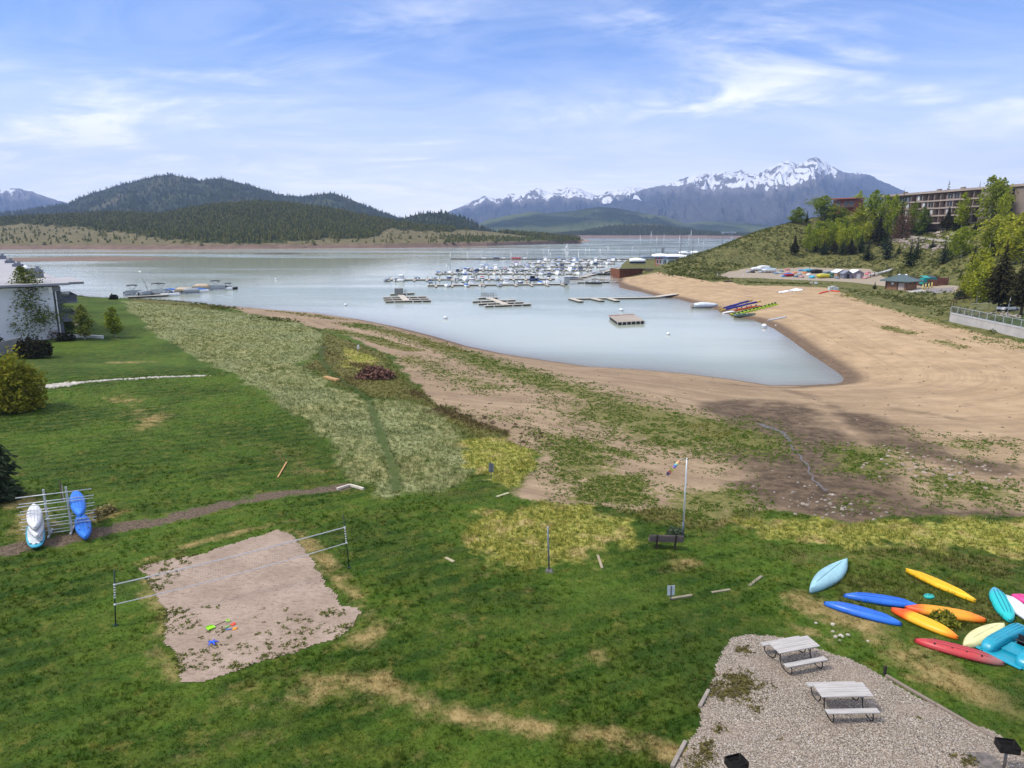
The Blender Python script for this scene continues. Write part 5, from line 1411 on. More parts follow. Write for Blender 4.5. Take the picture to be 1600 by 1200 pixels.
# --- flagpole and rainbow windsock
p = P(1066.5, 840); zd = depth_of(p); top = aty(1066.6, 717.5, p[1])[2]
t = thing('flagpole', 'thin white flagpole behind the bench', 'flagpole', tuple(p))
hp = top - p[2]
WHT = pm('white_paint', (.72, .73, .75), .5)
MB().tube([(0, 0, .9), (0, 0, hp * .6), (0, 0, hp)], [.042, .038, .03], 10).build('pole', pm('pole_grey_white', (.62, .64, .66), .4, .2), t, True)
MB().tube([(0, 0, -.1), (0, 0, .95)], .062, 10).build('sleeve', pm('dark_sleeve', (.10, .12, .15), .5, .4), t, True)
MB().ball((0, 0, hp + .03), .05).build('finial', WHT, t, True)
MB().tube([(.045, 0, .6), (.05, 0, hp * .5), (.04, 0, hp - .1)], .008, 5).build('halyard', WHT, t)
def rainbow():
    m, tt, b = new_mat('rainbow_nylon')
    tc = tt.n('ShaderNodeTexCoord'); s = tt.n('ShaderNodeSeparateXYZ'); tt.l(tc.outputs['Object'], s.inputs[0])
    r = tt.n('ShaderNodeValToRGB'); r.color_ramp.interpolation = 'CONSTANT'
    els = [(0, (.55, .28, .16)), (.12, (.55, .46, .22)), (.22, (.16, .40, .42)), (.33, (.08, .13, .42)), (.42, (.24, .12, .32)), (.52, (.55, .50, .16)), (.72, (.50, .16, .11)), (.86, (.14, .11, .2))]
    for i, (q, c) in enumerate(els):
        e = r.color_ramp.elements[i] if i < 2 else r.color_ramp.elements.new(q)
        e.position = q; e.color = (*c, 1)
    tt.l(s.outputs[0], r.inputs[0]); tt.l(r.outputs[0], b.inputs['Base Color']); b.inputs['Roughness'].default_value = .6
    return m
RB = rainbow()
wa = aty(1061.5, 721.0, p[1]); wb = aty(1041.5, 742.5, p[1] - .3); d = Vector(wb - wa); Lw = d.length
t2 = thing('windsock', 'small rainbow windsock flying from the top of the flagpole', 'windsock', tuple(wa)); t2.rotation_euler = d.to_track_quat('X', 'Z').to_euler()
body = MB(); nn = 10
body.loft([[(x, r * math.cos(k * .6283), r * math.sin(k * .6283) + z) for k in range(10)] for x, r, z in ((.0, .10, 0), (.2, .10, .01), (.42, .085, .0), (.55, .06, -.02))], cap=False)
body.build('sock', RB, t2, True)
for k, (y, z, l) in enumerate([(.05, .04, 1.), (-.05, .02, .93), (.0, -.05, .97), (.06, -.03, .86)]):
    s = MB(); L1 = []; L2 = []
    for i in range(9):
        x = .53 + (Lw * l - .53) * i / 8; wv = .05 * math.sin(i * 1.3 + k * 2)
        L1.append((x, y + wv, z + .05 + wv * .5)); L2.append((x, y + wv + .01, z - .05 + wv * .5))
    s.loft([[a_, b_, (b_[0], b_[1] + .006, b_[2]), (a_[0], a_[1] + .006, a_[2])] for a_, b_ in zip(L1, L2)])
    s.build('tail', RB, t2)
MB().tube([(0, .15, 0), (-.18, .0, .02), (0, -.15, 0)], .006, 5).tube([(-.18, 0, .02), tuple(Vector((0, 0, 0)) + (t2.rotation_euler.to_matrix().inverted() @ Vector((p[0] - wa[0] , p[1] - wa[1], top - wa[2] - .08))))], .006, 5).build('bridle', WHT, t2)

# --- signs and single posts
def sign(label, u, v0, v1, vb, w, matp, face_rz=0.):
    p = P(u, vb); zd = depth_of(p); zt = aty(u, v0, p[1])[2] - p[2]; zb = aty(u, v1, p[1])[2] - p[2]; ww = w / F * zd
    t = thing('sign', label, 'sign', tuple(p), face_rz)
    MB().box((0, .018, (zt + zb) / 2), (ww, .012, zt - zb)).build('panel', matp, t, bevel=.004)
    MB().box((0, 0, zt * .5 - .08), (.05, .022, zt + .12)).box((0, -.014, zt * .5), (.02, .012, zt)).build('post', pm('steel_post', (.16, .17, .17), .5, .6), t)
    MB().tube([(0, -.025, zt - .08), (0, .02, zt - .08)], .012, 6).tube([(0, -.025, zb + .08), (0, .02, zb + .08)], .012, 6).build('bolt', pm('steel_post', (0, 0, 0)), t)
sign('back of a small white metal sign on a post by the timbers', 1048, 915, 930.5, 938, 12, pm('sign_back_white', (.55, .60, .66), .5, .2), R(8))
sign('back of a small grey sign on a thin post in the wild meadow', 767.5, 724, 738, 748, 8, pm('sign_back_grey', (.15, .17, .20), .5, .3), R(-15))
p = P(858, 893); zt = aty(855, 824, p[1])[2] - p[2]
t = thing('net_pole', 'bare grey metal pole standing in the yellow grass tuft', 'pole', tuple(p), 0); t.rotation_euler = (0, R(-2.2), 0)
GS = pm('grey_steel', (.20, .22, .24), .5, .6)
MB().tube([(0, 0, 0), (0, 0, zt)], .045, 9).build('pole', GS, t, True)
MB().box((0, 0, .05), (.42, .34, .14), taper=.7).build('base', pm('old_concrete', (.14, .135, .12), .9, var=.4), t, bevel=.02)
MB().tube([(0, 0, zt), (0, 0, zt + .03)], .055, 9).build('cap', pm('pale_cap', (.45, .46, .46), .5), t, True)

# --- volleyball net
pl, pr = P(180.6, 977.6), P(545.6, 888)
tl = aty(178.3, 890, pl[1]); tr_ = aty(536.5, 803.5, pr[1])
DG = pm('dark_green_pole', (.015, .04, .03), .5)
def net_post(label, p, top, stripes):
    t = thing('net_post', label, 'post', tuple(p), 0, 'volleyball net posts')
    d = np.array(top) - p
    MB().tube([(0, 0, 0), tuple(d)], .028, 8).build('pole', DG, t, True)
    mb = MB()
    for k in range(6):
        f0 = .50 + k * .045; mb.tube([tuple(d * f0), tuple(d * (f0 + .022))], .036, 8)
    mb.build('tape_wrap', pm('white_tape', (.7, .7, .7), .6), t)
    MB().box((0, 0, .02), (.16, .16, .06)).build('foot', DG, t)
    return d
dl = net_post('dark green volleyball post at the left corner of the sand court', pl, tl, 0)
dr = net_post('dark green volleyball post in the grass right of the sand court', pr, tr_, 0)
on_l = lambda v: np.array(pl + dl * ((np.clip((977.6 - v) / (977.6 - 890), 0, 1))))
on_r = lambda v: np.array(pr + dr * ((np.clip((888 - v) / (888 - 803.5), 0, 1))))
a1, b1, a0, b0 = on_l(913), on_r(823.5), on_l(944), on_r(848)
def sagline(a, b, s, n=24): return [a + (b - a) * i / n - np.array([0, 0, s * 4 * (i / n) * (1 - i / n)]) for i in range(n + 1)]
t = thing('volleyball_net', 'volleyball net strung low between two posts over the sand court', 'net', tuple(pl))
TAPE = pm('net_tape', (.62, .62, .65), .6)
for nm, a, b, s, w in (('top_tape', a1, b1, .07, .024), ('bottom_tape', a0, b0, .10, .019)):
    mb = MB(); L_ = sagline(a - pl, b - pl, s)
    mb.loft([[(q[0], q[1] - .006, q[2] - w), (q[0], q[1] + .006, q[2] - w), (q[0], q[1] + .006, q[2] + w), (q[0], q[1] - .006, q[2] + w)] for q in L_]); mb.build(nm, TAPE, t)
mb = MB(); top_, bot = sagline(a1 - pl, b1 - pl, .07, 96), sagline(a0 - pl, b0 - pl, .10, 96)
for i in range(1, 96): mb.tube([tuple(top_[i] - [0, 0, .03]), tuple(bot[i] + [0, 0, .02])], .0016, 3, False)
for k in range(1, 9):
    q = k / 9; mb.tube([tuple(top_[i] * (1 - q) + bot[i] * q) for i in range(0, 97, 8)], .0016, 3, False)
mb.build('netting', pm('net_cord', (.08, .08, .08), .8), t)
mb = MB()
for a, e in ((a1, -1), (a0, -1), (b1, 1), (b0, 1)): mb.ball(tuple(a - pl), .055, 7, 5)
mb.build('tie_knot', TAPE, t, True)

# --- toys on the court
LIME = plastic('lime_plastic', (.30, .68, .02), .35)
p, q = P(329, 983), P(356.6, 972); L = float(np.hypot(*(q - p)[:2]))
t = thing('toy_shovel', 'lime green toy shovel with a dark handle lying on the sand court', 'toy shovel', (p[0], p[1], Hz(p[0], p[1]) + .03), yaw(p, q))
MB().prism([(-.15, -.14), (.14, -.14), (.20, -.06), (.20, .06), (.14, .14), (-.15, .14)], .02, .045).box((-.0, .14, .06), (.26, .02, .06)).box((0, -.14, .06), (.26, .02, .06)).build('blade', LIME, t, bevel=.01)
MB().tube([(.2, 0, .05), (L - .1, 0, .07)], .018, 7).build('handle', pm('dark_wood_handle', (.05, .03, .02), .6), t, True)
MB().tube([(L - .1, 0, .07), (L - .02, -.09, .07), (L + .05, -.09, .07), (L + .05, .09, .07), (L - .02, .09, .07), (L - .1, 0, .07)], .02, 6).build('grip', LIME, t, True)
p = P(332.7, 1006.5)
t = thing('toy_jack', 'blue star-shaped plastic toy lying on the sand court', 'toy', tuple(p + np.array([0, 0, .05])), .4)
for k in range(5):
    a = k * 1.2566
    MB().tube([(0, 0, .03), (math.cos(a) * .1, math.sin(a) * .1, .07), (math.cos(a) * .23, math.sin(a) * .23, .02)], [.05, .035, .02], 7).build('arm', plastic('toy_blue', (.03, .12, .70), .35), t, True)
MB().ball((0, 0, .05), .07, sz=.6).build('hub', plastic('toy_blue', (0, 0, 0)), t, True)
for (u, v, rz, cs, lab) in [(361.5, 984, .2, ((.85, .30, .02), (.05, .2, .6)), 'small orange and blue toy rake lying beside the lime shovel'), (359.5, 979, .9, ((.7, .06, .03), (.25, .6, .1)), 'small red and green toy trowel lying behind the orange toy')]:
    p = P(u, v); t = thing('toy_rake' if rz < .5 else 'toy_trowel', lab, 'toy', tuple(p + np.array([0, 0, .02])), rz)
    MB().prism([(.05, -.09), (.24, -.07), (.24, .07), (.05, .09)], .0, .035).box((.22, 0, .05), (.03, .12, .05)).build('head', plastic('toy_%d' % u, cs[0], .4), t, bevel=.008)
    MB().tube([(.06, 0, .02), (-.22, 0, .03)], [.02, .026], 7).build('handle', plastic('toy_h%d' % u, cs[1], .4), t, True)

# --- kayak rack with its boats
pa, pb = P(77.5, 837), P(112, 832)
e = (pb - pa)[:2]; W_ = float(np.hypot(*e)); ang = yaw(pa, pb)
t = thing('kayak_rack', 'silver metal kayak rack of posts and long bars at the left', 'rack', tuple(pa), ang)
ALU = pm('galvanised_rack', (.52, .54, .56), .4, .45)
zr = 2.72
for x in (0, W_):
    MB().box((x, .08, zr / 2), (.10, .10, zr)).build('post', ALU, t, bevel=.006)
for z in (2.45, 1.90, 1.45, 1.0, .58):
    for y in ((-.02,) if z > 2.4 else (-.02, .46)): MB().tube([(-1.32, y, z), (W_ + 1.25, y, z)], .026, 7).build('bar', ALU, t, True)
    if z < 2.4:
        for x in (0, W_): MB().box((x, .22, z - .035), (.04, .52, .035)).build('bracket', ALU, t)
for y in (-.02, .46): MB().tube([(-.05 if y < .2 else -1.3, y, .16), (W_ + .1, y, .16)], .026, 7).build('bar', ALU, t, True)
for x in (0, W_): MB().box((x, .22, .05), (.10, 1.3, .08)).build('foot', ALU, t)
def rack_pt(x, y, z):
    c_, s_ = math.cos(ang), math.sin(ang); return np.array([pa[0] + c_ * x - s_ * y, pa[1] + s_ * x + c_ * y, pa[2] + z])
def racked(label, x, y0, y1, z, W, D, mat, rmat, grp, **k):
    a, b = rack_pt(x - .19 * y0, y0, z), rack_pt(x - .19 * y1, y1, z)
    o = kayak('kayak', label, 'kayak', a, b, W, D, mat, rmat, grp, **k); o.location.z = pa[2] + z; o.rotation_euler = (0, 0, yaw(a, b)); return o
GW = 'kayaks stored on the silver rack'
wk, wr = plastic('rack_white_hull', (.66, .66, .68)), plastic('rack_white_ridge', (.56, .57, .60))
bk, br = plastic('rack_blue_hull', (.03, .18, .68)), plastic('rack_blue_ridge', (.02, .13, .52))
racked('upper white kayak on the left side of the rack', -.58, -1.62, 2.35, 1.03, .74, .34, wk, wr, GW, fine=2.4, droop=.35)
racked('lower white kayak showing under the upper one on the rack', -.55, -1.80, 2.2, .61, .74, .32, wk, wr, GW, fine=2.3, droop=.35)
racked('upper blue kayak on the right side of the rack', W_ + .50, -1.75, 2.55, 1.48, .74, .36, bk, br, GW, fine=2.5, droop=.45)
racked('lower blue kayak sticking out at the foot of the rack', W_ + .60, -1.95, 2.15, .20, .80, .34, bk, br, GW, fine=2.2, droop=.3, scupper=True)
# paddle board: flat, rounded, teal rim
o_ = rack_pt(-.62, -1.65, .2)
t = thing('paddle_board', 'white paddle board with a turquoise rim on the lowest bars of the rack', 'paddle board', tuple(rack_pt(-.64, -.05, .19)), ang + math.pi / 2 + .19)
def board(L, W, z0, z1, k=1.):
    pts = []
    for i in range(40):
        a = i * 2 * math.pi / 40; c, s = math.cos(a), math.sin(a)
        pts.append((L / 2 * k * math.copysign(abs(c) ** .85, c), W / 2 * (k if k == 1 else k * .97) * math.copysign(abs(s) ** .75, s)))
    return MB().prism(pts, z0, z1)
board(4.1, .90, 0, .10).build('rim', plastic('board_teal', (.05, .33, .45)), t, True, .03)
board(4.1, .90, .09, .112, .86).build('deck_pad', plastic('board_white', (.66, .70, .72)), t)
for x, y in ((-1.55, .24), (-1.55, -.24), (-1.72, 0), (1.5, 0)): MB().tube([(x, y, .10), (x, y, .125)], .07, 12).build('grommet', pm('dark_teal', (.02, .09, .12), .6), t)
# posts behind the rack
p = P(94, 787)
t = thing('wooden_post', 'thin split wooden post leaning behind the kayak rack', 'post', tuple(p + np.array([0, .3, 0]))); t.rotation_euler = (0, R(-2), 0)
MB().tube([(0, 0, -.1), (.01, 0, .8), (.0, .02, 1.45)], [.06, .055, .035], 6).build('stake', pm('grey_brown_post', (.12, .095, .075), .9, var=.4), t)
MB().tube([(.09, 0, -.1), (.05, 0, .7), (.10, .02, 1.1)], [.035, .03, .02], 6).build('splint', pm('pale_post', (.50, .46, .40), .9), t)
for (u, v, s, lab, c) in [(168,801,.22,'straw-coloured grass tuft right of the kayak rack', LEAF_STRAW), (153,806,.2,'smaller straw-coloured tuft beside the blue kayaks', LEAF_STRAW)]:
    p = P(u, v); t = shrub('grass_tuft', lab, 'plant', .5, 1.1, 260, .10, c, u); t.location = tuple(p)
# ================================================================== LAKE: BOATS, DOCKS, BUOYS
def solid(name, c, r=.5, metal=0.): return pm(name, c, r, metal, var=.14, scale=.8)
BW = solid('boat_white', (.74, .75, .76), .35); BGREY = solid('boat_grey', (.29, .32, .35)); BNAVY = solid('canvas_navy', (.025, .05, .14)); BBLUE = solid('canvas_blue', (.03, .14, .45))
BTAN = solid('canvas_tan', (.46, .36, .25)); BBLACK = solid('canvas_black', (.02, .022, .025)); BRED = solid('canvas_red', (.50, .03, .04)); BGREEN = solid('hull_green', (.04, .13, .09)); GLASSD = solid('dark_glass', (.02, .025, .03), .12)
ALM = solid('mast_metal', (.50, .52, .54), .35, .5); DOCKW = pm('dock_boards', (.34, .29, .25), .85, var=.3, scale=.8, stretch=(.3, 3, 1)); DOCKD = solid('dock_float_black', (.022, .025, .03), .7); DOCKL = pm('dock_pale', (.50, .45, .38), .85, var=.2)
MOTORC = solid('outboard_black', (.02, .02, .022), .35)

def boat_hull(L, W, D, sheer=.18, fine=2.2):
    """bow at +x; hull resting in the water, deck edge at D"""
    rings = []
    for i in range(13):
        s = i / 12; x = -L / 2 + L * s
        w = W / 2 * (1 if s < .45 else max(1 - ((s - .45) / .55) ** fine, .02)); zt = D * (1 + sheer * max(s - .3, 0) ** 2 * 2)
        rings.append([(x, -w, zt), (x, -w * .92, D * .45), (x + (.0 if s < .9 else -.02 * L), -w * .55, -.12), (x, 0, -.25), (x, w * .55, -.12), (x, w * .92, D * .45), (x, w, zt), (x, w * .8, zt - .06), (x, -w * .8, zt - .06)])
    return MB().loft(rings)

def bimini(mb_f, x0, x1, W, z0, z1):
    top = MB()
    top.loft([[(x0 + (x1 - x0) * i / 6, y * W / 2, z1 + .12 * math.sin(math.pi * i / 6) - .10 * abs(y) ** 2 + d) for y, d in ((-1, 0), (-.5, 0), (0, 0), (.5, 0), (1, 0), (1, -.16), (0, -.14), (-1, -.16))] for i in range(7)])
    for x in (x0 + .1, x1 - .1):
        for y in (-W * .46, W * .46): mb_f.tube([((x0 + x1) / 2, y, z0), (x, y, z1 - .05)], .055, 4)
    for x in (x0 + .1, x1 - .1): mb_f.tube([(x, -W * .46, z1 - .06), (x, W * .46, z1 - .06)], .05, 4)
    return top

def make_motorboat(name, L, W, hullm, coverm=None, bim=None, cover_full=False):
    t = thing(name, None, 'motorboat')
    boat_hull(L, W, .75).build('hull', hullm, t, True)
    MB().prism([(-L * .45, -W * .42), (L * .12, -W * .42), (L * .44, -W * .05), (L * .44, W * .05), (L * .12, W * .42), (-L * .45, W * .42)], .58, .80).build('deck', BW if hullm is not BW else BGREY, t)
    if cover_full:
        MB().loft([[(-L * .47 + L * .9 * i / 7, y * W * .47 * (1 if i < 4 else 1 - ((i - 3) / 4.4) ** 2), .80 + h * (.55 - .25 * abs(i - 2.6) / 3)) for y, h in ((-1, 0), (-.75, .6), (0, 1), (.75, .6), (1, 0))] for i in range(8)]).build('cover', coverm, t, True)
    else:
        MB().loft([[(L * .10, -W * .40, .8), (L * .10, W * .40, .8), (L * .02, W * .36, 1.25), (L * .02, -W * .36, 1.25)], [(L * .13, -W * .40, .8), (L * .13, W * .40, .8), (L * .05, W * .36, 1.25), (L * .05, -W * .36, 1.25)]]).build('windscreen', GLASSD, t)
        MB().box((-L * .12, 0, .95), (L * .14, W * .5, .35)).box((-L * .34, 0, .92), (L * .1, W * .7, .3)).build('seat', BGREY, t, bevel=.05)
    MB().box((-L * .53, 0, .65), (.45, .42, .55), taper=.8).tube([(-L * .54, 0, .4), (-L * .56, 0, -.4)], .1, 6).build('motor', MOTORC, t, bevel=.05)
    if bim is not None:
        f = MB(); top = bimini(f, -L * .32, L * .10, W * .9, .8, 2.05); f.build('canopy_frame', ALM, t); top.build('canopy', bim, t, True)
    return t

def make_cruiser(name, hullm, cabm, topm):
    L, W = 8.6, 2.9; t = thing(name, None, 'cabin cruiser')
    boat_hull(L, W, 1.15).build('hull', hullm, t, True)
    MB().loft([[(x, -w, .95), (x, w, .95), (x, w * .86, h), (x, -w * .86, h)] for x, w, h in ((-2.2, 1.2, 2.2), (.2, 1.2, 2.25), (1.0, 1.15, 2.0), (2.6, .8, 1.45), (3.4, .4, 1.2))]).build('cabin', cabm, t, bevel=.06)
    MB().box((-.6, 0, 1.75), (2.4, 2.42, .36)).box((1.0, 0, 1.7), (.5, 2.0, .3)).build('window', GLASSD, t)
    f = MB(); top = bimini(f, -3.6, .2, 2.5, 1.1, 3.0); f.build('canopy_frame', ALM, t); top.build('canopy', topm, t, True)
    MB().tube([(3.9, -.3, 1.5), (4.1, 0, 2.0), (3.9, .3, 1.5)], .03, 4).tube([(1.5, -1.1, 1.5), (3.9, -.3, 1.9)], .025, 4).tube([(1.5, 1.1, 1.5), (3.9, .3, 1.9)], .025, 4).build('rail', ALM, t)
    return t

def make_sailboat(name, L, W, mast, hullm, covm, lean=0.):
    t = thing(name, None, 'sailboat')
    boat_hull(L, W, .95).build('hull', hullm, t, True)
    MB().loft([[(x, -w, .8), (x, w, .8), (x, w * .8, h), (x, -w * .8, h)] for x, w, h in ((-L * .10, W * .32, 1.35), (L * .12, W * .30, 1.4), (L * .26, W * .16, 1.05))]).build('cabin', BW, t, bevel=.05)
    m = MB().tube([(L * .12, 0, .7), (L * .12, 0, mast)], [.12, .075], 6); mo = m.build('mast', ALM, t, True)
    MB().tube([(L * .12, -W * .3, mast * .62), (L * .12, W * .3, mast * .62)], .03, 4).build('spreader', ALM, mo)
    MB().tube([(L * .5, 0, 1.1), (L * .12, 0, mast * .97)], .014, 3).tube([(-L * .48, 0, 1.), (L * .12, 0, mast)], .012, 3).tube([(L * .1, -W * .46, .9), (L * .12, -W * .3, mast * .62), (L * .12, 0, mast * .95)], .012, 3).tube([(L * .1, W * .46, .9), (L * .12, W * .3, mast * .62), (L * .12, 0, mast * .95)], .012, 3).build('rigging', ALM, t)
    MB().tube([(L * .11, 0, 1.9), (-L * .12, 0, 1.95), (-L * .36, 0, 1.85)], [.17, .15, .08], 7).build('sail_cover', covm, t, True)
    MB().tube([(L * .12, 0, 1.78), (-L * .38, 0, 1.72)], .05, 5).build('boom', ALM, t)
    return t

def make_pontoon(name, railm, topm, covered=None):
    L, W = 7.2, 2.5; t = thing(name, None, 'pontoon boat')
    for s in (-1, 1): MB().tube([(-L / 2, s * .9, .1), (L * .38, s * .9, .1), (L / 2, s * .9, .3)], [.33, .33, .1], 9).build('float', ALM, t, True)
    MB().box((-.1, 0, .52), (L * .94, W, .12)).build('deck', BGREY, t)
    mb = MB()
    for s in (-1, 1):
        mb.box((-.1, s * 1.2, .95), (L * .86, .05, .55)); mb.tube([(-L * .45, s * 1.2, 1.3), (L * .40, s * 1.2, 1.3)], .04, 5)
    mb.box((L * .40, 0, .95), (.05, 2.3, .55)); mb.build('fence', railm, t)
    if covered is not None:
        MB().loft([[(-L * .45 + L * .88 * i / 6, y * 1.28, .80 + h * (.95 if 0 < i < 6 else .5)) for y, h in ((-1, 0), (-.95, .55), (-.5, .9), (0, 1), (.5, .9), (.95, .55), (1, 0))] for i in range(7)]).build('cover', covered, t, True)
    else:
        f = MB(); top = bimini(f, -2.6, .8, 2.4, 1.2, 2.75); f.build('canopy_frame', ALM, t); top.build('canopy', topm, t, True)
        MB().box((-.5, .4, .95), (.7, .6, .7)).build('console', BW, t, bevel=.05); MB().box((1.8, .8, .85), (2., .6, .5)).box((1.8, -.8, .85), (2., .6, .5)).build('seat', BTAN, t, bevel=.08)
    MB().box((-L * .53, 0, .75), (.45, .42, .6), taper=.8).tube([(-L * .54, 0, .4), (-L * .56, 0, -.4)], .1, 6).build('motor', MOTORC, t, bevel=.05)
    return t

BOATS = {}
SPEC = {'mw': ('white open motorboat', lambda: make_motorboat('motorboat', 6.2, 2.3, BW)), 'mwb': ('white motorboat with a dark canopy', lambda: make_motorboat('motorboat', 6.4, 2.4, BW, bim=BNAVY)),
        'mblue': ('white motorboat under a blue cover', lambda: make_motorboat('motorboat', 6.2, 2.3, BW, BBLUE, cover_full=True)), 'mnavy': ('motorboat under a navy cover', lambda: make_motorboat('motorboat', 6., 2.3, BNAVY, BNAVY, cover_full=True)),
        'mtan': ('motorboat under a tan cover', lambda: make_motorboat('motorboat', 6.2, 2.3, BW, BTAN, cover_full=True)), 'mgrey': ('grey covered motorboat', lambda: make_motorboat('motorboat', 6.2, 2.3, BGREY, BGREY, cover_full=True)),
        'mred': ('white motorboat with a red canopy', lambda: make_motorboat('motorboat', 6.4, 2.4, BW, bim=BRED)), 'mblk': ('dark motorboat with a black canopy', lambda: make_motorboat('motorboat', 6.6, 2.5, BBLACK, bim=BBLACK)),
        'cw': ('white cabin cruiser', lambda: make_cruiser('cabin_cruiser', BW, BW, BW)), 'cb': ('white cabin cruiser with a blue canopy', lambda: make_cruiser('cabin_cruiser', BW, BW, BBLUE)), 'cd': ('big dark cabin cruiser', lambda: make_cruiser('cabin_cruiser', BNAVY, BBLACK, BBLACK)),
        'sw': ('white sailboat with a blue sail cover', lambda: make_sailboat('sailboat', 7.6, 2.5, 10.2, BW, BBLUE)), 'sn': ('navy sailboat', lambda: make_sailboat('sailboat', 7.2, 2.4, 9.4, BNAVY, BNAVY)), 'st': ('white sailboat with a tan sail cover', lambda: make_sailboat('sailboat', 8.2, 2.6, 11.2, BW, BTAN)),
        'pb': ('pontoon boat with a black canopy', lambda: make_pontoon('pontoon_boat', BGREY, BBLACK)), 'pn': ('pontoon boat with a blue canopy', lambda: make_pontoon('pontoon_boat', BW, BBLUE)), 'pt': ('pontoon boat under a tan cover', lambda: make_pontoon('pontoon_boat', BTAN, None, BTAN)), 'pg': ('grey pontoon boat under a cover', lambda: make_pontoon('pontoon_boat', BGREY, None, BGREY))}
def boat(kind, loc, rz, label, group, sc=1.):
    if kind not in BOATS:
        o = SPEC[kind][1](); BOATS[kind] = o
        o.location = tuple(loc); o.rotation_euler = (0, 0, rz); o['label'] = label; o['group'] = group; o.scale = (sc,) * 3 if not hasattr(sc, '__len__') else sc
        return o
    return dup(BOATS[kind], loc, rz, label, group, sc)

def wpt(u, v): return atz(u, v, WATER)

# marina rows: (name, left end, right end, fingers, boats as (u, kind))
ORD = ['', 'first', 'second', 'third', 'fourth', 'fifth', 'sixth', 'seventh', 'eighth', 'ninth', 'tenth', 'eleventh', 'twelfth', 'thirteenth', 'fourteenth', 'fifteenth', 'sixteenth']
def dock_row(label, a, b, fingers, w=2.2, flen=7.5, posts=True, side=-1):
    pa, pb = wpt(*a), wpt(*b); L = float(np.hypot(*(pb - pa)[:2]))
    t = thing('dock', label, 'dock', tuple(pa), yaw(pa, pb), 'rows of marina docks')
    MB().box((L / 2, 0, .42), (L, w, .14)).build('walkway', DOCKL, t)
    MB().box((L / 2, 0, .10), (L - .4, w - .3, .5)).build('float', DOCKD, t)
    n = fingers
    for k in range(n):
        x = L * (k + .5) / n
        for s in ((side,) if abs(side) == 1 else (-1, 1)):
            o = MB().box((x, s * (w / 2 + flen / 2), .36), (.9, flen, .12)).build('finger', DOCKL, t)
            MB().box((x, s * (w / 2 + flen / 2), .08), (.7, flen - .3, .44)).build('float', DOCKD, o)
        if posts:
            MB().box((x + 1.2, .55, .85), (.8, .5, .7)).build('dock_box', BW, t)
            MB().tube([(x, -w / 2 - .2, -1), (x, -w / 2 - .2, 1.9)], .12, 6).build('pile', solid('pile_dark', (.05, .045, .04)), t)
    return pa, pb

ROWS = [('nearest marina dock', (668,447), (887,444.8), 9, [(671,'mwb'),(701,'sw'),(709,'mw'),(722,'mw'),(730,'mblue'),(737,'cw'),(755,'mtan'),(779,'mgrey'),(790,'cw'),(813,'sn'),(822,'mtan'),(844,'mblue'),(856,'sw')]),
        ('second marina dock', (600,438.2), (867,436.8), 14, [(607,'mgrey'),(622,'mw'),(630,'cw'),(650,'mnavy'),(676,'mgrey'),(700,'mnavy'),(716,'mw'),(729,'cb'),(737,'mw'),(750,'mgrey'),(755,'mred'),(777,'mgrey'),(792,'mw'),(807,'mtan'),(832,'cd'),(840,'mnavy'),(857,'mw')]),
        ('third marina dock', (680,428.4), (905,428.6), 12, [(684,'mblue'),(694,'mnavy'),(702,'sw'),(711,'mw'),(718,'mgrey'),(726,'cb'),(734,'mw'),(743,'mwb'),(760,'mgrey'),(768,'mw'),(774,'mtan'),(788,'mgrey'),(797,'st'),(806,'mnavy'),(815,'mw'),(824,'mgrey'),(834,'mw'),(846,'cw'),(857,'mnavy'),(870,'cb'),(880,'mw'),(893,'mgrey'),(902,'sw')]),
        ('fourth marina dock', (712,422.6), (925,423), 12, [(717,'mnavy'),(724,'mnavy'),(731,'sn'),(738,'mtan'),(745,'mnavy'),(752,'cw'),(760,'cb'),(767,'mblue'),(774,'cw'),(782,'mwb'),(790,'mred'),(798,'sw'),(806,'mw'),(815,'mgrey'),(824,'cb'),(833,'mw'),(842,'mnavy'),(851,'mw'),(861,'sw'),(870,'mtan'),(879,'mnavy'),(889,'cw'),(899,'mblue'),(908,'cd'),(917,'mtan'),(924,'mw')]),
        ('fifth marina dock', (795,417), (945,417.6), 9, [(799,'cw'),(806,'cb'),(814,'mgrey'),(823,'sw'),(832,'cw'),(840,'mtan'),(848,'mblue'),(856,'st'),(864,'cw'),(872,'mnavy'),(880,'cd'),(888,'mw'),(896,'cb'),(904,'sw'),(912,'cw'),(921,'mblk'),(930,'mw'),(939,'st')]),
        ('sixth marina dock', (825,412), (962,412.6), 9, [(829,'mtan'),(836,'mw'),(843,'cb'),(850,'sw'),(857,'mtan'),(864,'cw'),(872,'mblue'),(880,'st'),(888,'cw'),(895,'mgrey'),(902,'cb'),(909,'mw'),(916,'sw'),(924,'cw'),(931,'mnavy'),(938,'mw'),(946,'st'),(953,'cw'),(960,'mw')]),
        ('farthest marina dock', (848,408.4), (975,409), 8, [(852,'cw'),(859,'st'),(866,'mgrey'),(874,'cb'),(882,'sw'),(889,'mw'),(897,'cw'),(905,'sn'),(913,'mtan'),(921,'sw'),(929,'cw'),(937,'st'),(945,'mw'),(952,'sw'),(960,'cb'),(968,'st')])]
ORDN = {'nearest marina dock': 'nearest', 'second marina dock': 'second', 'third marina dock': 'third', 'fourth marina dock': 'fourth', 'fifth marina dock': 'fifth', 'sixth marina dock': 'sixth', 'farthest marina dock': 'farthest'}
DOCKSAY = ['long marina dock nearest the beach, with few boats', 'long marina dock second from the beach, reaching farthest left', 'marina dock third from the beach, lined with boats', 'marina dock fourth from the beach, with navy boats at its left end', 'shorter marina dock fifth from the beach', 'short crowded marina dock sixth from the beach', 'short crowded marina dock farthest out, before the log breakwater']
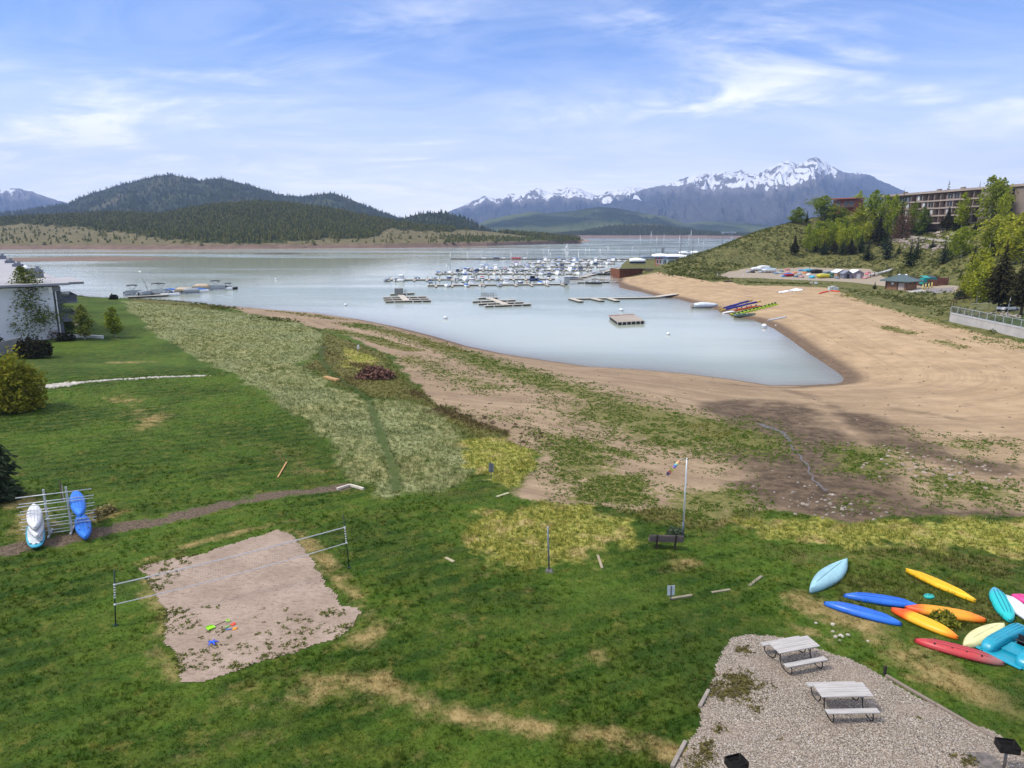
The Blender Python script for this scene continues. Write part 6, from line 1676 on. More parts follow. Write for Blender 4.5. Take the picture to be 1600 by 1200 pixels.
for ri, (rn, a, b, nf, bl) in enumerate(ROWS):
    dock_row(DOCKSAY[ri], a, b, nf, side=2 if ri in (1,) else -1)
    nb = len(bl)
    for i, (u, k) in enumerate(bl):
        v = a[1] + (b[1] - a[1]) * (u - a[0]) / (b[0] - a[0])
        p = wpt(u, v); sd_ = random.choice((-1, 1)) if ri < 3 else random.choice((-1, 1, 1))
        off = 5.2 if k[0] != 'c' else 6.2
        p = p + np.array([0, off * sd_, 0]); p[0] += random.uniform(-.4, .4)
        say = SPEC[k][0]
        say = say[0].upper() * 0 + say
        if i < nb / 2: lab = '%s, %s from left on the %s' % (say, ORD[i + 1], rn)
        else: lab = '%s, %s from right on the %s' % (say, ORD[nb - i], rn)
        boat(k, (p[0], p[1], WATER), math.pi / 2 * random.choice((-1, 1)) + random.gauss(0, .05), lab, 'boats moored in the marina', random.uniform(.86, 1.06))

# log breakwater with stores on it
pa, pb = wpt(704,405.2), wpt(984,406.2); L = float(np.hypot(*(pb - pa)[:2]))
t = thing('breakwater', 'long floating timber breakwater beyond the marina docks', 'breakwater', tuple(pa), yaw(pa, pb))
MB().box((L / 2, 0, .35), (L, 3.2, .9)).build('boom', pm('breakwater_brown', (.20, .165, .12), .9, var=.35, scale=.2), t)
mb = MB()
for k in range(60): mb.box((L * (k + .5) / 60, -1.65, .2), (L / 60 * .6, .3, .5))
mb.build('tyre_fender', DOCKD, t)
for f, c, s in [(.19, BW, 4), (.26, BNAVY, 5), (.30, BW, 3), (.37, BRED, 9), (.42, BW, 3), (.47, BGREY, 5)]:
    MB().box((L * f, 0, 1.2), (s, 1.4, .9), taper=.85).build('stored_float', c, t, bevel=.1)
# walkways from the docks to the shore
def gangway(label, a, b, w=1.6, rail=True, za=WATER, zb=WATER):
    pa, pb = atz(*a, za), atz(*b, zb); d = pb - pa; L = float(np.linalg.norm(d[:2]))
    t = thing('gangway', label, 'gangway', tuple(pa), yaw(pa, pb), 'gangways of the marina'); pt = (zb - za)
    MB().beam((0, 0, .5), (L, 0, .5 + pt), w, .16).build('deck', DOCKL, t)
    if rail:
        mb = MB()
        for s in (-1, 1):
            mb.tube([(0, s * w / 2, 1.4), (L, s * w / 2, 1.4 + pt)], .06, 4)
            for k in range(int(L / 4) + 1):
                x = min(k * 4, L); mb.tube([(x, s * w / 2, .5 + pt * x / L), (x, s * w / 2, 1.4 + pt * x / L)], .05, 4)
        mb.build('rail', DOCKL, t)
    n = max(int(L / 9), 1)
    for k in range(n): MB().box((L * (k + .5) / n, 0, .15), (2.5, w * .9, .5)).build('float', DOCKD, t)
gangway('long railed gangway from the nearest dock to the beach point', (888,443.2), (966,441.2), 1.8)
gangway('second gangway just behind the long railed one', (890,437.2), (958,437.6), 1.2)
gangway('gangway running diagonally between the docks to the piled wall', (902,436), (968,420.5), 2.)
t = thing('kiosk', 'small grey kiosk tower at the right end of the nearest dock', 'kiosk', tuple(wpt(885.5,445.2)))
MB().box((0, 0, 1.9), (2.2, 2.0, 2.9)).build('wall', solid('kiosk_grey', (.30, .32, .34)), t, bevel=.05); MB().box((0, 0, 3.45), (2.6, 2.4, .2)).build('roof', BW, t); MB().box((0, -1.03, 1.6), (.8, .06, 1.9)).build('door', BGREY, t)
for (u, v, k, lab) in [(897,437,'mnavy','dark motorboat moored by the second gangway'),(927,443.4,'mblk','dark motorboat moored alone beside the long gangway'),(962,423.6,'mnavy','dark motorboat lying close to the piled wall'),(935,429.4,'mnavy','left of three dark boats between dock and piled wall'),(939,429.4,'mgrey','middle of three boats between dock and piled wall'),(943.5,429.4,'mblk','right of three dark boats between dock and piled wall'),(902,408.,'cb','cruiser moored outside the crowded docks'),(985,408.5,'st','sailboat moored against the marina shore')]:
    boat(k, wpt(u, v), random.uniform(-.2, .2) + (math.pi if u == 927 else 0), lab, 'boats moored in the marina')

# detached finger docks in front
def finger_dock(label, rows, spine, house, rails):
    o = wpt(*spine[0]); t = thing('finger_dock', label, 'dock', tuple(o), 0, 'detached finger docks in the open water')
    for a, b in rows:
        pa, pb = wpt(*a) - o, wpt(*b) - o
        fl = MB().beam(tuple(pa + [0, 0, .42]), tuple(pb + [0, 0, .46]), 1.3, .18).build('finger', DOCKL, t)
        n = int(np.linalg.norm(pb - pa) / 2.6); mb = MB()
        for k in range(n):
            q = pa + (pb - pa) * (k + .5) / n; mb.box((q[0], q[1], .12), (2.35, 1.05, .5))
        mb.build('float', DOCKD, fl)
    q = [wpt(*s) - o for s in spine]
    MB().prism([(x[0], x[1]) for x in q], .46, .60).build('walkway', DOCKL, t)
    if house:
        p = wpt(*house) - o
        MB().box((p[0], p[1], 1.6), (2.6, 2.2, 2.2)).build('shed', solid('shed_grey', (.16, .165, .16)), t, bevel=.05)
    mb = MB()
    for u, v in rails:
        p = wpt(u, v) - o
        for dx in (-.8, 0, .8): mb.tube([(p[0] + dx, p[1], .5), (p[0] + dx, p[1], 1.9)], .06, 4)
        mb.tube([(p[0] - .9, p[1], 1.9), (p[0] + .9, p[1], 1.9)], .05, 4).tube([(p[0] - .9, p[1], 1.2), (p[0] + .9, p[1], 1.2)], .05, 4)
    mb.build('railing', solid('rail_grey', (.22, .22, .22)), t)
z3 = lambda x, y: (580 + x * .15, 360 + y * .15)
finger_dock('left finger dock floating alone in the water, with a small grey shed', [(z3(195,677), z3(455,664)), (z3(122,711), z3(578,702)), (z3(132,730), z3(604,722)), (z3(145,751), z3(628,742))], [z3(270,683), z3(330,683), z3(405,748), z3(330,748)], z3(290,688), [z3(330,676), z3(350,676)])
finger_dock('right finger dock floating alone in the water, with many rails', [(z3(1098,717), z3(1338,712)), (z3(1052,752), z3(1508,738)), (z3(1115,777), z3(1588,760)), (z3(1182,800), z3(1668,781))], [z3(1190,718), z3(1250,716), z3(1440,790), z3(1370,792)], None, [z3(1170,716), z3(1195,718), z3(1220,718), z3(1245,716), z3(1275,712), z3(1180,708)])

# dock with three fingers reaching from the beach
o = wpt(893,468.2); t = thing('beach_dock', 'low dock with three short fingers reaching out from the beach', 'dock', tuple(o))
wk = [wpt(893,468.2), wpt(955,467.4), wpt(1000,466.8), wpt(1030,465.8)]
for a, b in zip(wk[:-1], wk[1:]): 
    a, b = a - o, b - o
    MB().beam(tuple(a + [0, 0, .40]), tuple(b + [0, 0, .40]), 1.9, .14).build('walkway', DOCKL, t)
    MB().beam(tuple(a + [0, 0, .10]), tuple(b + [0, 0, .10]), 1.7, .46).build('float', DOCKD, t)
for (u0, v0, u1, v1) in [(891.5,468.3,908,473),(927,468.6,941,471.8),(952,468.4,965,472)]:
    a, b = wpt(u0, v0) - o, wpt(u1, v1) - o
    f = MB().beam(tuple(a + [0, 0, .44]), tuple(b + [0, 0, .44]), 1.7, .14).build('finger', DOCKL, t); MB().beam(tuple(a + [0, 0, .12]), tuple(b + [0, 0, .12]), 1.5, .46).build('float', DOCKD, f)
a, b = wpt(1028, 465.9), P(1056, 460.5); d = b - a
t = thing('ramp', 'pale wooden ramp from the low dock up onto the sand', 'ramp', tuple(a), yaw(a, b)); Lr = float(np.hypot(*d[:2]))
MB().beam((0, 0, .55), (Lr, 0, d[2] + .25), 2.6, .16).build('deck', DOCKL, t); MB().beam((0, -1.3, .40), (Lr, -1.3, d[2] + .10), .12, .3).beam((0, 1.3, .40), (Lr, 1.3, d[2] + .10), .12, .3).build('side_beam', DOCKD, t)

# swim platform
q = [atz(u, v, WATER + .75) for u, v in [(951.5,493.5),(990.5,491.5),(1007.5,501),(965,503.2)]]; o = sum(q) / 4
t = thing('swim_platform', 'square wooden swim platform floating alone', 'platform', (o[0], o[1], WATER))
pl_ = [(x[0] - o[0], x[1] - o[1]) for x in q]
MB().prism(pl_, .60, .75).build('deck', pm('platform_boards', (.36, .31, .26), .85, var=.3, scale=.7, stretch=(.3, 3, 1)), t)
MB().prism([(x * .96, y * .96) for x, y in pl_], -.2, .59).build('float', DOCKD, t)
e1 = np.array(pl_[1]) - np.array(pl_[0])
MB().beam((pl_[0][0], pl_[0][1], .80), (pl_[1][0], pl_[1][1], .80), .9, .06).build('carpet', solid('rust_carpet', (.32, .13, .07), .9), t)
n_ = MB()
for k in range(7):
    f = k / 6; x = pl_[3][0] + (pl_[2][0] - pl_[3][0]) * f; y = pl_[3][1] + (pl_[2][1] - pl_[3][1]) * f
    n_.tube([(x, y - .1, .1), (x, y - .1, .7)], .12, 6)
n_.build('fender', solid('fender_pale', (.4, .4, .38)), t)

# buoys
for (u, v, r, lab) in [(696,498,.55,'white mooring buoy in front of the right finger dock'),(540,477.8,.5,'white mooring buoy nearest the left beach'),(970.5,486,.6,'white mooring buoy behind the swim platform'),(1044,523,.42,'white mooring buoy in the open water below the swim platform'),(1194,511.5,.6,'grey-white buoy close to the right beach'),(431,437,.5,'white marker buoy far out on the left'),(1212,510,.25,'tiny white float near the right beach')]:
    t = thing('buoy', lab, 'buoy', tuple(wpt(u, v)), 0, 'mooring buoys')
    MB().ball((0, 0, r * .4), r, 12, 8).build('ball', BW, t, True); MB().tube([(0, 0, r * 1.3), (0, 0, r * 1.65)], r * .12, 6).build('ring', solid('buoy_ring', (.2, .2, .22)), t)
    MB().loft([[(math.cos(k * .5236) * r * q, math.sin(k * .5236) * r * q, r * .4 + z) for k in range(12)] for q, z in ((1.01, -.08 * r), (1.02, 0), (1.01, .08 * r))], cap=False).build('stripe', solid('buoy_blue', (.05, .12, .4)), t)

# sailing boat far out
p = wpt(885.5,391); t = thing('sailboat', 'tiny white sailboat under sail near the far point', 'sailboat', tuple(p), .15); t.scale = (.72,) * 3
boat_hull(8, 2.6, 1.).build('hull', BW, t, True)
MB().loft([[(1.0, -.05, 1.2), (1.0, .05, 1.2), (-3.4, .1, 1.6), (-3.4, 0, 1.6)], [(1.0, -.05, 5.5), (1.0, .05, 5.5), (-1.9, .3, 5.5), (-1.9, .2, 5.5)], [(1.0, -.03, 11.), (1.0, .03, 11.), (.8, .05, 11.), (.8, 0, 11.)]]).build('sail', BW, t, True)
MB().loft([[(4.0, -.04, 1.4), (4., .04, 1.4), (1.3, .3, 1.8), (1.3, .2, 1.8)], [(1.1, -.02, 9.2), (1.1, .02, 9.2), (1.0, .04, 9.1), (1.0, 0, 9.1)]]).build('jib', BW, t, True)
MB().tube([(1.05, 0, .8), (1.05, 0, 11.4)], .09, 5).build('mast', ALM, t)

# pontoon boats moored off the left bank
PG = 'boats moored off the left bank'
for (u, v, k, rz, sc, lab) in [(212,461.5,'pb',.3,1.,'leftmost pontoon boat off the bank, grey with a flat canopy'),(228,461.5,'mgrey',1.3,1.05,'grey covered boat between the leftmost pontoon boat and the black canopy'),(252,460.5,'pb',-.25,1.1,'pontoon boat with a black canopy, left of the blue boat'),(267,462.5,'mw',.1,1.,'white open boat in front of the black canopy'),
                               (270,457.8,'mblue',.1,1.,'bright blue covered boat in the moored line'),(289,459.2,'pt',-.1,1.,'tan covered pontoon boat, left one of the two'),(300,459.4,'pg',.4,.9,'small grey boat right of the left tan covered one'),(313,456.8,'mblue',.15,1.,'white boat with a blue cover before the right tan boat'),(317,453.6,'pt',-.05,1.05,'cream covered pontoon boat, right one of the two'),(341,453.4,'pb',.2,1.,'pontoon boat with a raised canopy near the right end'),(352,453.2,'mw',.0,.95,'white boat second from the right end of the moored line'),(359.5,452.4,'mblk',.3,.9,'small dark boat at the right end of the moored line')]:
    boat(k, wpt(u, v), rz, lab, PG, (sc * .92, sc, sc * 1.3))
p = wpt(229,463.2); t = thing('mast_pole', 'tall leaning boat mast rising from the moored boats', 'mast', (p[0], p[1], WATER + .8))
q = aty(218.5, 424.5, p[1]) - p - np.array([0, 0, .8])
MB().tube([(1.2, 0, -.3), tuple(np.array(q) * .5 + [.5, 0, 0]), tuple(q)], [.12, .10, .06], 6).build('spar', BGREY, t, True)
MB().tube([tuple(q), (q[0] + .3, 0, -.2)], .02, 4).tube([tuple(np.array(q) + [-.5, 0, 0]), tuple(np.array(q) + [.5, 0, .05])], .05, 4).build('stay', ALM, t)
a, b = wpt(200,466.2), wpt(262,463); t = thing('dock', 'narrow grey dock beside the leftmost pontoon boats', 'dock', tuple(a), yaw(a, b)); Ld = float(np.hypot(*(b - a)[:2]))
MB().box((Ld / 2, 0, .5), (Ld, 1.3, .14)).build('walkway', DOCKL, t); MB().box((Ld / 2, 0, .15), (Ld, 1.1, .5)).build('float', DOCKD, t)

# ================================================================== MARINA SHORE
rust = pm('rusty_sheet_pile', (.20, .075, .035), .85, .2, var=.4, scale=.5)
a, b = atz(968,433.,WATER), atz(1003,426.5,WATER); b = np.array([*atz(1003,420,0)[:2], 0]); a = np.array([*atz(968,420.5,0)[:2], 0])
t = thing('sheet_pile_wall', 'rusty brown sheet pile wall at the marina point', 'retaining wall', (a[0], a[1], WATER), yaw(a, b)); L = float(np.hypot(*(b - a)[:2]))
mb = MB(); n = 11; pts = []
for k in range(n):
    x = L * k / n; s = L / n
    pts += [(x, -.7), (x + s * .4, -.7), (x + s * .5, -.1), (x + s * .9, -.1)]
pts.append((L, -.7))
mb.loft([[(x, y, -1.5), (x, y, 4.25), (x, y + .12, 4.25), (x, y + .12, -1.5)] for x, y in pts]); mb.build('sheet_pile', rust, t)
MB().box((L / 2, -.4, 4.42), (L + .6, 1.3, .32)).build('cap_beam', pm('cap_olive', (.11, .10, .07), .9, var=.3), t)
s_ = MB().loft([[(-.1, -.7, -1.5), (-.1, -.7, 4.25), (.05, -.6, 4.25), (.05, -.6, -1.5)], [(1.5, 14, -1.5), (1.5, 14, 4.25), (1.65, 14, 4.25), (1.65, 14, -1.5)]]).build('side_pile', rust, t)
a2, b2 = np.array([*atz(1003,420,0)[:2], 0]), np.array([*atz(1036,420.6,0)[:2], 0])
t = thing('retaining_wall', 'low olive-brown timber bank wall right of the rusty piles', 'retaining wall', (a2[0], a2[1], -.9), yaw(a2, b2)); L2 = float(np.hypot(*(b2 - a2)[:2]))
MB().box((L2 / 2, 0, .5), (L2, .4, 1.1)).build('wall', pm('cap_olive', (0, 0, 0)), t); MB().box((L2 / 2, 0, 1.1), (L2, .6, .14)).build('cap', pm('timber_cap', (.2, .17, .11), .9), t)

def wrapped(label, u0, u1, v0, v1, dark, Y=None, z0=0., mat=None):
    """a sailing boat on its cradle, shrink-wrapped for storage"""
    c = atz((u0 + u1) / 2, v1, z0) if Y is None else aty((u0 + u1) / 2, v1, Y); zd = depth_of(c)
    L = (u1 - u0) / F * zd; h = (v1 - v0) / F * zd; g = Hz(c[0], c[1]); c[2] = max(g, -.2)
    t = thing('stored_boat', label, 'stored boat', tuple(c), random.uniform(-.12, .12), 'wrapped boats on the marina hard'); W = min(L * .34, 4)
    h0 = max(h * .42, 1.2)
    MB().loft([[(-L / 2 + L * i / 8, y * W / 2 * f, z) for y, z in ((-1, h0), (-.8, h0 * .55), (-.25, h0 * .3), (.25, h0 * .3), (.8, h0 * .55), (1, h0))] for i, f in enumerate((.75, .92, 1, 1, .97, .9, .7, .4, .04))]).build('hull', BNAVY if dark else BW, t, True)
    MB().loft([[(-L * .52 + L * 1.04 * i / 8, y * W * .53 * f, h0 * .96 + (h - h0) * z * (.75 + .25 * math.sin(i * .5))) for y, z in ((-1, 0), (-.92, .45), (-.35, .85), (0, 1), (.35, .85), (.92, .45), (1, 0))] for i, f in enumerate((.78, .95, 1, 1, .97, .9, .72, .45, .12))]).build('shrink_wrap', mat or solid('shrink_wrap_white', (.80, .81, .84), .4), t, True)
    mb = MB()
    for x in (-.3, 0, .3):
        for s in (-1, 1): mb.tube([(x * L, s * W * .5, -.2), (x * L, s * W * .34, h0 * .7)], .09, 5)
    mb.build('cradle', solid('cradle_grey', (.10, .10, .11)), t)
    return t
wrapped('stored boat with white wrap over a navy hull, nearest the piled wall', 984, 1008.5, 402.5, 413, 1)
wrapped('long white-wrapped boat behind the red and blue hut', 1019, 1050, 396, 406, 0)
wrapped('white-wrapped boat rising right of the red and blue hut', 1040, 1075.5, 396.5, 407.5, 0)
wrapped('white-wrapped boat far back beside the hill, left of two', 1060, 1078, 392.5, 399, 0)
wrapped('white-wrapped boat far back beside the hill, right of two', 1079, 1097, 392, 398.5, 0)
wrapped('grey tarp covered boat between the navy hull and the hut', 1001, 1021, 398.5, 406.5, 0, mat=solid('tarp_blue_grey', (.20, .24, .30)))
wrapped('blue-grey tarp covered boat far back, left of the white pair', 1048, 1064, 393.5, 399, 1, mat=solid('tarp_blue_grey', (0, 0, 0)))
wrapped('grey covered boat far back at the edge of the hill', 1072, 1090, 395.5, 401, 1, mat=solid('tarp_blue_grey', (0, 0, 0)))
# hut
a, b, c2 = atz(1024,415,0), atz(1043,416,0), atz(1055,412.5,0); ang = yaw(a, b); L = float(np.hypot(*(b - a)[:2])); zd = depth_of(a); h = 12.8 / F * zd
t = thing('marina_hut', 'low marina hut with red and pale blue walls and a flat navy roof', 'hut', (a[0], a[1], Hz(a[0], a[1]) - .2), ang); D = 6.5
MB().box((L * .29, D / 2, h / 2), (L * .58, D, h)).build('red_wall', solid('hut_red', (.30, .07, .05)), t); MB().box((L * .80, D / 2 - .1, h / 2), (L * .42, D + .2, h)).build('blue_wall', solid('hut_pale_blue', (.40, .47, .55)), t)
MB().box((L * .5, D / 2, h + .25), (L + 1.2, D + 1.6, .5)).build('roof', solid('hut_roof_navy', (.05, .08, .16)), t, bevel=.05)
for x, w in ((.20, 1.2), (.45, 1.), (.72, 1.0), (.86, 1.0)):
    f = MB().box((L * x, -.13, h * .55), (w + .3, .12, h * .62)).build('window', BW, t); MB().box((L * x, -.2, h * .55), (w, .06, h * .5)).build('pane', GLASSD, f)
MB().box((L * .60, -.14, h * .42), (1.1, .1, h * .8)).build('door', solid('hut_door_dark', (.06, .06, .07)), t)
# masts of the boats stored ashore and the light pole
for i, (u, v0, v1, lab, c) in enumerate([(999,367,409,'mast standing above the navy wrapped boat','mast_metal'),(1016,361.5,406,'tall mast second from the left on the marina shore','mast_metal'),(1025,368,407,'mast behind the hut, third from the left','mast_metal'),(1036,365.5,407,'mast with a small box halfway up, behind the hut','mast_metal'),(1060.5,367,404,'thin mast just left of the dark one','mast_metal'),(1063,366,406,'dark thick mast behind the wrapped boats','mast_dark'),(1075,366,402,'thin mast left of the tallest mast','mast_metal'),(1078,359,402,'tallest mast on the marina shore','mast_metal'),(1082,376,402,'short mast right of the tallest mast','mast_dark'),(1098.5,375,401,'mast close to the hill slope','mast_metal'),(1127.5,367,396,'dark mast showing behind the hill ridge','mast_dark'),(1090,371,401,'faint thin mast before the hill slope','mast_metal')]):
    Y = 455 + (i % 4) * 16; p = aty(u, v1, Y); g = Hz(p[0], p[1]); hh = aty(u, v0, Y)[2] - g
    t = thing('mast', lab, 'mast', (p[0], p[1], g), 0, 'masts of boats stored ashore'); m_ = solid(c, (.10, .10, .11), .5)
    rr_ = .13 if c == 'mast_metal' else .17
    MB().tube([(0, 0, 0), (0, 0, hh * .5), (0, 0, hh)], [rr_, rr_, rr_ * .7], 6).build('spar', m_, t, True)
    MB().tube([(-1.1, 0, hh * .6), (1.1, 0, hh * .6)], .04, 4).build('spreader', m_, t)
    MB().tube([(0, 0, hh), (-1.1, 0, hh * .6), (-1.3, 0, 1.)], .025, 3).tube([(0, 0, hh), (1.1, 0, hh * .6), (1.3, 0, 1.)], .025, 3).build('stay', m_, t)
t = thing('navigation_tower', 'small grey equipment box on a short pole behind the hut', 'pole', (aty(1035,407,470)[0], 470, 0)); hh = aty(1035, 388, 470)[2]
MB().tube([(0, 0, -1), (0, 0, hh)], .2, 6).build('pole', BGREY, t); MB().box((0, 0, hh - 1.2), (1.7, 1., 3.)).build('box', solid('box_grey', (.14, .15, .16)), t); MB().box((0, -.55, hh - 1.2), (1.2, .1, 2.4)).build('panel', BGREY, t)
p = wpt(1143,371.5); boat('st', p, .3, 'white sailboat far out, mast crossing the wooded shore', 'boats moored in the marina', 1.6)
for (u, v, L, lab) in [(1138,363.6,60,'long white building on the far shore'),(812,368.8,26,'white lodge among trees on the far point, left of two'),(852,373.2,30,'low pale buildings on the far point, right of two')]:
    Y = 3080 if u > 1000 else 1480 
    p = aty(u, v + .8, Y); t = thing('building', lab, 'building', tuple(p), 0)
    MB().box((0, 0, 1), (L, 12, 9)).build('wall', BW, t); MB().prism([(-L / 2 - 1, -7), (L / 2 + 1, -7), (L / 2 + 1, 7), (-L / 2 - 1, 7)], 5.5, 6.5).build('roof', BGREY, t); MB().box((0, -6.2, 1.5), (L * .8, .3, 2)).build('window', GLASSD, t)

# ================================================================== BEACHED BOATS ON THE RIGHT SHORE
z5 = lambda x, y: (960 + x * .15, 330 + y * .15)
def Lw(p, q): return float(np.hypot(*(np.array(q) - np.array(p))[:2]))
# rigid inflatable
a, b = P(*z5(815,1008)), P(*z5(1078,985)); a[2] = b[2] = WATER; L = Lw(a, b); c = (a + b) / 2
t = thing('inflatable_boat', 'grey-white covered motorboat at the waterline of the right beach', 'motorboat', (c[0], c[1], WATER - .05), yaw(a, b))
boat_hull(L, 2.6, .8).build('hull', BGREY, t, True)
MB().loft([[(-L * .42 + L * .88 * i / 7, y * 1.25 * (1 if i < 4 else 1 - ((i - 3) / 4.6) ** 2), .75 + h * (1.0 - .5 * abs(i - 2.4) / 4)) for y, h in ((-1, 0), (-.8, .6), (0, 1), (.8, .6), (1, 0))] for i in range(8)]).build('cover', solid('cover_silver', (.60, .64, .72), .5), t, True)
for y in (-.5, .5): MB().box((-L * .53, y, .8), (.7, .55, .9), taper=.75).build('motor', solid('motor_cover_tan', (.42, .37, .32)), t, bevel=.1)
# two long outrigger canoes
for (a, b, lab) in [(z5(1085,1035), z5(1440,935), 'left of two long dark blue racing canoes on the beach'), (z5(1105,1046), z5(1530,946), 'right of two long dark blue racing canoes on the beach')]:
    a, b = P(*a), P(*b); L = Lw(a, b); t = kayak('outrigger_canoe', lab, 'canoe', a, b, .75, .5, two_tone('navy_canoe_' + lab[:4], ((.62, .42, .12), (.62, .42, .12)), (.018, .02, .20), L, (.10, .13, .87, .90)), pm('navy_line', (.12, .12, .35), .4), 'long racing canoes on the beach', ridges=(0,), fine=1.8, handles=False, droop=.1)
    for x in (-.16, .14): MB().box((L * x, .0, .5), (.5, .35, .1)).build('seat', BBLACK, t)
# lime sit-on-top kayaks in a row, orange ones behind
LK = solid('lime_kayak', (.38, .58, .02), .4); BKD = solid('black_hatch', (.02, .02, .02), .6); OK_ = solid('orange_kayak', (.68, .12, .02), .4)
def sit_on_top(c, rz, L, W, m, hatch):
    t = thing('kayak', None, 'kayak', tuple(c), rz)
    MB().loft([[(x, y, .36 - z) for x, y, z in rg] for rg in hull_sections(L, W, .36, 2.4, .6, .3)]).build('hull', m, t, True)
    for x in (-.28, .0, .26): MB().loft([[(L * x + math.cos(k * .7854) * .3 * q, math.sin(k * .7854) * .24 * q, z) for k in range(8)] for q, z in ((1, .34), (1, .40), (.5, .42))]).build('hatch', hatch, t, True)
    MB().box((-L * .12, 0, .55), (.12, .42, .36)).build('backrest', hatch, t, bevel=.03)
    return t
row = [(z5(1245 + (1600 - 1245) * k / 9, 1082 - 88 * (k / 9))) for k in range(10)]
r0 = None
for k, (u, v) in enumerate(row + [z5(1630, 985), z5(1665, 975)]):
    p = P(u, v); a = yaw(P(*row[0]), P(*row[-1])) + 1.25
    lab = 'lime green kayak with black hatches, %s in the row from the water' % ORD[k + 1]
    if r0 is None: r0 = sit_on_top(p, a, 3.3, 1.0, LK, BKD); r0['label'] = lab; r0['group'] = 'lime green kayaks in a row on the sand'
    else: dup(r0, p, a + random.gauss(0, .06), lab, 'lime green kayaks in a row on the sand')
r1 = None
for k, (u, v) in enumerate([z5(1300,1048), z5(1350,1038), z5(1400,1030), z5(1450,1018), z5(1500,1012)]):
    p = P(u, v); p = p + np.array([.5, 2.6, 0]); p[2] = Hz(p[0], p[1]); lab = 'orange kayak behind the lime ones, %s from the water' % ORD[k + 1]
    if r1 is None: r1 = sit_on_top(p, .5, 3.6, .9, OK_, BNAVY); r1['label'] = lab; r1['group'] = 'orange kayaks behind the lime ones'
    else: dup(r1, p, .5 + random.gauss(0, .1), lab, 'orange kayaks behind the lime ones')
a, b = P(*z5(1120,1062)), P(*z5(1255,1045))
kayak('kayak', 'white kayak lying at the waterline beside the lime row', 'kayak', a, b, .9, .35, BW, BGREY, None, ridges=(), handles=False)
a, b = P(*z5(1250,1108)), P(*z5(1470,1078)); L = Lw(a, b); c = (a + b) / 2
t = thing('skiff', 'small grey-green open skiff at the water edge below the lime kayaks', 'skiff', (c[0], c[1], max(c[2], WATER) - .05), yaw(a, b))
boat_hull(L, 1.5, .55).build('hull', solid('skiff_green', (.16, .20, .17)), t, True); MB().box((-.8, 0, .56), (.3, 1.2, .06)).box((.6, 0, .56), (.3, 1.1, .06)).build('seat', BW, t); MB().tube([(-L / 2, -.7, .58), (0, -.76, .6), (L * .3, -.6, .65), (L / 2, 0, .72), (L * .3, .6, .65), (0, .76, .6), (-L / 2, .7, .58)], .06, 6).build('gunwale', BGREEN, t, True)
z8 = lambda x, y: (1160 + x * .15, 390 + y * .15)
a, b = P(*z8(258,745)), P(*z8(462,705))
kayak('rowing_shell', 'narrow pale grey hull lying alone on the right beach', 'boat', a, b, .8, .35, solid('shell_grey', (.42, .42, .46)), BGREY, None, ridges=(0,), fine=3., handles=False, droop=.2)
# white tarps
for (q, lab) in [([(362,447),(455,424),(512,432),(405,455)], 'white tarp spread flat on the sand, left of two'), ([(487,425),(560,402),(638,422),(520,440)], 'white tarp spread flat on the sand, right of two')]:
    w2 = [P(*z8(*c)) for c in q]; o = sum(w2) / 4; t = thing('tarp', lab, 'tarp', tuple(o), 0, 'white tarps on the beach')
    mb = MB(); n = 9; rings = []
    for i in range(n):
        rg = []
        for j in range(n):
            s, r_ = i / (n - 1), j / (n - 1); p = (w2[0] * (1 - s) + w2[1] * s) * (1 - r_) + (w2[3] * (1 - s) + w2[2] * s) * r_
            rg.append((p[0] - o[0], p[1] - o[1], Hz(p[0], p[1]) - o[2] + .05 + .10 * random.random()))
        rings.append(rg)
    mb.loft(rings, cap=False, closed=False); mb.build('sheet', solid('tarp_white', (.80, .80, .82), .5), t, True)
    mb = MB()
    for p in w2: mb.ball(tuple(p - o + np.array([0, 0, .12])), .22, 6, 4)
    mb.build('weight', solid('tarp_weight', (.3, .28, .26)), t)
# notice boards
for (u, v, lab, c) in [(*z8(718,365), 'cream notice board facing the beach, left of two', solid('board_cream', (.62, .55, .42))), (*z8(765,366), 'white notice board facing the beach, right of two', solid('board_white2', (.70, .72, .70)))]:
    p = P(u, v); t = thing('notice_board', lab, 'notice board', tuple(p), .1, 'notice boards above the beach')
    MB().box((0, 0, .62), (1.15, .1, .8)).build('panel', c, t, bevel=.02)
    for s in (-1, 1): MB().box((s * .5, .09, .5), (.1, .08, 1.2)).build('leg', BBLACK, t)
for (a, b, lab) in [((795,465),(900,438),'red kayak lying on the sand above the beach, left of two'), ((905,433),(1015,440),'red kayak lying on the sand above the beach, right of two')]:
    kayak('kayak', lab, 'kayak', P(*z8(*a)), P(*z8(*b)), .8, .36, solid('beach_red', (.62, .06, .03)), solid('beach_red_dark', (.4, .04, .03)), 'red kayaks above the beach', ridges=(0,), handles=False)
p = P(*z8(940,424)); t = thing('storage_bins', 'pale storage bins standing behind the red kayaks', 'storage bin', tuple(p), .2)
for x, hh in ((-.9, 1.), (.2, 1.2), (1.2, .8)): o = MB().box((x, 0, hh / 2), (.95, .9, hh), taper=1.06).build('bin', solid('bin_pale', (.52, .60, .58)), t, bevel=.03); MB().box((x, 0, hh + .04), (1.05, 1., .08)).build('lid', BW, o)
p = P(*z5(1180,738)); t = thing('log', 'dark driftwood log lying on the sand below the scrub', 'log', tuple(p), .25)
MB().tube([(-1.6, 0, .2), (0, .05, .28), (1.7, 0, .3)], [.16, .24, .18], 8).build('trunk', solid('log_dark', (.07, .05, .05), .9), t, True); MB().tube([(.4, 0, .3), (.8, .3, .7)], [.1, .05], 6).build('stub', solid('log_dark', (0, 0, 0)), t)
p = P(640.,544.); t = thing('litter_board', 'small white board stuck in the sand at the meadow edge', 'board', tuple(P(560, 545)), .8)
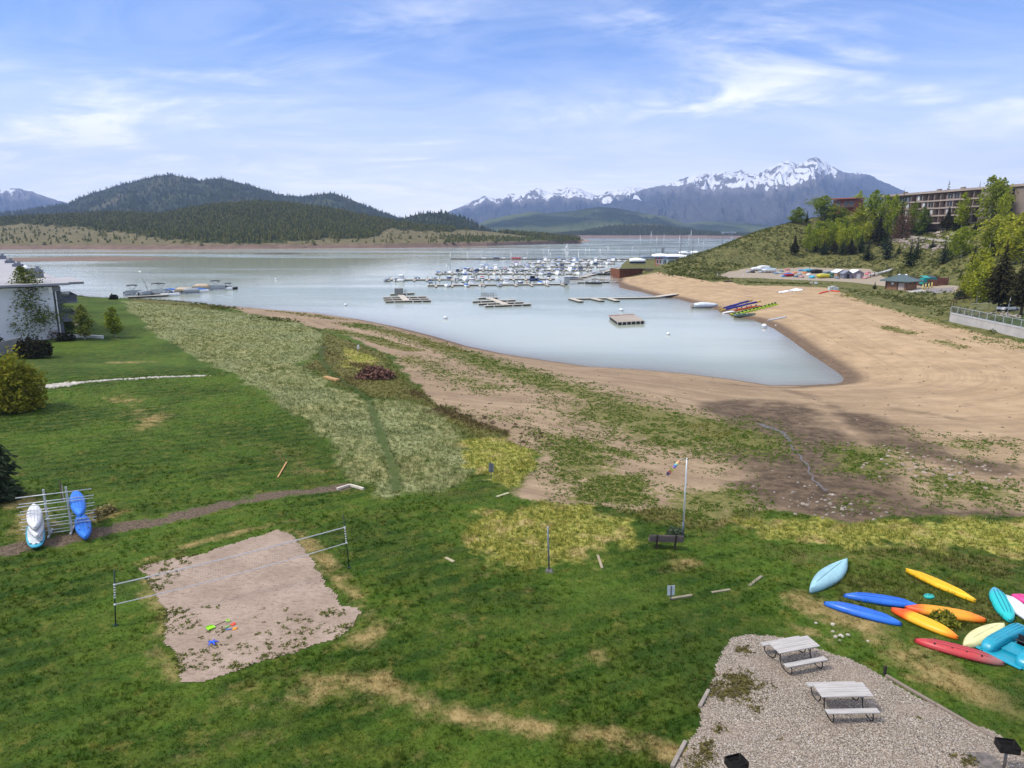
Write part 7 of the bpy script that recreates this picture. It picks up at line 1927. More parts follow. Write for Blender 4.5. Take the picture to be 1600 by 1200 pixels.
MB().box((0, 0, .25), (.3, .12, .75)).build('slab', BW, t, bevel=.02); MB().box((0, .12, .1), (.5, .1, .2)).build('foot', BGREY, t)
# ================================================================== BOAT YARD ON THE RIGHT
YG = 'small boats stored in the yard'
def dinghy(L, W, hullm, coverm, upside=False):
    t = thing('dinghy', None, 'dinghy')
    if upside:
        MB().loft(hull_sections(L, W, .7, 2.2, .6, .35), True).build('hull', hullm, t, True)
        MB().tube(ridge_on(L, W, .7, 0, .02, -.8, .8, .35), .035, 5).build('keel', coverm, t, True)
        MB().box((0, 0, .05), (L * .7, W * 1.02, .10)).build('gunwale', coverm, t)
    else:
        o = boat_hull(L, W, .75); o.v = [(x, y, z + .35) for x, y, z in o.v]; o.build('hull', hullm, t, True)
        MB().loft([[(-L * .46 + L * .92 * i / 7, y * W * .5 * (1 if i < 4 else 1 - ((i - 3) / 4.5) ** 2), 1.08 + h * (.42 - .2 * abs(i - 2.6) / 3)) for y, h in ((-1, 0), (-.7, .6), (0, 1), (.7, .6), (1, 0))] for i in range(8)]).build('cover', coverm, t, True)
        for s in (-1, 1): MB().tube([(-L * .1, s * W * .3, .35), (-L * .1, s * W * .34, -.1)], .1, 6).build('trolley_wheel', BBLACK, t)
    return t
YC = {'grey': (BGREY, BGREY), 'dark': (BBLACK, BBLACK), 'white': (BW, BW), 'whiteblue': (BW, solid('pale_blue_cover', (.30, .48, .62))), 'pink': (solid('pink_red_hull', (.55, .16, .16)), BW), 'blue': (solid('mid_blue_hull', (.04, .20, .48)), BW), 'navyred': (solid('red_hull2', (.45, .04, .04)), BBLUE),
      'orange': (solid('orange_hull2', (.68, .22, .06)), BW), 'aqua': (solid('aqua_hull', (.08, .42, .58)), solid('aqua_cover', (.12, .36, .46))), 'yellow': (solid('yellow_hull2', (.68, .60, .05)), solid('yellow_cover', (.55, .5, .12))), 'green': (BGREEN, solid('green_cover', (.06, .16, .12))),
      'rose': (solid('rose_hull', (.50, .25, .26)), solid('rose_cover', (.42, .22, .22))), 'slate': (solid('slate_hull', (.12, .17, .22)), BGREY)}
YD = {}
def yard_boat(u, v, c, L, rz, say, up=False):
    p = P(u, v); key = (c, up)
    if key not in YD:
        o = dinghy(4.4, 1.75, *YC[c], upside=up); YD[key] = o; o.location = tuple(p); o.rotation_euler = (0, 0, rz); o['label'] = say; o['group'] = YG; o.scale = (L / 4.4,) * 3
    else: o = dup(YD[key], p, rz, say, YG, L / 4.4)
    return o
f8 = lambda x, y: (1160 + x * .15, 390 + y * .15)
for x, y, c, L, rz, up, say in [
    (55, 238, 'grey', 5.2, .3, 1, 'grey upturned dinghy at the far left end of the boat yard'), (105, 238, 'dark', 6.0, .35, 1, 'black upturned dinghy second from the left end of the yard'), (150, 222, 'white', 6.0, -.1, 0, 'white covered boat left of the pale blue one in the yard'), (185, 238, 'grey', 5, .5, 1, 'grey dinghy in front of the white covered boats'),
    (225, 212, 'white', 7.5, .05, 0, 'long white covered boat at the back of the yard'), (285, 240, 'whiteblue', 7.8, 0., 0, 'white boat with a pale blue cover, largest at the left of the yard'), (345, 252, 'slate', 5, .7, 1, 'slate blue dinghy right of the pale blue covered boat'), (385, 248, 'grey', 5, .8, 1, 'grey dinghy tilted between slate and pink boats'),
    (405, 228, 'slate', 5, .5, 1, 'slate dinghy behind the red and blue boat'), (430, 281, 'blue', 5.2, .1, 1, 'blue boat at the front, left of the red and blue one'), (468, 216, 'pink', 6.2, -.05, 1, 'pinkish white upturned boat at the back row'), (470, 246, 'rose', 5.4, .1, 1, 'rose coloured boat in the middle row, behind red and blue'),
    (487, 281, 'navyred', 5.4, .0, 0, 'red boat with a blue cover in the front row'), (520, 262, 'white', 5.2, .25, 1, 'white upturned dinghy beside the red and blue boat'), (545, 248, 'orange', 5.6, .05, 1, 'orange boat in the middle row, left one of two'), (560, 284, 'slate', 5.4, .15, 1, 'slate blue boat in front of the left orange one'),
    (595, 262, 'grey', 5.4, .3, 1, 'grey dinghy between the two orange boats'), (605, 222, 'blue', 5.4, -.1, 1, 'bright blue boat in the back row'), (618, 288, 'rose', 5.6, .2, 1, 'dusty pink boat in the front row, left of aqua'), (650, 248, 'orange', 5.8, .0, 1, 'orange boat in the middle row, right one of two'),
    (690, 238, 'aqua', 6.2, .1, 0, 'pale aqua boat at the back of the yard'), (690, 268, 'white', 5.8, .2, 1, 'white dinghy behind the aqua one in front'), (725, 294, 'aqua', 7.2, .12, 1, 'long aqua boat in the front row'), (778, 250, 'dark', 7., .1, 0, 'black tarp covered boat behind the yellow boat'),
    (790, 276, 'slate', 5.4, .4, 1, 'slate dinghy between the aqua and yellow boats'), (848, 297, 'yellow', 6.8, .05, 0, 'yellow boat in the front row of the yard'), (850, 262, 'green', 6., .2, 1, 'dark green boat behind the yellow one'), (905, 262, 'slate', 6.4, .1, 0, 'dark slate covered boat left of the white tent, back one'),
    (920, 290, 'green', 6.2, .3, 1, 'green upturned boat in front of the dark slate covered boat'), (965, 278, 'green', 6.2, .2, 0, 'dark green covered boat beside the white tent'), (985, 300, 'slate', 5., .5, 1, 'small slate dinghy at the left foot of the white tent'), (1300, 262, 'pink', 6., .1, 1, 'pink upturned boat right of the purple shed, lower one'),
    (1305, 243, 'rose', 6., .0, 1, 'rose upturned boat right of the purple shed, upper one'), (1345, 268, 'pink', 6., .3, 1, 'pinkish boat farthest right in the yard, by the fence'), (1265, 300, 'rose', 5., .5, 1, 'small dusty pink dinghy in front of the purple shed')]:
    yard_boat(*f8(x, y), c, L * .78, (rz + 1.0 if up else rz + .25), say, up)
# tents
def gable(label, u0, u1, v0, v1, wallm, roofm, D, doorc, rz=0., kind='boat_tent', cat='tent'):
    a, b = P(u0, v1), P(u1, v1); zd = depth_of(a); L = (u1 - u0) / F * zd; h = (v1 - v0) / F * zd; z0 = min(a[2], b[2])
    t = thing(kind, label, cat, (a[0], a[1], z0), rz)
    MB().prism([(0, 0), (L, 0), (L, h * .62), (L / 2, h * .96), (0, h * .62)], 0, D, Matrix.Rotation(math.pi / 2, 4, 'X') @ Matrix.Scale(-1, 4, (0, 0, 1))).build('wall', wallm, t)
    for s, x0, x1 in ((-1, -.25, L / 2), (1, L / 2, L + .25)):
        za, zb = (h * .60, h) if s < 0 else (h, h * .60)
        MB().loft([[(x0, -.3, za), (x1, -.3, zb), (x1, -.3, zb + .12), (x0, -.3, za + .12)], [(x0, D + .3, za), (x1, D + .3, zb), (x1, D + .3, zb + .12), (x0, D + .3, za + .12)]]).build('roof', roofm, t)
    MB().box((L * .5, -.05, h * .28), (L * .34, .1, h * .56)).build('door', doorc, t)
    return t
gable('white-roofed tent with tan walls at the right of the boats', *[f8(985, 0)[0], f8(1085, 0)[0]], f8(0, 212)[1], f8(0, 290)[1], solid('tent_tan', (.36, .25, .17)), solid('tent_white', (.78, .79, .80)), 5, solid('tent_dark', (.10, .07, .05)))
gable('small grey gabled tent in front of the white-roofed tent', f8(1055, 0)[0], f8(1140, 0)[0], f8(0, 222)[1], f8(0, 303)[1], solid('tent_slate', (.17, .17, .21)), solid('tent_slate_roof', (.22, .23, .27)), 3, BBLACK)
gable('purple-grey shed with a white roof beside the tents', f8(1150, 0)[0], f8(1262, 0)[0], f8(0, 214)[1], f8(0, 300)[1], solid('shed_purple', (.25, .21, .25)), solid('tent_white', (0, 0, 0)), 5, solid('shed_white_door', (.55, .55, .56)), kind='shed', cat='shed')
a, b = P(*f8(1300, 290)), P(*f8(1450, 255)); kayak('racing_shell', 'long white hull resting along the yard fence, left one', 'boat', a, b, 1., .6, BW, BGREY, 'long hulls along the yard fence', ridges=(0,), handles=False, zoff=.5, droop=.1)
a, b = P(*f8(1430, 262)), P(*f8(1565, 222)); kayak('racing_shell', 'long white hull resting along the yard fence, right one', 'boat', a, b, 1., .6, BW, BGREY, 'long hulls along the yard fence', ridges=(0,), handles=False, zoff=.5, droop=.1)
a, b = P(*f8(1240, 303)), P(*f8(1330, 290)); kayak('kayak', 'pinkish kayak lying in front of the pink boats', 'kayak', a, b, .9, .4, YC['pink'][0], BW, None, ridges=(0,), handles=False)

# fences of the yard
def rail_fence(label, pts, hpost, step, mat, rails=(.9, .5), r=.07, cat='fence', name='fence', group=None, wire=False, railmat=None):
    w = [P(*q) for q in pts]; o = w[0]; t = thing(name, label, cat, tuple(o), 0, group)
    poss = []
    for a, b in zip(w[:-1], w[1:]):
        n = max(int(np.hypot(*(b - a)[:2]) / step), 1)
        for k in range(n): q = a + (b - a) * k / n; poss.append((q[0], q[1], Hz(q[0], q[1])))
    poss.append((w[-1][0], w[-1][1], Hz(w[-1][0], w[-1][1])))
    for q in poss: MB().tube([(q[0] - o[0], q[1] - o[1], q[2] - o[2] - .2), (q[0] - o[0], q[1] - o[1], q[2] - o[2] + hpost)], [r, r * .85], 6).build('post', mat, t)
    for z in rails:
        MB().tube([(q[0] - o[0], q[1] - o[1], q[2] - o[2] + hpost * z) for q in poss], r * (.28 if wire else .6), 5).build('wire' if wire else 'rail', railmat or mat, t)
    return t
PD = solid('fence_post_dark', (.075, .055, .045), .9); PW = solid('post_white', (.62, .62, .60))
rail_fence('dark post fence running behind the boat yard', [(1240,419.5),(1290,420),(1340,419),(1386,418.5)], 2., 6., PD, (.9, .55), .10, wire=True)
rail_fence('dark post fence beside the long white hulls', [(1360,434),(1378,428),(1398,422)], 1.9, 6., PD, (.9, .5), .12, wire=True)
WPG = 'white marker posts along the front of the yard'
z_first = None
for i, (u, v) in enumerate([(1121,431.5),(1160.5,432.5),(1170,433.5),(1180,434.5),(1191.5,435),(1203,435.8),(1218.5,436.5),(1239,438),(1251.5,438),(1264,438.6)]):
    p = P(u, v); lab = 'short white marker post, %s from the left along the yard front' % ORD[i + 1]
    if z_first is None:
        z_first = thing('marker_post', lab, 'post', tuple(p), 0, WPG)
        MB().tube([(0, 0, -.1), (0, 0, 1.15)], .11, 6).build('post', PW, z_first); MB().tube([(0, 0, .85), (0, 0, .98)], .125, 6).build('band', BGREY, z_first)
    else: dup(z_first, p, 0, lab, WPG)

# ================================================================== BRICK HUT, BOLLARDS, DUMPSTER PEN
BRICK = pm('hut_brick', (.27, .145, .085), .9, var=.3, scale=2.5, bump=.2)
GROOF = pm('green_metal_roof', (.115, .165, .165), .4, .4, var=.15)
a, b = P(1415.5,453.7), P(1383,451.5); zd = depth_of(a)
c = P(1431,448.6); ex = (b - a)[:2]; Lx = float(np.hypot(*ex)); ey = (c - a)[:2]; Ly = float(np.hypot(*ey)) * .55
ang = yaw(b, a)
t = thing('restroom_hut', 'brick hut with a ribbed green hip roof beside the road', 'hut', (b[0], b[1], min(a[2], b[2]) - .1), ang); h = 2.75; Ly = 5.2
MB().box((Lx / 2, Ly / 2, h / 2), (Lx, Ly, h)).build('wall', BRICK, t)
o_ = 1.25; zr = h + 1.75; e0 = h + .02
E = [(-o_, -o_), (Lx + o_, -o_), (Lx + o_, Ly + o_), (-o_, Ly + o_)]; R0, R1 = (Ly * .55, Ly / 2, zr), (Lx - Ly * .55, Ly / 2, zr)
if R0[0] > R1[0]: R0 = R1 = (Lx / 2, Ly / 2, zr)
v = [(x, y, e0) for x, y in E] + [R0, R1] + [(x, y, e0 - .22) for x, y in E]
rf = MB().add(v, [(0, 1, 5, 4), (1, 2, 5), (2, 3, 4, 5), (3, 0, 4), (0, 6, 7, 1), (1, 7, 8, 2), (2, 8, 9, 3), (3, 9, 6, 0), (6, 9, 8, 7)]).build('roof', GROOF, t)
mb = MB()
for k in range(18):
    x = -o_ + (Lx + 2 * o_) * (k + .5) / 18; f = min((x + o_) / (R0[0] + o_), 1, (Lx + o_ - x) / (Lx + o_ - R1[0])); mb.beam((x, -o_, e0 + .03), (x, -o_ + (Ly / 2 + o_) * f, e0 + .03 + (zr - e0) * f), .05, .06)
for k in range(9):
    y = -o_ + (Ly + 2 * o_) * (k + .5) / 9; f = 1 - abs(y - Ly / 2) / (Ly / 2 + o_); mb.beam((Lx + o_, y, e0 + .03), (Lx + o_ - (Lx + o_ - R1[0]) * f, y, e0 + .03 + (zr - e0) * f), .05, .06)
mb.build('seam', pm('green_roof_seam', (.16, .21, .215), .4, .4), rf)
for p_, q_ in ((v[0], R0), (v[1], R1), (v[2], R1), (R0, R1)): MB().tube([(p_[0], p_[1], p_[2] + .05), (q_[0], q_[1], q_[2] + .05)], .09, 6).build('ridge_cap', pm('green_roof_seam', (0, 0, 0)), rf)
for x, y in ((Lx * .28, Ly * .68), (Lx * .55, Ly * .78)): MB().ball((x, y, h + 1.55), .42, 10, 6).build('vent', BW, rf, True)
f = MB().box((Lx * .76, -.04, 1.12), (1.9, .08, 2.2)).build('door', solid('hut_door_tan', (.48, .38, .32)), t); MB().box((Lx * .76 + .7, -.1, 1.1), (.08, .08, .25)).build('handle', BBLACK, f)
MB().box((Lx * .34, -.05, 1.9), (.8, .08, .55)).build('sign_panel', BW, t)
for x in (.03, .6): MB().box((Lx * x, -.12, h / 2), (.28, .28, h)).build('pilaster', solid('brick_dark', (.10, .06, .045)), t)
MB().box((Lx + .12, -.12, h / 2), (.28, .28, h)).build('pilaster', solid('brick_dark', (0, 0, 0)), t)
for y in (Ly * .35, Ly * .75): MB().box((Lx + .04, y, 2.1), (.08, .9, .5)).build('window', GLASSD, t)
p = P(1417, 456); 
slab = drape_w('pavement', np.array(W2([(1413,455.5),(1430,450),(1443,451.5),(1452,455.5),(1440,458.2)])), pm('pale_concrete', (.44, .41, .38), .9), .05, .6, .1, .5, 2, 'pale concrete apron beside the brick hut', 'structure')
road = drape_w('road', np.array(W2([(1432,457.5),(1447,450.2),(1493,448),(1491,456.5),(1462,458.6)])), pm('worn_asphalt', (.23, .205, .20), .9, var=.2), .04, .8, .2, .4, 6, 'worn grey parking apron by the dumpster pen', 'structure')
YB = solid('bollard_yellow', (.62, .47, .10), .55)
b0 = None
for i, (u, v) in enumerate([(1441.5,453.2),(1446,451.8),(1450.8,451.3),(1455.6,449.8)]):
    p = P(u, v); lab = ['yellow bollard nearest the brick hut', 'yellow bollard second from the brick hut', 'yellow bollard third from the brick hut', 'yellow bollard farthest from the brick hut'][i]
    if b0 is None:
        b0 = thing('bollard', lab, 'bollard', tuple(p), 0, 'yellow bollards by the brick hut'); MB().tube([(0, 0, -.1), (0, 0, 1.5)], .17, 9).build('post', YB, b0, True); MB().ball((0, 0, 1.5), .17, 9, 5).build('cap', YB, b0, True); MB().tube([(0, 0, 1.15), (0, 0, 1.28)], .178, 9).build('band', BW, b0)
    else: dup(b0, p, 0, lab, 'yellow bollards by the brick hut')
RW = pm('red_brown_boards', (.115, .045, .032), .85, var=.3, stretch=(3, 3, .4))
pens = [P(1438,446.5), P(1464,447.0), P(1480.5,444.8)]; o = pens[0]
t = thing('dumpster_pen', 'red-brown board fence pen with a dumpster inside', 'fence', tuple(o))
back = [pens[2] + np.array([-1.5, 7, 0]), pens[0] + np.array([0, 8, 0])]
for i, (a, b) in enumerate(zip(pens + back, pens[1:] + back + pens[:1])):
    d = b - a; L = float(np.hypot(*d[:2])); m = (a + b) / 2 - o; n = int(L / .35); mb = MB(); zb = min(Hz(*a[:2]), Hz(*b[:2])) - o[2]
    for k in range(n): mb.box(((a - o)[0] + d[0] * (k + .5) / n, (a - o)[1] + d[1] * (k + .5) / n, zb + 1.05), (.31, .05, 2.2), yaw(a, b))
    mb.build('fence_panel', RW, t)
for q in pens + back: MB().box((q[0] - o[0], q[1] - o[1], Hz(*q[:2]) - o[2] + 1.15), (.22, .22, 2.5)).build('post', RW, t)
p = (pens[1] + np.array([-.5, 4.0, 0])); t = thing('dumpster', 'turquoise dumpster standing inside the board pen', 'dumpster', (p[0], p[1], Hz(p[0], p[1])), .12)
DT = solid('dumpster_teal', (.02, .30, .27), .5)
MB().box((0, 0, 1.2), (4.4, 2., 1.9), taper=1.05).build('body', DT, t, bevel=.05)
for s in (-1, 1): MB().loft([[(s * 1.1 - 1.05, -1.05, 2.2), (s * 1.1 + 1.05, -1.05, 2.2), (s * 1.1 + 1.05, -1.05, 2.3), (s * 1.1 - 1.05, -1.05, 2.3)], [(s * 1.1 - 1.05, 1.05, 2.75), (s * 1.1 + 1.05, 1.05, 2.75), (s * 1.1 + 1.05, 1.05, 2.85), (s * 1.1 - 1.05, 1.05, 2.85)]]).build('lid', DT if s < 0 else solid('lid_dark', (.03, .05, .06)), t)
p = P(1450.5, 447.2); t = thing('utility_box', 'low dark green utility box between the bollards and the pen', 'utility box', tuple(p), .1); MB().box((0, 0, .5), (2.6, 1.4, 1.1)).build('body', solid('utility_green', (.07, .09, .075)), t, bevel=.05); MB().box((0, 0, 1.1), (2.8, 1.6, .12)).build('lid', solid('utility_lid', (.10, .12, .10)), t)

# ================================================================== CONCRETE WALL, RAILING, FENCES AT THE RIGHT EDGE
CON = pm('pale_wall_concrete', (.47, .44, .41), .9, var=.15, scale=.4, bump=.15)
tops = [(1484.5,490.2),(1510,495.6),(1545,503),(1580,510.4),(1640,523)]
Yw = [aty(u, v, 1)[1] for u, v in tops]
wt = [atz(u, v, .55) for u, v in tops]; o = wt[0]
t = thing('concrete_wall', 'pale concrete retaining wall above the beach at the right edge', 'retaining wall', (o[0], o[1], 0))
rings = []
for q in wt: rings.append([(q[0] - o[0], q[1] - o[1], -2.2), (q[0] - o[0], q[1] - o[1], .55), (q[0] - o[0] + .5, q[1] - o[1] + .35, .55), (q[0] - o[0] + .5, q[1] - o[1] + .35, -2.2)])
MB().loft(rings).build('wall', CON, t)
MB().loft([[(q[0] - o[0] - .06, q[1] - o[1] - .06, .553), (q[0] - o[0] - .06, q[1] - o[1] - .06, .70), (q[0] - o[0] + .55, q[1] - o[1] + .4, .70), (q[0] - o[0] + .55, q[1] - o[1] + .4, .553)] for q in wt]).build('coping', CON, t)
RG = solid('railing_grey', (.42, .46, .50), .45, .3)
t = thing('railing', 'grey metal railing with panels on top of the concrete wall', 'railing', (o[0] + .2, o[1] + .15, .7))
Lt = [np.array([q[0] - o[0], q[1] - o[1], 0]) for q in wt]
def at_len(f):
    seg = [np.linalg.norm(b - a) for a, b in zip(Lt[:-1], Lt[1:])]; s = f * sum(seg)
    for (a, b), l in zip(zip(Lt[:-1], Lt[1:]), seg):
        if s <= l: return a + (b - a) * s / l
        s -= l
    return Lt[-1]
NP = 12
for k in range(NP + 1):
    q = at_len(k / NP); MB().box((q[0], q[1], .68), (.10, .10, 1.36)).build('post', RG, t)
for z in (1.34, .12): MB().tube([(at_len(k / NP)[0], at_len(k / NP)[1], z) for k in range(NP + 1)], .05, 6).build('rail', RG, t)
mb = MB()
for k in range(NP * 14):
    q = at_len((k + .5) / (NP * 14)); mb.tube([(q[0], q[1], .15), (q[0], q[1], 1.32)], .014, 4)
mb.build('baluster', solid('baluster_grey', (.17, .19, .21), .5, .3), t)
# brown fence, chain link fence, lamp pole
rail_fence('brown wooden rail fence curving beside the willows', [(1485.5,478.5),(1494,474.5),(1505,471),(1515,468)], 1.35, 3.2, solid('fence_brown', (.10, .06, .035), .9), (.95, .55), .10)
def chain_fence(label, pts, h):
    w = [P(*q) for q in pts]; o = w[0]; t = thing('chain_link_fence', label, 'fence', tuple(o)); m = solid('fence_galv', (.30, .33, .33), .5, .4)
    for a, b in zip(w[:-1], w[1:]):
        L = float(np.hypot(*(b - a)[:2])); n = max(int(L / 3), 1)
        f = lambda s, z: ((a + (b - a) * s - o)[0], (a + (b - a) * s - o)[1], Hz(*(a + (b - a) * s)[:2]) - o[2] + z)
        for k in range(n + 1): MB().tube([f(k / n, -.1), f(k / n, h)], .04, 6).build('post', m, t)
        MB().tube([f(0, h), f(1, h)], .03, 5).build('rail', m, t)
        mb = MB(); k_ = int(L / .22)
        for k in range(k_):
            s0, s1 = k / k_, min((k + 8) / k_, 1); z1 = h * (s1 - s0) * k_ / 8; mb.tube([f(s0, .03), f(s1, max(z1, .05))], .006, 3, False)
            mb.tube([f(s1, .03), f(s0, max(z1, .05))], .006, 3, False)
        mb.build('mesh', m, t)
chain_fence('chain link fence in front of the tall dark spruces', [(1517,485),(1545,484),(1575,487),(1600,491)], 1.5)
p = P(1573.5, 494); hh = aty(1578, 462, p[1])[2] - p[2]
t = thing('lamp_post', 'slim grey metal pole beside the chain fence', 'pole', tuple(p)); MB().tube([(0, 0, -.1), (.08, 0, hh * .6), (.3, 0, hh)], [.09, .07, .05], 7).build('pole', RG, t, True); MB().box((.35, -.1, hh), (.35, .3, .12)).build('lamp_head', RG, t, bevel=.02); MB().box((0, 0, .1), (.3, .3, .25)).build('base', CON, t)
p = P(1588, 489); t = thing('parked_car', 'white car partly hidden behind the tall dark spruces', 'car', tuple(p + np.array([1., 4., 0])), .3)
MB().loft([[(x, -.85, .35), (x, .85, .35), (x, .88, z0), (x, -.88, z0)] for x, z0 in ((-2.2, .75), (-2.0, .9), (-.9, .95), (1.1, .92), (2.1, .75))]).build('body', BW, t, True, .03); MB().loft([[(x, -w, .9), (x, w, .9), (x, w * .85, z) , (x, -w * .85, z)] for x, w, z in ((-1.5, .8, 1.0), (-1.0, .8, 1.42), (.4, .8, 1.45), (1.1, .8, 1.0))]).build('window', GLASSD, t)
for x in (-1.4, 1.4):
    for s in (-1, 1): MB().tube([(x, s * .9, .33), (x, s * .68, .33)], .33, 14).build('wheel', BBLACK, t)

# ================================================================== LONG HILLTOP BUILDING
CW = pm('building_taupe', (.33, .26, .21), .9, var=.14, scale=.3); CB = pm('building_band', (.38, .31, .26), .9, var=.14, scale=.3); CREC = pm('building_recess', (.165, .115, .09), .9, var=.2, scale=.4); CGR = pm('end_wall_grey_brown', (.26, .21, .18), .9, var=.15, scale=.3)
CUR = solid('curtain_white', (.60, .61, .62)); CRAIL = solid('rail_dark_brown', (.07, .05, .04)); GL2 = solid('building_glass', (.035, .045, .055), .1); CROOF = solid('roof_dark_taupe', (.16, .13, .115))
pA, pB = aty(1424.5,300.5,362), aty(1534,293.8,316)
ang = yaw(pA, pB); Lc = float(np.hypot(*(pB - pA)[:2])); ztop = (pA[2] + pB[2]) / 2; SH = 3.42; NF = 4; zb = ztop - 1.0 - NF * SH
t = thing('apartment_building', 'long four-storey brown building with balconies on the hilltop', 'building', (pA[0], pA[1], zb), ang)
# local: x along the facade to the near end, facade faces -y
NB = 11; bw = Lc / NB; rec = 1.9
XL, XR = -24, Lc + 26
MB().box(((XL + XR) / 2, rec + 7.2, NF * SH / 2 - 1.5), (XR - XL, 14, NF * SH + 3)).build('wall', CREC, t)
MB().box(((XL + XR) / 2 , 7.4, NF * SH + .55), (XR - XL + .6, 16.4, .9)).build('roof', CB, t)
MB().box(((XL + XR) / 2, 7.4, NF * SH + 1.03), (XR - XL - .2, 15.6, .12)).build('roof_deck', CROOF, t)
for k, x in enumerate((Lc * .28, -12, Lc * .62)): MB().box((x, 5, NF * SH + 1.6), (1.8, 1.4, 1.2)).build('chimney', CGR, t)
for f in range(NF + 1):
    if f < NF: MB().box((Lc / 2, rec / 2 - .1, f * SH - .05), (Lc + .4, rec + .2, .62)).build('floor_band', CB, t)
for k in range(NB + 1): MB().box((k * bw, rec / 2 + .05, NF * SH / 2 - .4), (.34, rec - .1, NF * SH)).build('fin', CW, t)
for f in range(NF):
    for k in range(NB):
        r_ = random.Random(f * 31 + k * 7); x0 = k * bw + .2; w_ = bw - .4; zc = f * SH + .28
        glazed = (k in (2, 3, 6)) if f != 3 else (k in (1, 6, 7)); glazed = glazed or (f < 2 and k in (1, 2))
        y = .35 if glazed else rec + .12
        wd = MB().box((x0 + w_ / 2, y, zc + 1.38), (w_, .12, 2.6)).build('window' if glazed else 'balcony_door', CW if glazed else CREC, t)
        if glazed:
            for j in range(2):
                MB().box((x0 + w_ * (.27 + .46 * j), y - .08, zc + 1.4), (w_ * .36, .08, 2.2)).build('pane', CUR if r_.random() < .38 else GL2, wd)
        else:
            MB().box((x0 + w_ * .62, y - .09, zc + 1.2), (w_ * .44, .08, 2.2)).build('pane', GL2, wd)
            mb = MB(); mb.box((x0 + w_ / 2, .12, zc + 1.08), (w_, .08, .09)); mb.box((x0 + w_ / 2, .12, zc + .2), (w_, .06, .08))
            for j in range(12): mb.box((x0 + w_ * (j + .5) / 12, .12, zc + .62), (.05, .05, .84))
            mb.build('railing', CRAIL, t)
# left end, set back and lower; right end, blank wall with slit windows
for f in range(0, NF):
    if f: MB().box(((XL - .2) / 2, rec - .1, f * SH - .05), (-XL - .4, .5, .5)).build('floor_band', CB, t)
    for k in range(4):
        x0 = XL + 1 + k * 5.6; wd = MB().box((x0 + 2.4, rec + .12, f * SH + 1.5), (4.6, .12, 2.5)).build('window', CW, t)
        for j in range(2): MB().box((x0 + 1.3 + 2.2 * j, rec + .03, f * SH + 1.5), (1.9, .08, 2.1)).build('pane', CUR if (k + j) % 3 == 0 else GL2, wd)
MB().box(((XL - .2) / 2, rec - .2, NF * SH - .05), (-XL, .6, .5)).build('floor_band', CB, t)
MB().box((Lc + 13.3, rec / 2 + .3, NF * SH / 2 - 1.5), (25.4, rec + .9, NF * SH + 3)).build('end_wall', CGR, t)
for x in (Lc + 8.5, Lc + 18):
    for f in range(NF):
        wd = MB().box((x, -.2, f * SH + 1.7), (1.3, .14, 2.3)).build('window', CRAIL, t); MB().box((x, -.29, f * SH + 1.7), (1.0, .08, 2.0)).build('pane', GL2, wd)
# red-brown house left of it
a, b = aty(1302,310.8,425), aty(1336,310.5,415); zb = Hz(a[0], a[1] + 5) - 2
t = thing('house', 'red-brown flat-roofed house among the aspens on the hill crest', 'house', (a[0], a[1], zb), yaw(a, b)); L = float(np.hypot(*(b - a)[:2])); h = a[2] - zb
RB_ = pm('house_red_brown', (.21, .065, .04), .9, var=.15, scale=.4)
MB().box((L / 2, 5.2, h / 2 - .4), (L, 9.6, h - .8)).build('wall', RB_, t); MB().box((L / 2, 4.6, h - .05), (L + 2.4, 12, .75)).build('roof', pm('house_roof', (.26, .10, .07), .9), t, bevel=.05)
for x in (.25, .6, .85): wd = MB().box((L * x, .36, h - 3), (L * .24, .16, 3)).build('window', CREC, t); MB().box((L * x, .24, h - 3), (L * .2, .1, 2.6)).build('pane', GL2, wd)
MB().box((L * .7, -.6, h - 5), (L * .7, 1.7, .25)).box((L * .7, -1.4, h - 4.3), (L * .7, .08, 1.)).build('balcony', CRAIL, t)
# pale walls on the slope
for (pts, lab, c, hh) in [([(1400,369.5),(1420,371.5),(1445,374.5)], 'pale low wall along the path on the hillside, left part', (.50, .45, .38), 1.), ([(1447,374.5),(1475,378),(1515,379)], 'pale low wall along the path on the hillside, right part', (.50, .45, .38), .8), ([(1573,333),(1588,326),(1600,323)], 'white path edging below the grey end wall', (.55, .52, .5), .7)]:
    w = [P(*q) for q in pts]; o = w[0]; t = thing('garden_wall', lab, 'wall', tuple(o))
    MB().loft([[(q[0] - o[0], q[1] - o[1], q[2] - o[2] - .5), (q[0] - o[0], q[1] - o[1], q[2] - o[2] + hh), (q[0] - o[0] + .2, q[1] - o[1] + .5, q[2] - o[2] + hh), (q[0] - o[0] + .2, q[1] - o[1] + .5, q[2] - o[2] - .5)] for q in w]).build('wall', pm('slope_wall' + lab[-5:], c, .9), t)
    MB().loft([[(q[0] - o[0] - .05, q[1] - o[1] - .05, q[2] - o[2] + hh + .003), (q[0] - o[0] - .05, q[1] - o[1] - .05, q[2] - o[2] + hh + .1), (q[0] - o[0] + .25, q[1] - o[1] + .55, q[2] - o[2] + hh + .1), (q[0] - o[0] + .25, q[1] - o[1] + .55, q[2] - o[2] + hh + .003)] for q in w]).build('cap', pm('slope_wall_cap', (.58, .53, .45), .9), t)

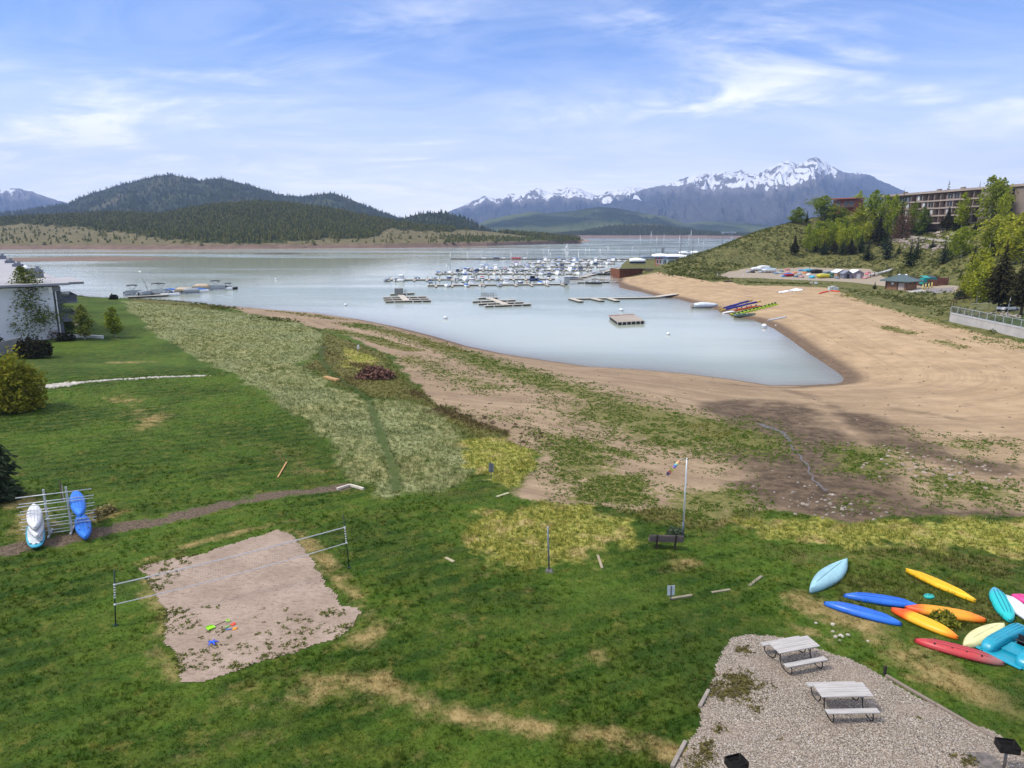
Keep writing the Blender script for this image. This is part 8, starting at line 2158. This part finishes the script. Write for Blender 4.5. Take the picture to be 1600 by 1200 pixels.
# ================================================================== WHITE BUILDING AT THE LEFT
c0 = P(92, 528.5); z0 = c0[2]
WW = pm('white_render', (.60, .63, .68), .85, var=.06, scale=.3); GT = pm('slate_trim', (.20, .215, .25), .6, var=.15); GTL = pm('slate_boards', (.155, .17, .215), .7, var=.2, stretch=(4, 4, .4)); RF = pm('membrane_roof', (.36, .345, .355), .75, var=.14, scale=.12)
d2 = math.atan2(1.0, -.784); ang = d2 - math.pi / 2          # local y recedes along the long side, x to the right
t = thing('condo_building', 'long white building with a wide flat grey roof at the left', 'building', (c0[0], c0[1], z0), ang)
he = 8.35; LB = 128; WB = 26
MB().box((-WB / 2, LB / 2, he / 2 - 1.2), (WB, LB, he + 2.4)).build('wall', WW, t)
MB().box((-WB / 2 + .6, LB / 2 - .55, he + .38), (WB + 3.4, LB + 2.6, .28)).build('fascia', GT, t)
MB().box((-WB / 2 + .6, LB / 2 - .55, he + .56), (WB + 3.2, LB + 2.4, .08)).build('roof', RF, t)
MB().box((3.0, 8., he + .30), (3.2, 14.5, .26)).build('fascia', GT, t); MB().box((3.02, 8., he + .515), (3.3, 14.6, .09)).build('roof', RF, t)
def chimney(x, y, w, h, cap):
    m = MB().box((x, y, he + .55 + h / 2), (w, w * .62, h)).build('chimney', GTL, t)
    MB().box((x, y, he + .6 + h), (w * 1.06, w * .68, .1)).build('cap', GT, m)
    if cap: MB().box((x + w * .12, y, he + .6 + h + .35), (w * .3, w * .3, .7)).box((x - w * .2, y, he + .6 + h + .18), (w * .28, w * .3, .36)).build('flue', GT, m)
    else: MB().ball((x, y, he + .6 + h), w * .3, 10, 6).build('vent', BW, m, True)
for (u, v, w, hh, cap) in [(58,434,2.0,1.35,1),(41,424,2.2,.55,0),(28,416.5,2.2,.55,1),(15.5,411,2.2,.6,1),(3,405,2.2,1.,1)]:
    g = atz(u, v, z0 + he + .6) - c0; ca, sa = math.cos(-ang), math.sin(-ang)
    chimney(g[0] * ca - g[1] * sa, g[0] * sa + g[1] * ca, w, hh, cap)
for i, (y0, y1) in enumerate(((4.5, 13), (26, 34), (48, 56))):
    for z in (2.3, 5.35):
        bal = MB().box((1.9, (y0 + y1) / 2, z), (3.8, y1 - y0, .3)).build('balcony', GT, t)
        mb = MB()
        for (xa, ya, xb, yb) in ((.1, y0, 3.75, y0), (3.75, y0, 3.75, y1), (.1, y1, 3.75, y1)):
            L = math.hypot(xb - xa, yb - ya); n = int(L / .16); rz = math.atan2(yb - ya, xb - xa)
            for k in range(n): mb.box((xa + (xb - xa) * (k + .5) / n, ya + (yb - ya) * (k + .5) / n, z + .62), (.11, .03, 1.), rz)
            mb.box(((xa + xb) / 2, (ya + yb) / 2, z + 1.16), (L + .05, .12, .09), rz)
        mb.build('railing', GTL, bal)
        MB().box((.06, (y0 + y1) / 2, z + 1.3), (.1, 3.4, 2.2)).build('glass_door', GLASSD, t)
    MB().box((.7, y0 - .1, 4.0), (1.3, .3, 8.4)).build('side_panel', GTL, t)
MB().tube([(.35, -.12, 0), (.35, -.12, he)], .08, 6).build('downspout', BW, t)
MB().box((.55, -.2, he - .35), (1.0, .5, .8)).build('vent_box', GT, t, bevel=.03); MB().box((-.3, -.25, he - .5), (.5, .5, .9)).build('corner_block', BW, t)
# things round its foot
w = [P(94, 527.5), P(126, 527.2), P(160, 529)]; o = w[0]
t = thing('edging_wall', 'low white edging wall on the lawn beside the white building', 'wall', tuple(o))
MB().loft([[(q[0] - o[0], q[1] - o[1], q[2] - o[2] - .3), (q[0] - o[0], q[1] - o[1], q[2] - o[2] + .32), (q[0] - o[0], q[1] - o[1] + .45, q[2] - o[2] + .32), (q[0] - o[0], q[1] - o[1] + .45, q[2] - o[2] - .3)] for q in w]).build('wall', pm('edging_white', (.62, .63, .64), .8), t)
MB().loft([[(q[0] - o[0], q[1] - o[1] - .06, q[2] - o[2] + .323), (q[0] - o[0], q[1] - o[1] - .06, q[2] - o[2] + .43), (q[0] - o[0], q[1] - o[1] + .5, q[2] - o[2] + .43), (q[0] - o[0], q[1] - o[1] + .5, q[2] - o[2] + .323)] for q in w]).build('cap', pm('edging_cap', (.68, .69, .70), .8), t)
rail_fence('dark post and rail fence in front of the white building', [(-20,533),(10,532),(30,531),(54,530)], 1.3, 2.0, solid('fence_charcoal', (.05, .05, .06)), (.95, .55, .2), .06)
w = [P(-30, 562), P(0, 556), P(18, 552), P(34, 549)]; o = w[0]
t = thing('retaining_wall', 'curved grey retaining wall behind the dark clipped bush', 'retaining wall', tuple(o))
MB().loft([[(q[0] - o[0], q[1] - o[1], -.6), (q[0] - o[0], q[1] - o[1], 1.5), (q[0] - o[0] - .1, q[1] - o[1] + .5, 1.5), (q[0] - o[0] - .1, q[1] - o[1] + .5, -.6)] for q in w]).build('wall', pm('retaining_grey', (.20, .195, .20), .9, var=.3, scale=.8), t); MB().loft([[(q[0] - o[0], q[1] - o[1] - .06, 1.503), (q[0] - o[0], q[1] - o[1] - .06, 1.62), (q[0] - o[0] - .1, q[1] - o[1] + .56, 1.62), (q[0] - o[0] - .1, q[1] - o[1] + .56, 1.503)] for q in w]).build('cap', pm('retaining_cap', (.26, .25, .25), .9), t)
drape_w('patio', np.array(W2([(104,506.5),(113,497.5),(126,504.5),(120,512)])), pm('patio_pink', (.42, .31, .25), .9), .06, .25, .05, .5, 8, 'pinkish patio below the lower balcony', 'structure')
p = P(115, 509); t = thing('patio_post', 'dark slim post on the patio edge by the balcony', 'post', tuple(p)); MB().tube([(0, 0, 0), (0, 0, 1.1)], .05, 6).build('post', BBLACK, t); MB().box((0, 0, 1.1), (.3, .3, .08)).build('cap', BBLACK, t)
# ================================================================== AIR
hm = bpy.data.materials.new('haze'); hm.use_nodes = True
ht = hm.node_tree; ht.nodes.remove(ht.nodes['Principled BSDF'])
pv_ = ht.nodes.new('ShaderNodeVolumePrincipled'); ht.links.new(pv_.outputs[0], ht.nodes['Material Output'].inputs['Volume'])
pv_.inputs['Color'].default_value = (.40, .57, 1.0, 1); pv_.inputs['Density'].default_value = 8.0e-5; pv_.inputs['Anisotropy'].default_value = .1
tag(MB().box((0, 6600, 690), (26200, 14000, 1440)).build('haze', hm), 'thin blue mountain air', None, None, 'stuff')
# ================================================================== CAMERA, LIGHT, SKY
cam = bpy.data.cameras.new('camera'); co = bpy.data.objects.new('camera', cam); col.objects.link(co)
co.location = (0, 0, CAM_Z); co.rotation_euler = (math.pi / 2 - PITCH, 0, 0)
cam.sensor_width = 36; cam.lens = 36 * F / 1600.0; cam.clip_start = .5; cam.clip_end = 60000
scene.camera = co

OFFX, OFFY = 11.0, 5.0                 # which part of the cloud field stands overhead
SUN_EL, SUN_AZ = 54.0, -104.0            # degrees; azimuth from +Y towards +X
sd = bpy.data.lights.new('sun', 'SUN'); sd.energy = 2.2; sd.angle = R(11); sd.color = (1.0, .94, .83)
so = bpy.data.objects.new('sun', sd); col.objects.link(so)
dv = Vector((math.sin(R(SUN_AZ)) * math.cos(R(SUN_EL)), math.cos(R(SUN_AZ)) * math.cos(R(SUN_EL)), math.sin(R(SUN_EL))))
so.rotation_euler = dv.to_track_quat('Z', 'Y').to_euler()

w = bpy.data.worlds.new('World'); scene.world = w; w.use_nodes = True
t = NT(w.node_tree); bg = w.node_tree.nodes['Background']
sky = t.n('ShaderNodeTexSky', sky_type='NISHITA'); sky.sun_disc = False
sky.sun_elevation = R(SUN_EL); sky.sun_rotation = R(SUN_AZ); sky.altitude = 2700; sky.air_density = 1.0; sky.dust_density = .6; sky.ozone_density = 2.2
tc = t.n('ShaderNodeTexCoord'); d = tc.outputs['Generated']
sx = t.n('ShaderNodeSeparateXYZ'); t.l(d, sx.inputs[0])
zz = sx.outputs[2]
# a flat layer of high cirrus: the direction projected onto a plane overhead
k = t.math('DIVIDE', 1.0, t.math('ADD', t.math('MAXIMUM', zz, 0.0), .13))
cv = t.n('ShaderNodeVectorMath', operation='SCALE'); t.l(d, cv.inputs[0]); t.l(k, cv.inputs['Scale'])
mo = t.n('ShaderNodeVectorMath', operation='ADD'); t.l(cv.outputs[0], mo.inputs[0]); mo.inputs[1].default_value = (OFFX, OFFY, 0); cv = mo
pv = t.scaled(cv.outputs[0], (.75, .95, 0), (0, 0, R(-12)))
n1 = t.noise(pv, 1.15, 8, .60, dist=.7)
n2 = t.noise(t.scaled(cv.outputs[0], (.9, 1.45, 0), (0, 0, R(18))), 1.3, 8, .66, dist=1.1)
big = t.noise(t.scaled(cv.outputs[0], (.5, .7, 0)), .75, 3, .5)
cirrus = t.math('MULTIPLY', t.rng(n1, .45, .74), t.rng(n2, .30, .66))
cirrus = t.math('MULTIPLY', cirrus, t.rng(big, .32, .60, 0, .88))
veil = t.math('ADD', t.math('MULTIPLY', t.rng(n2, .30, .75), .20), t.math('MULTIPLY', t.rng(zz, .30, .65), .55))
low = t.rng(zz, .25, .02)
fac = t.math('ADD', t.math('MULTIPLY', cirrus, 1.0), t.math('ADD', t.math('MULTIPLY', low, .74), veil), True)
hs = t.n('ShaderNodeHueSaturation'); t.l(sky.outputs[0], hs.inputs['Color']); hs.inputs['Saturation'].default_value = 1.22; hs.inputs['Value'].default_value = 1.22
base = t.mix(1.0, hs.outputs[0], (1.02, .93, 1.06), 'MULTIPLY')
cl = t.mix(t.rng(zz, 0, .3), (10.8, 10.7, 10.2), (8.4, 8.4, 8.5))
t.l(t.mix(fac, base, cl), bg.inputs['Color']); bg.inputs['Strength'].default_value = .10

scene.view_settings.view_transform = 'Standard'; scene.view_settings.look = 'None'
scene.view_settings.exposure = 0.8; scene.view_settings.gamma = 1.0
scene.cycles.max_bounces = 6; scene.cycles.diffuse_bounces = 2; scene.cycles.glossy_bounces = 2; scene.cycles.transmission_bounces = 3
scene.cycles.transparent_max_bounces = 6; scene.cycles.volume_bounces = 0
scene.cycles.use_denoising = True
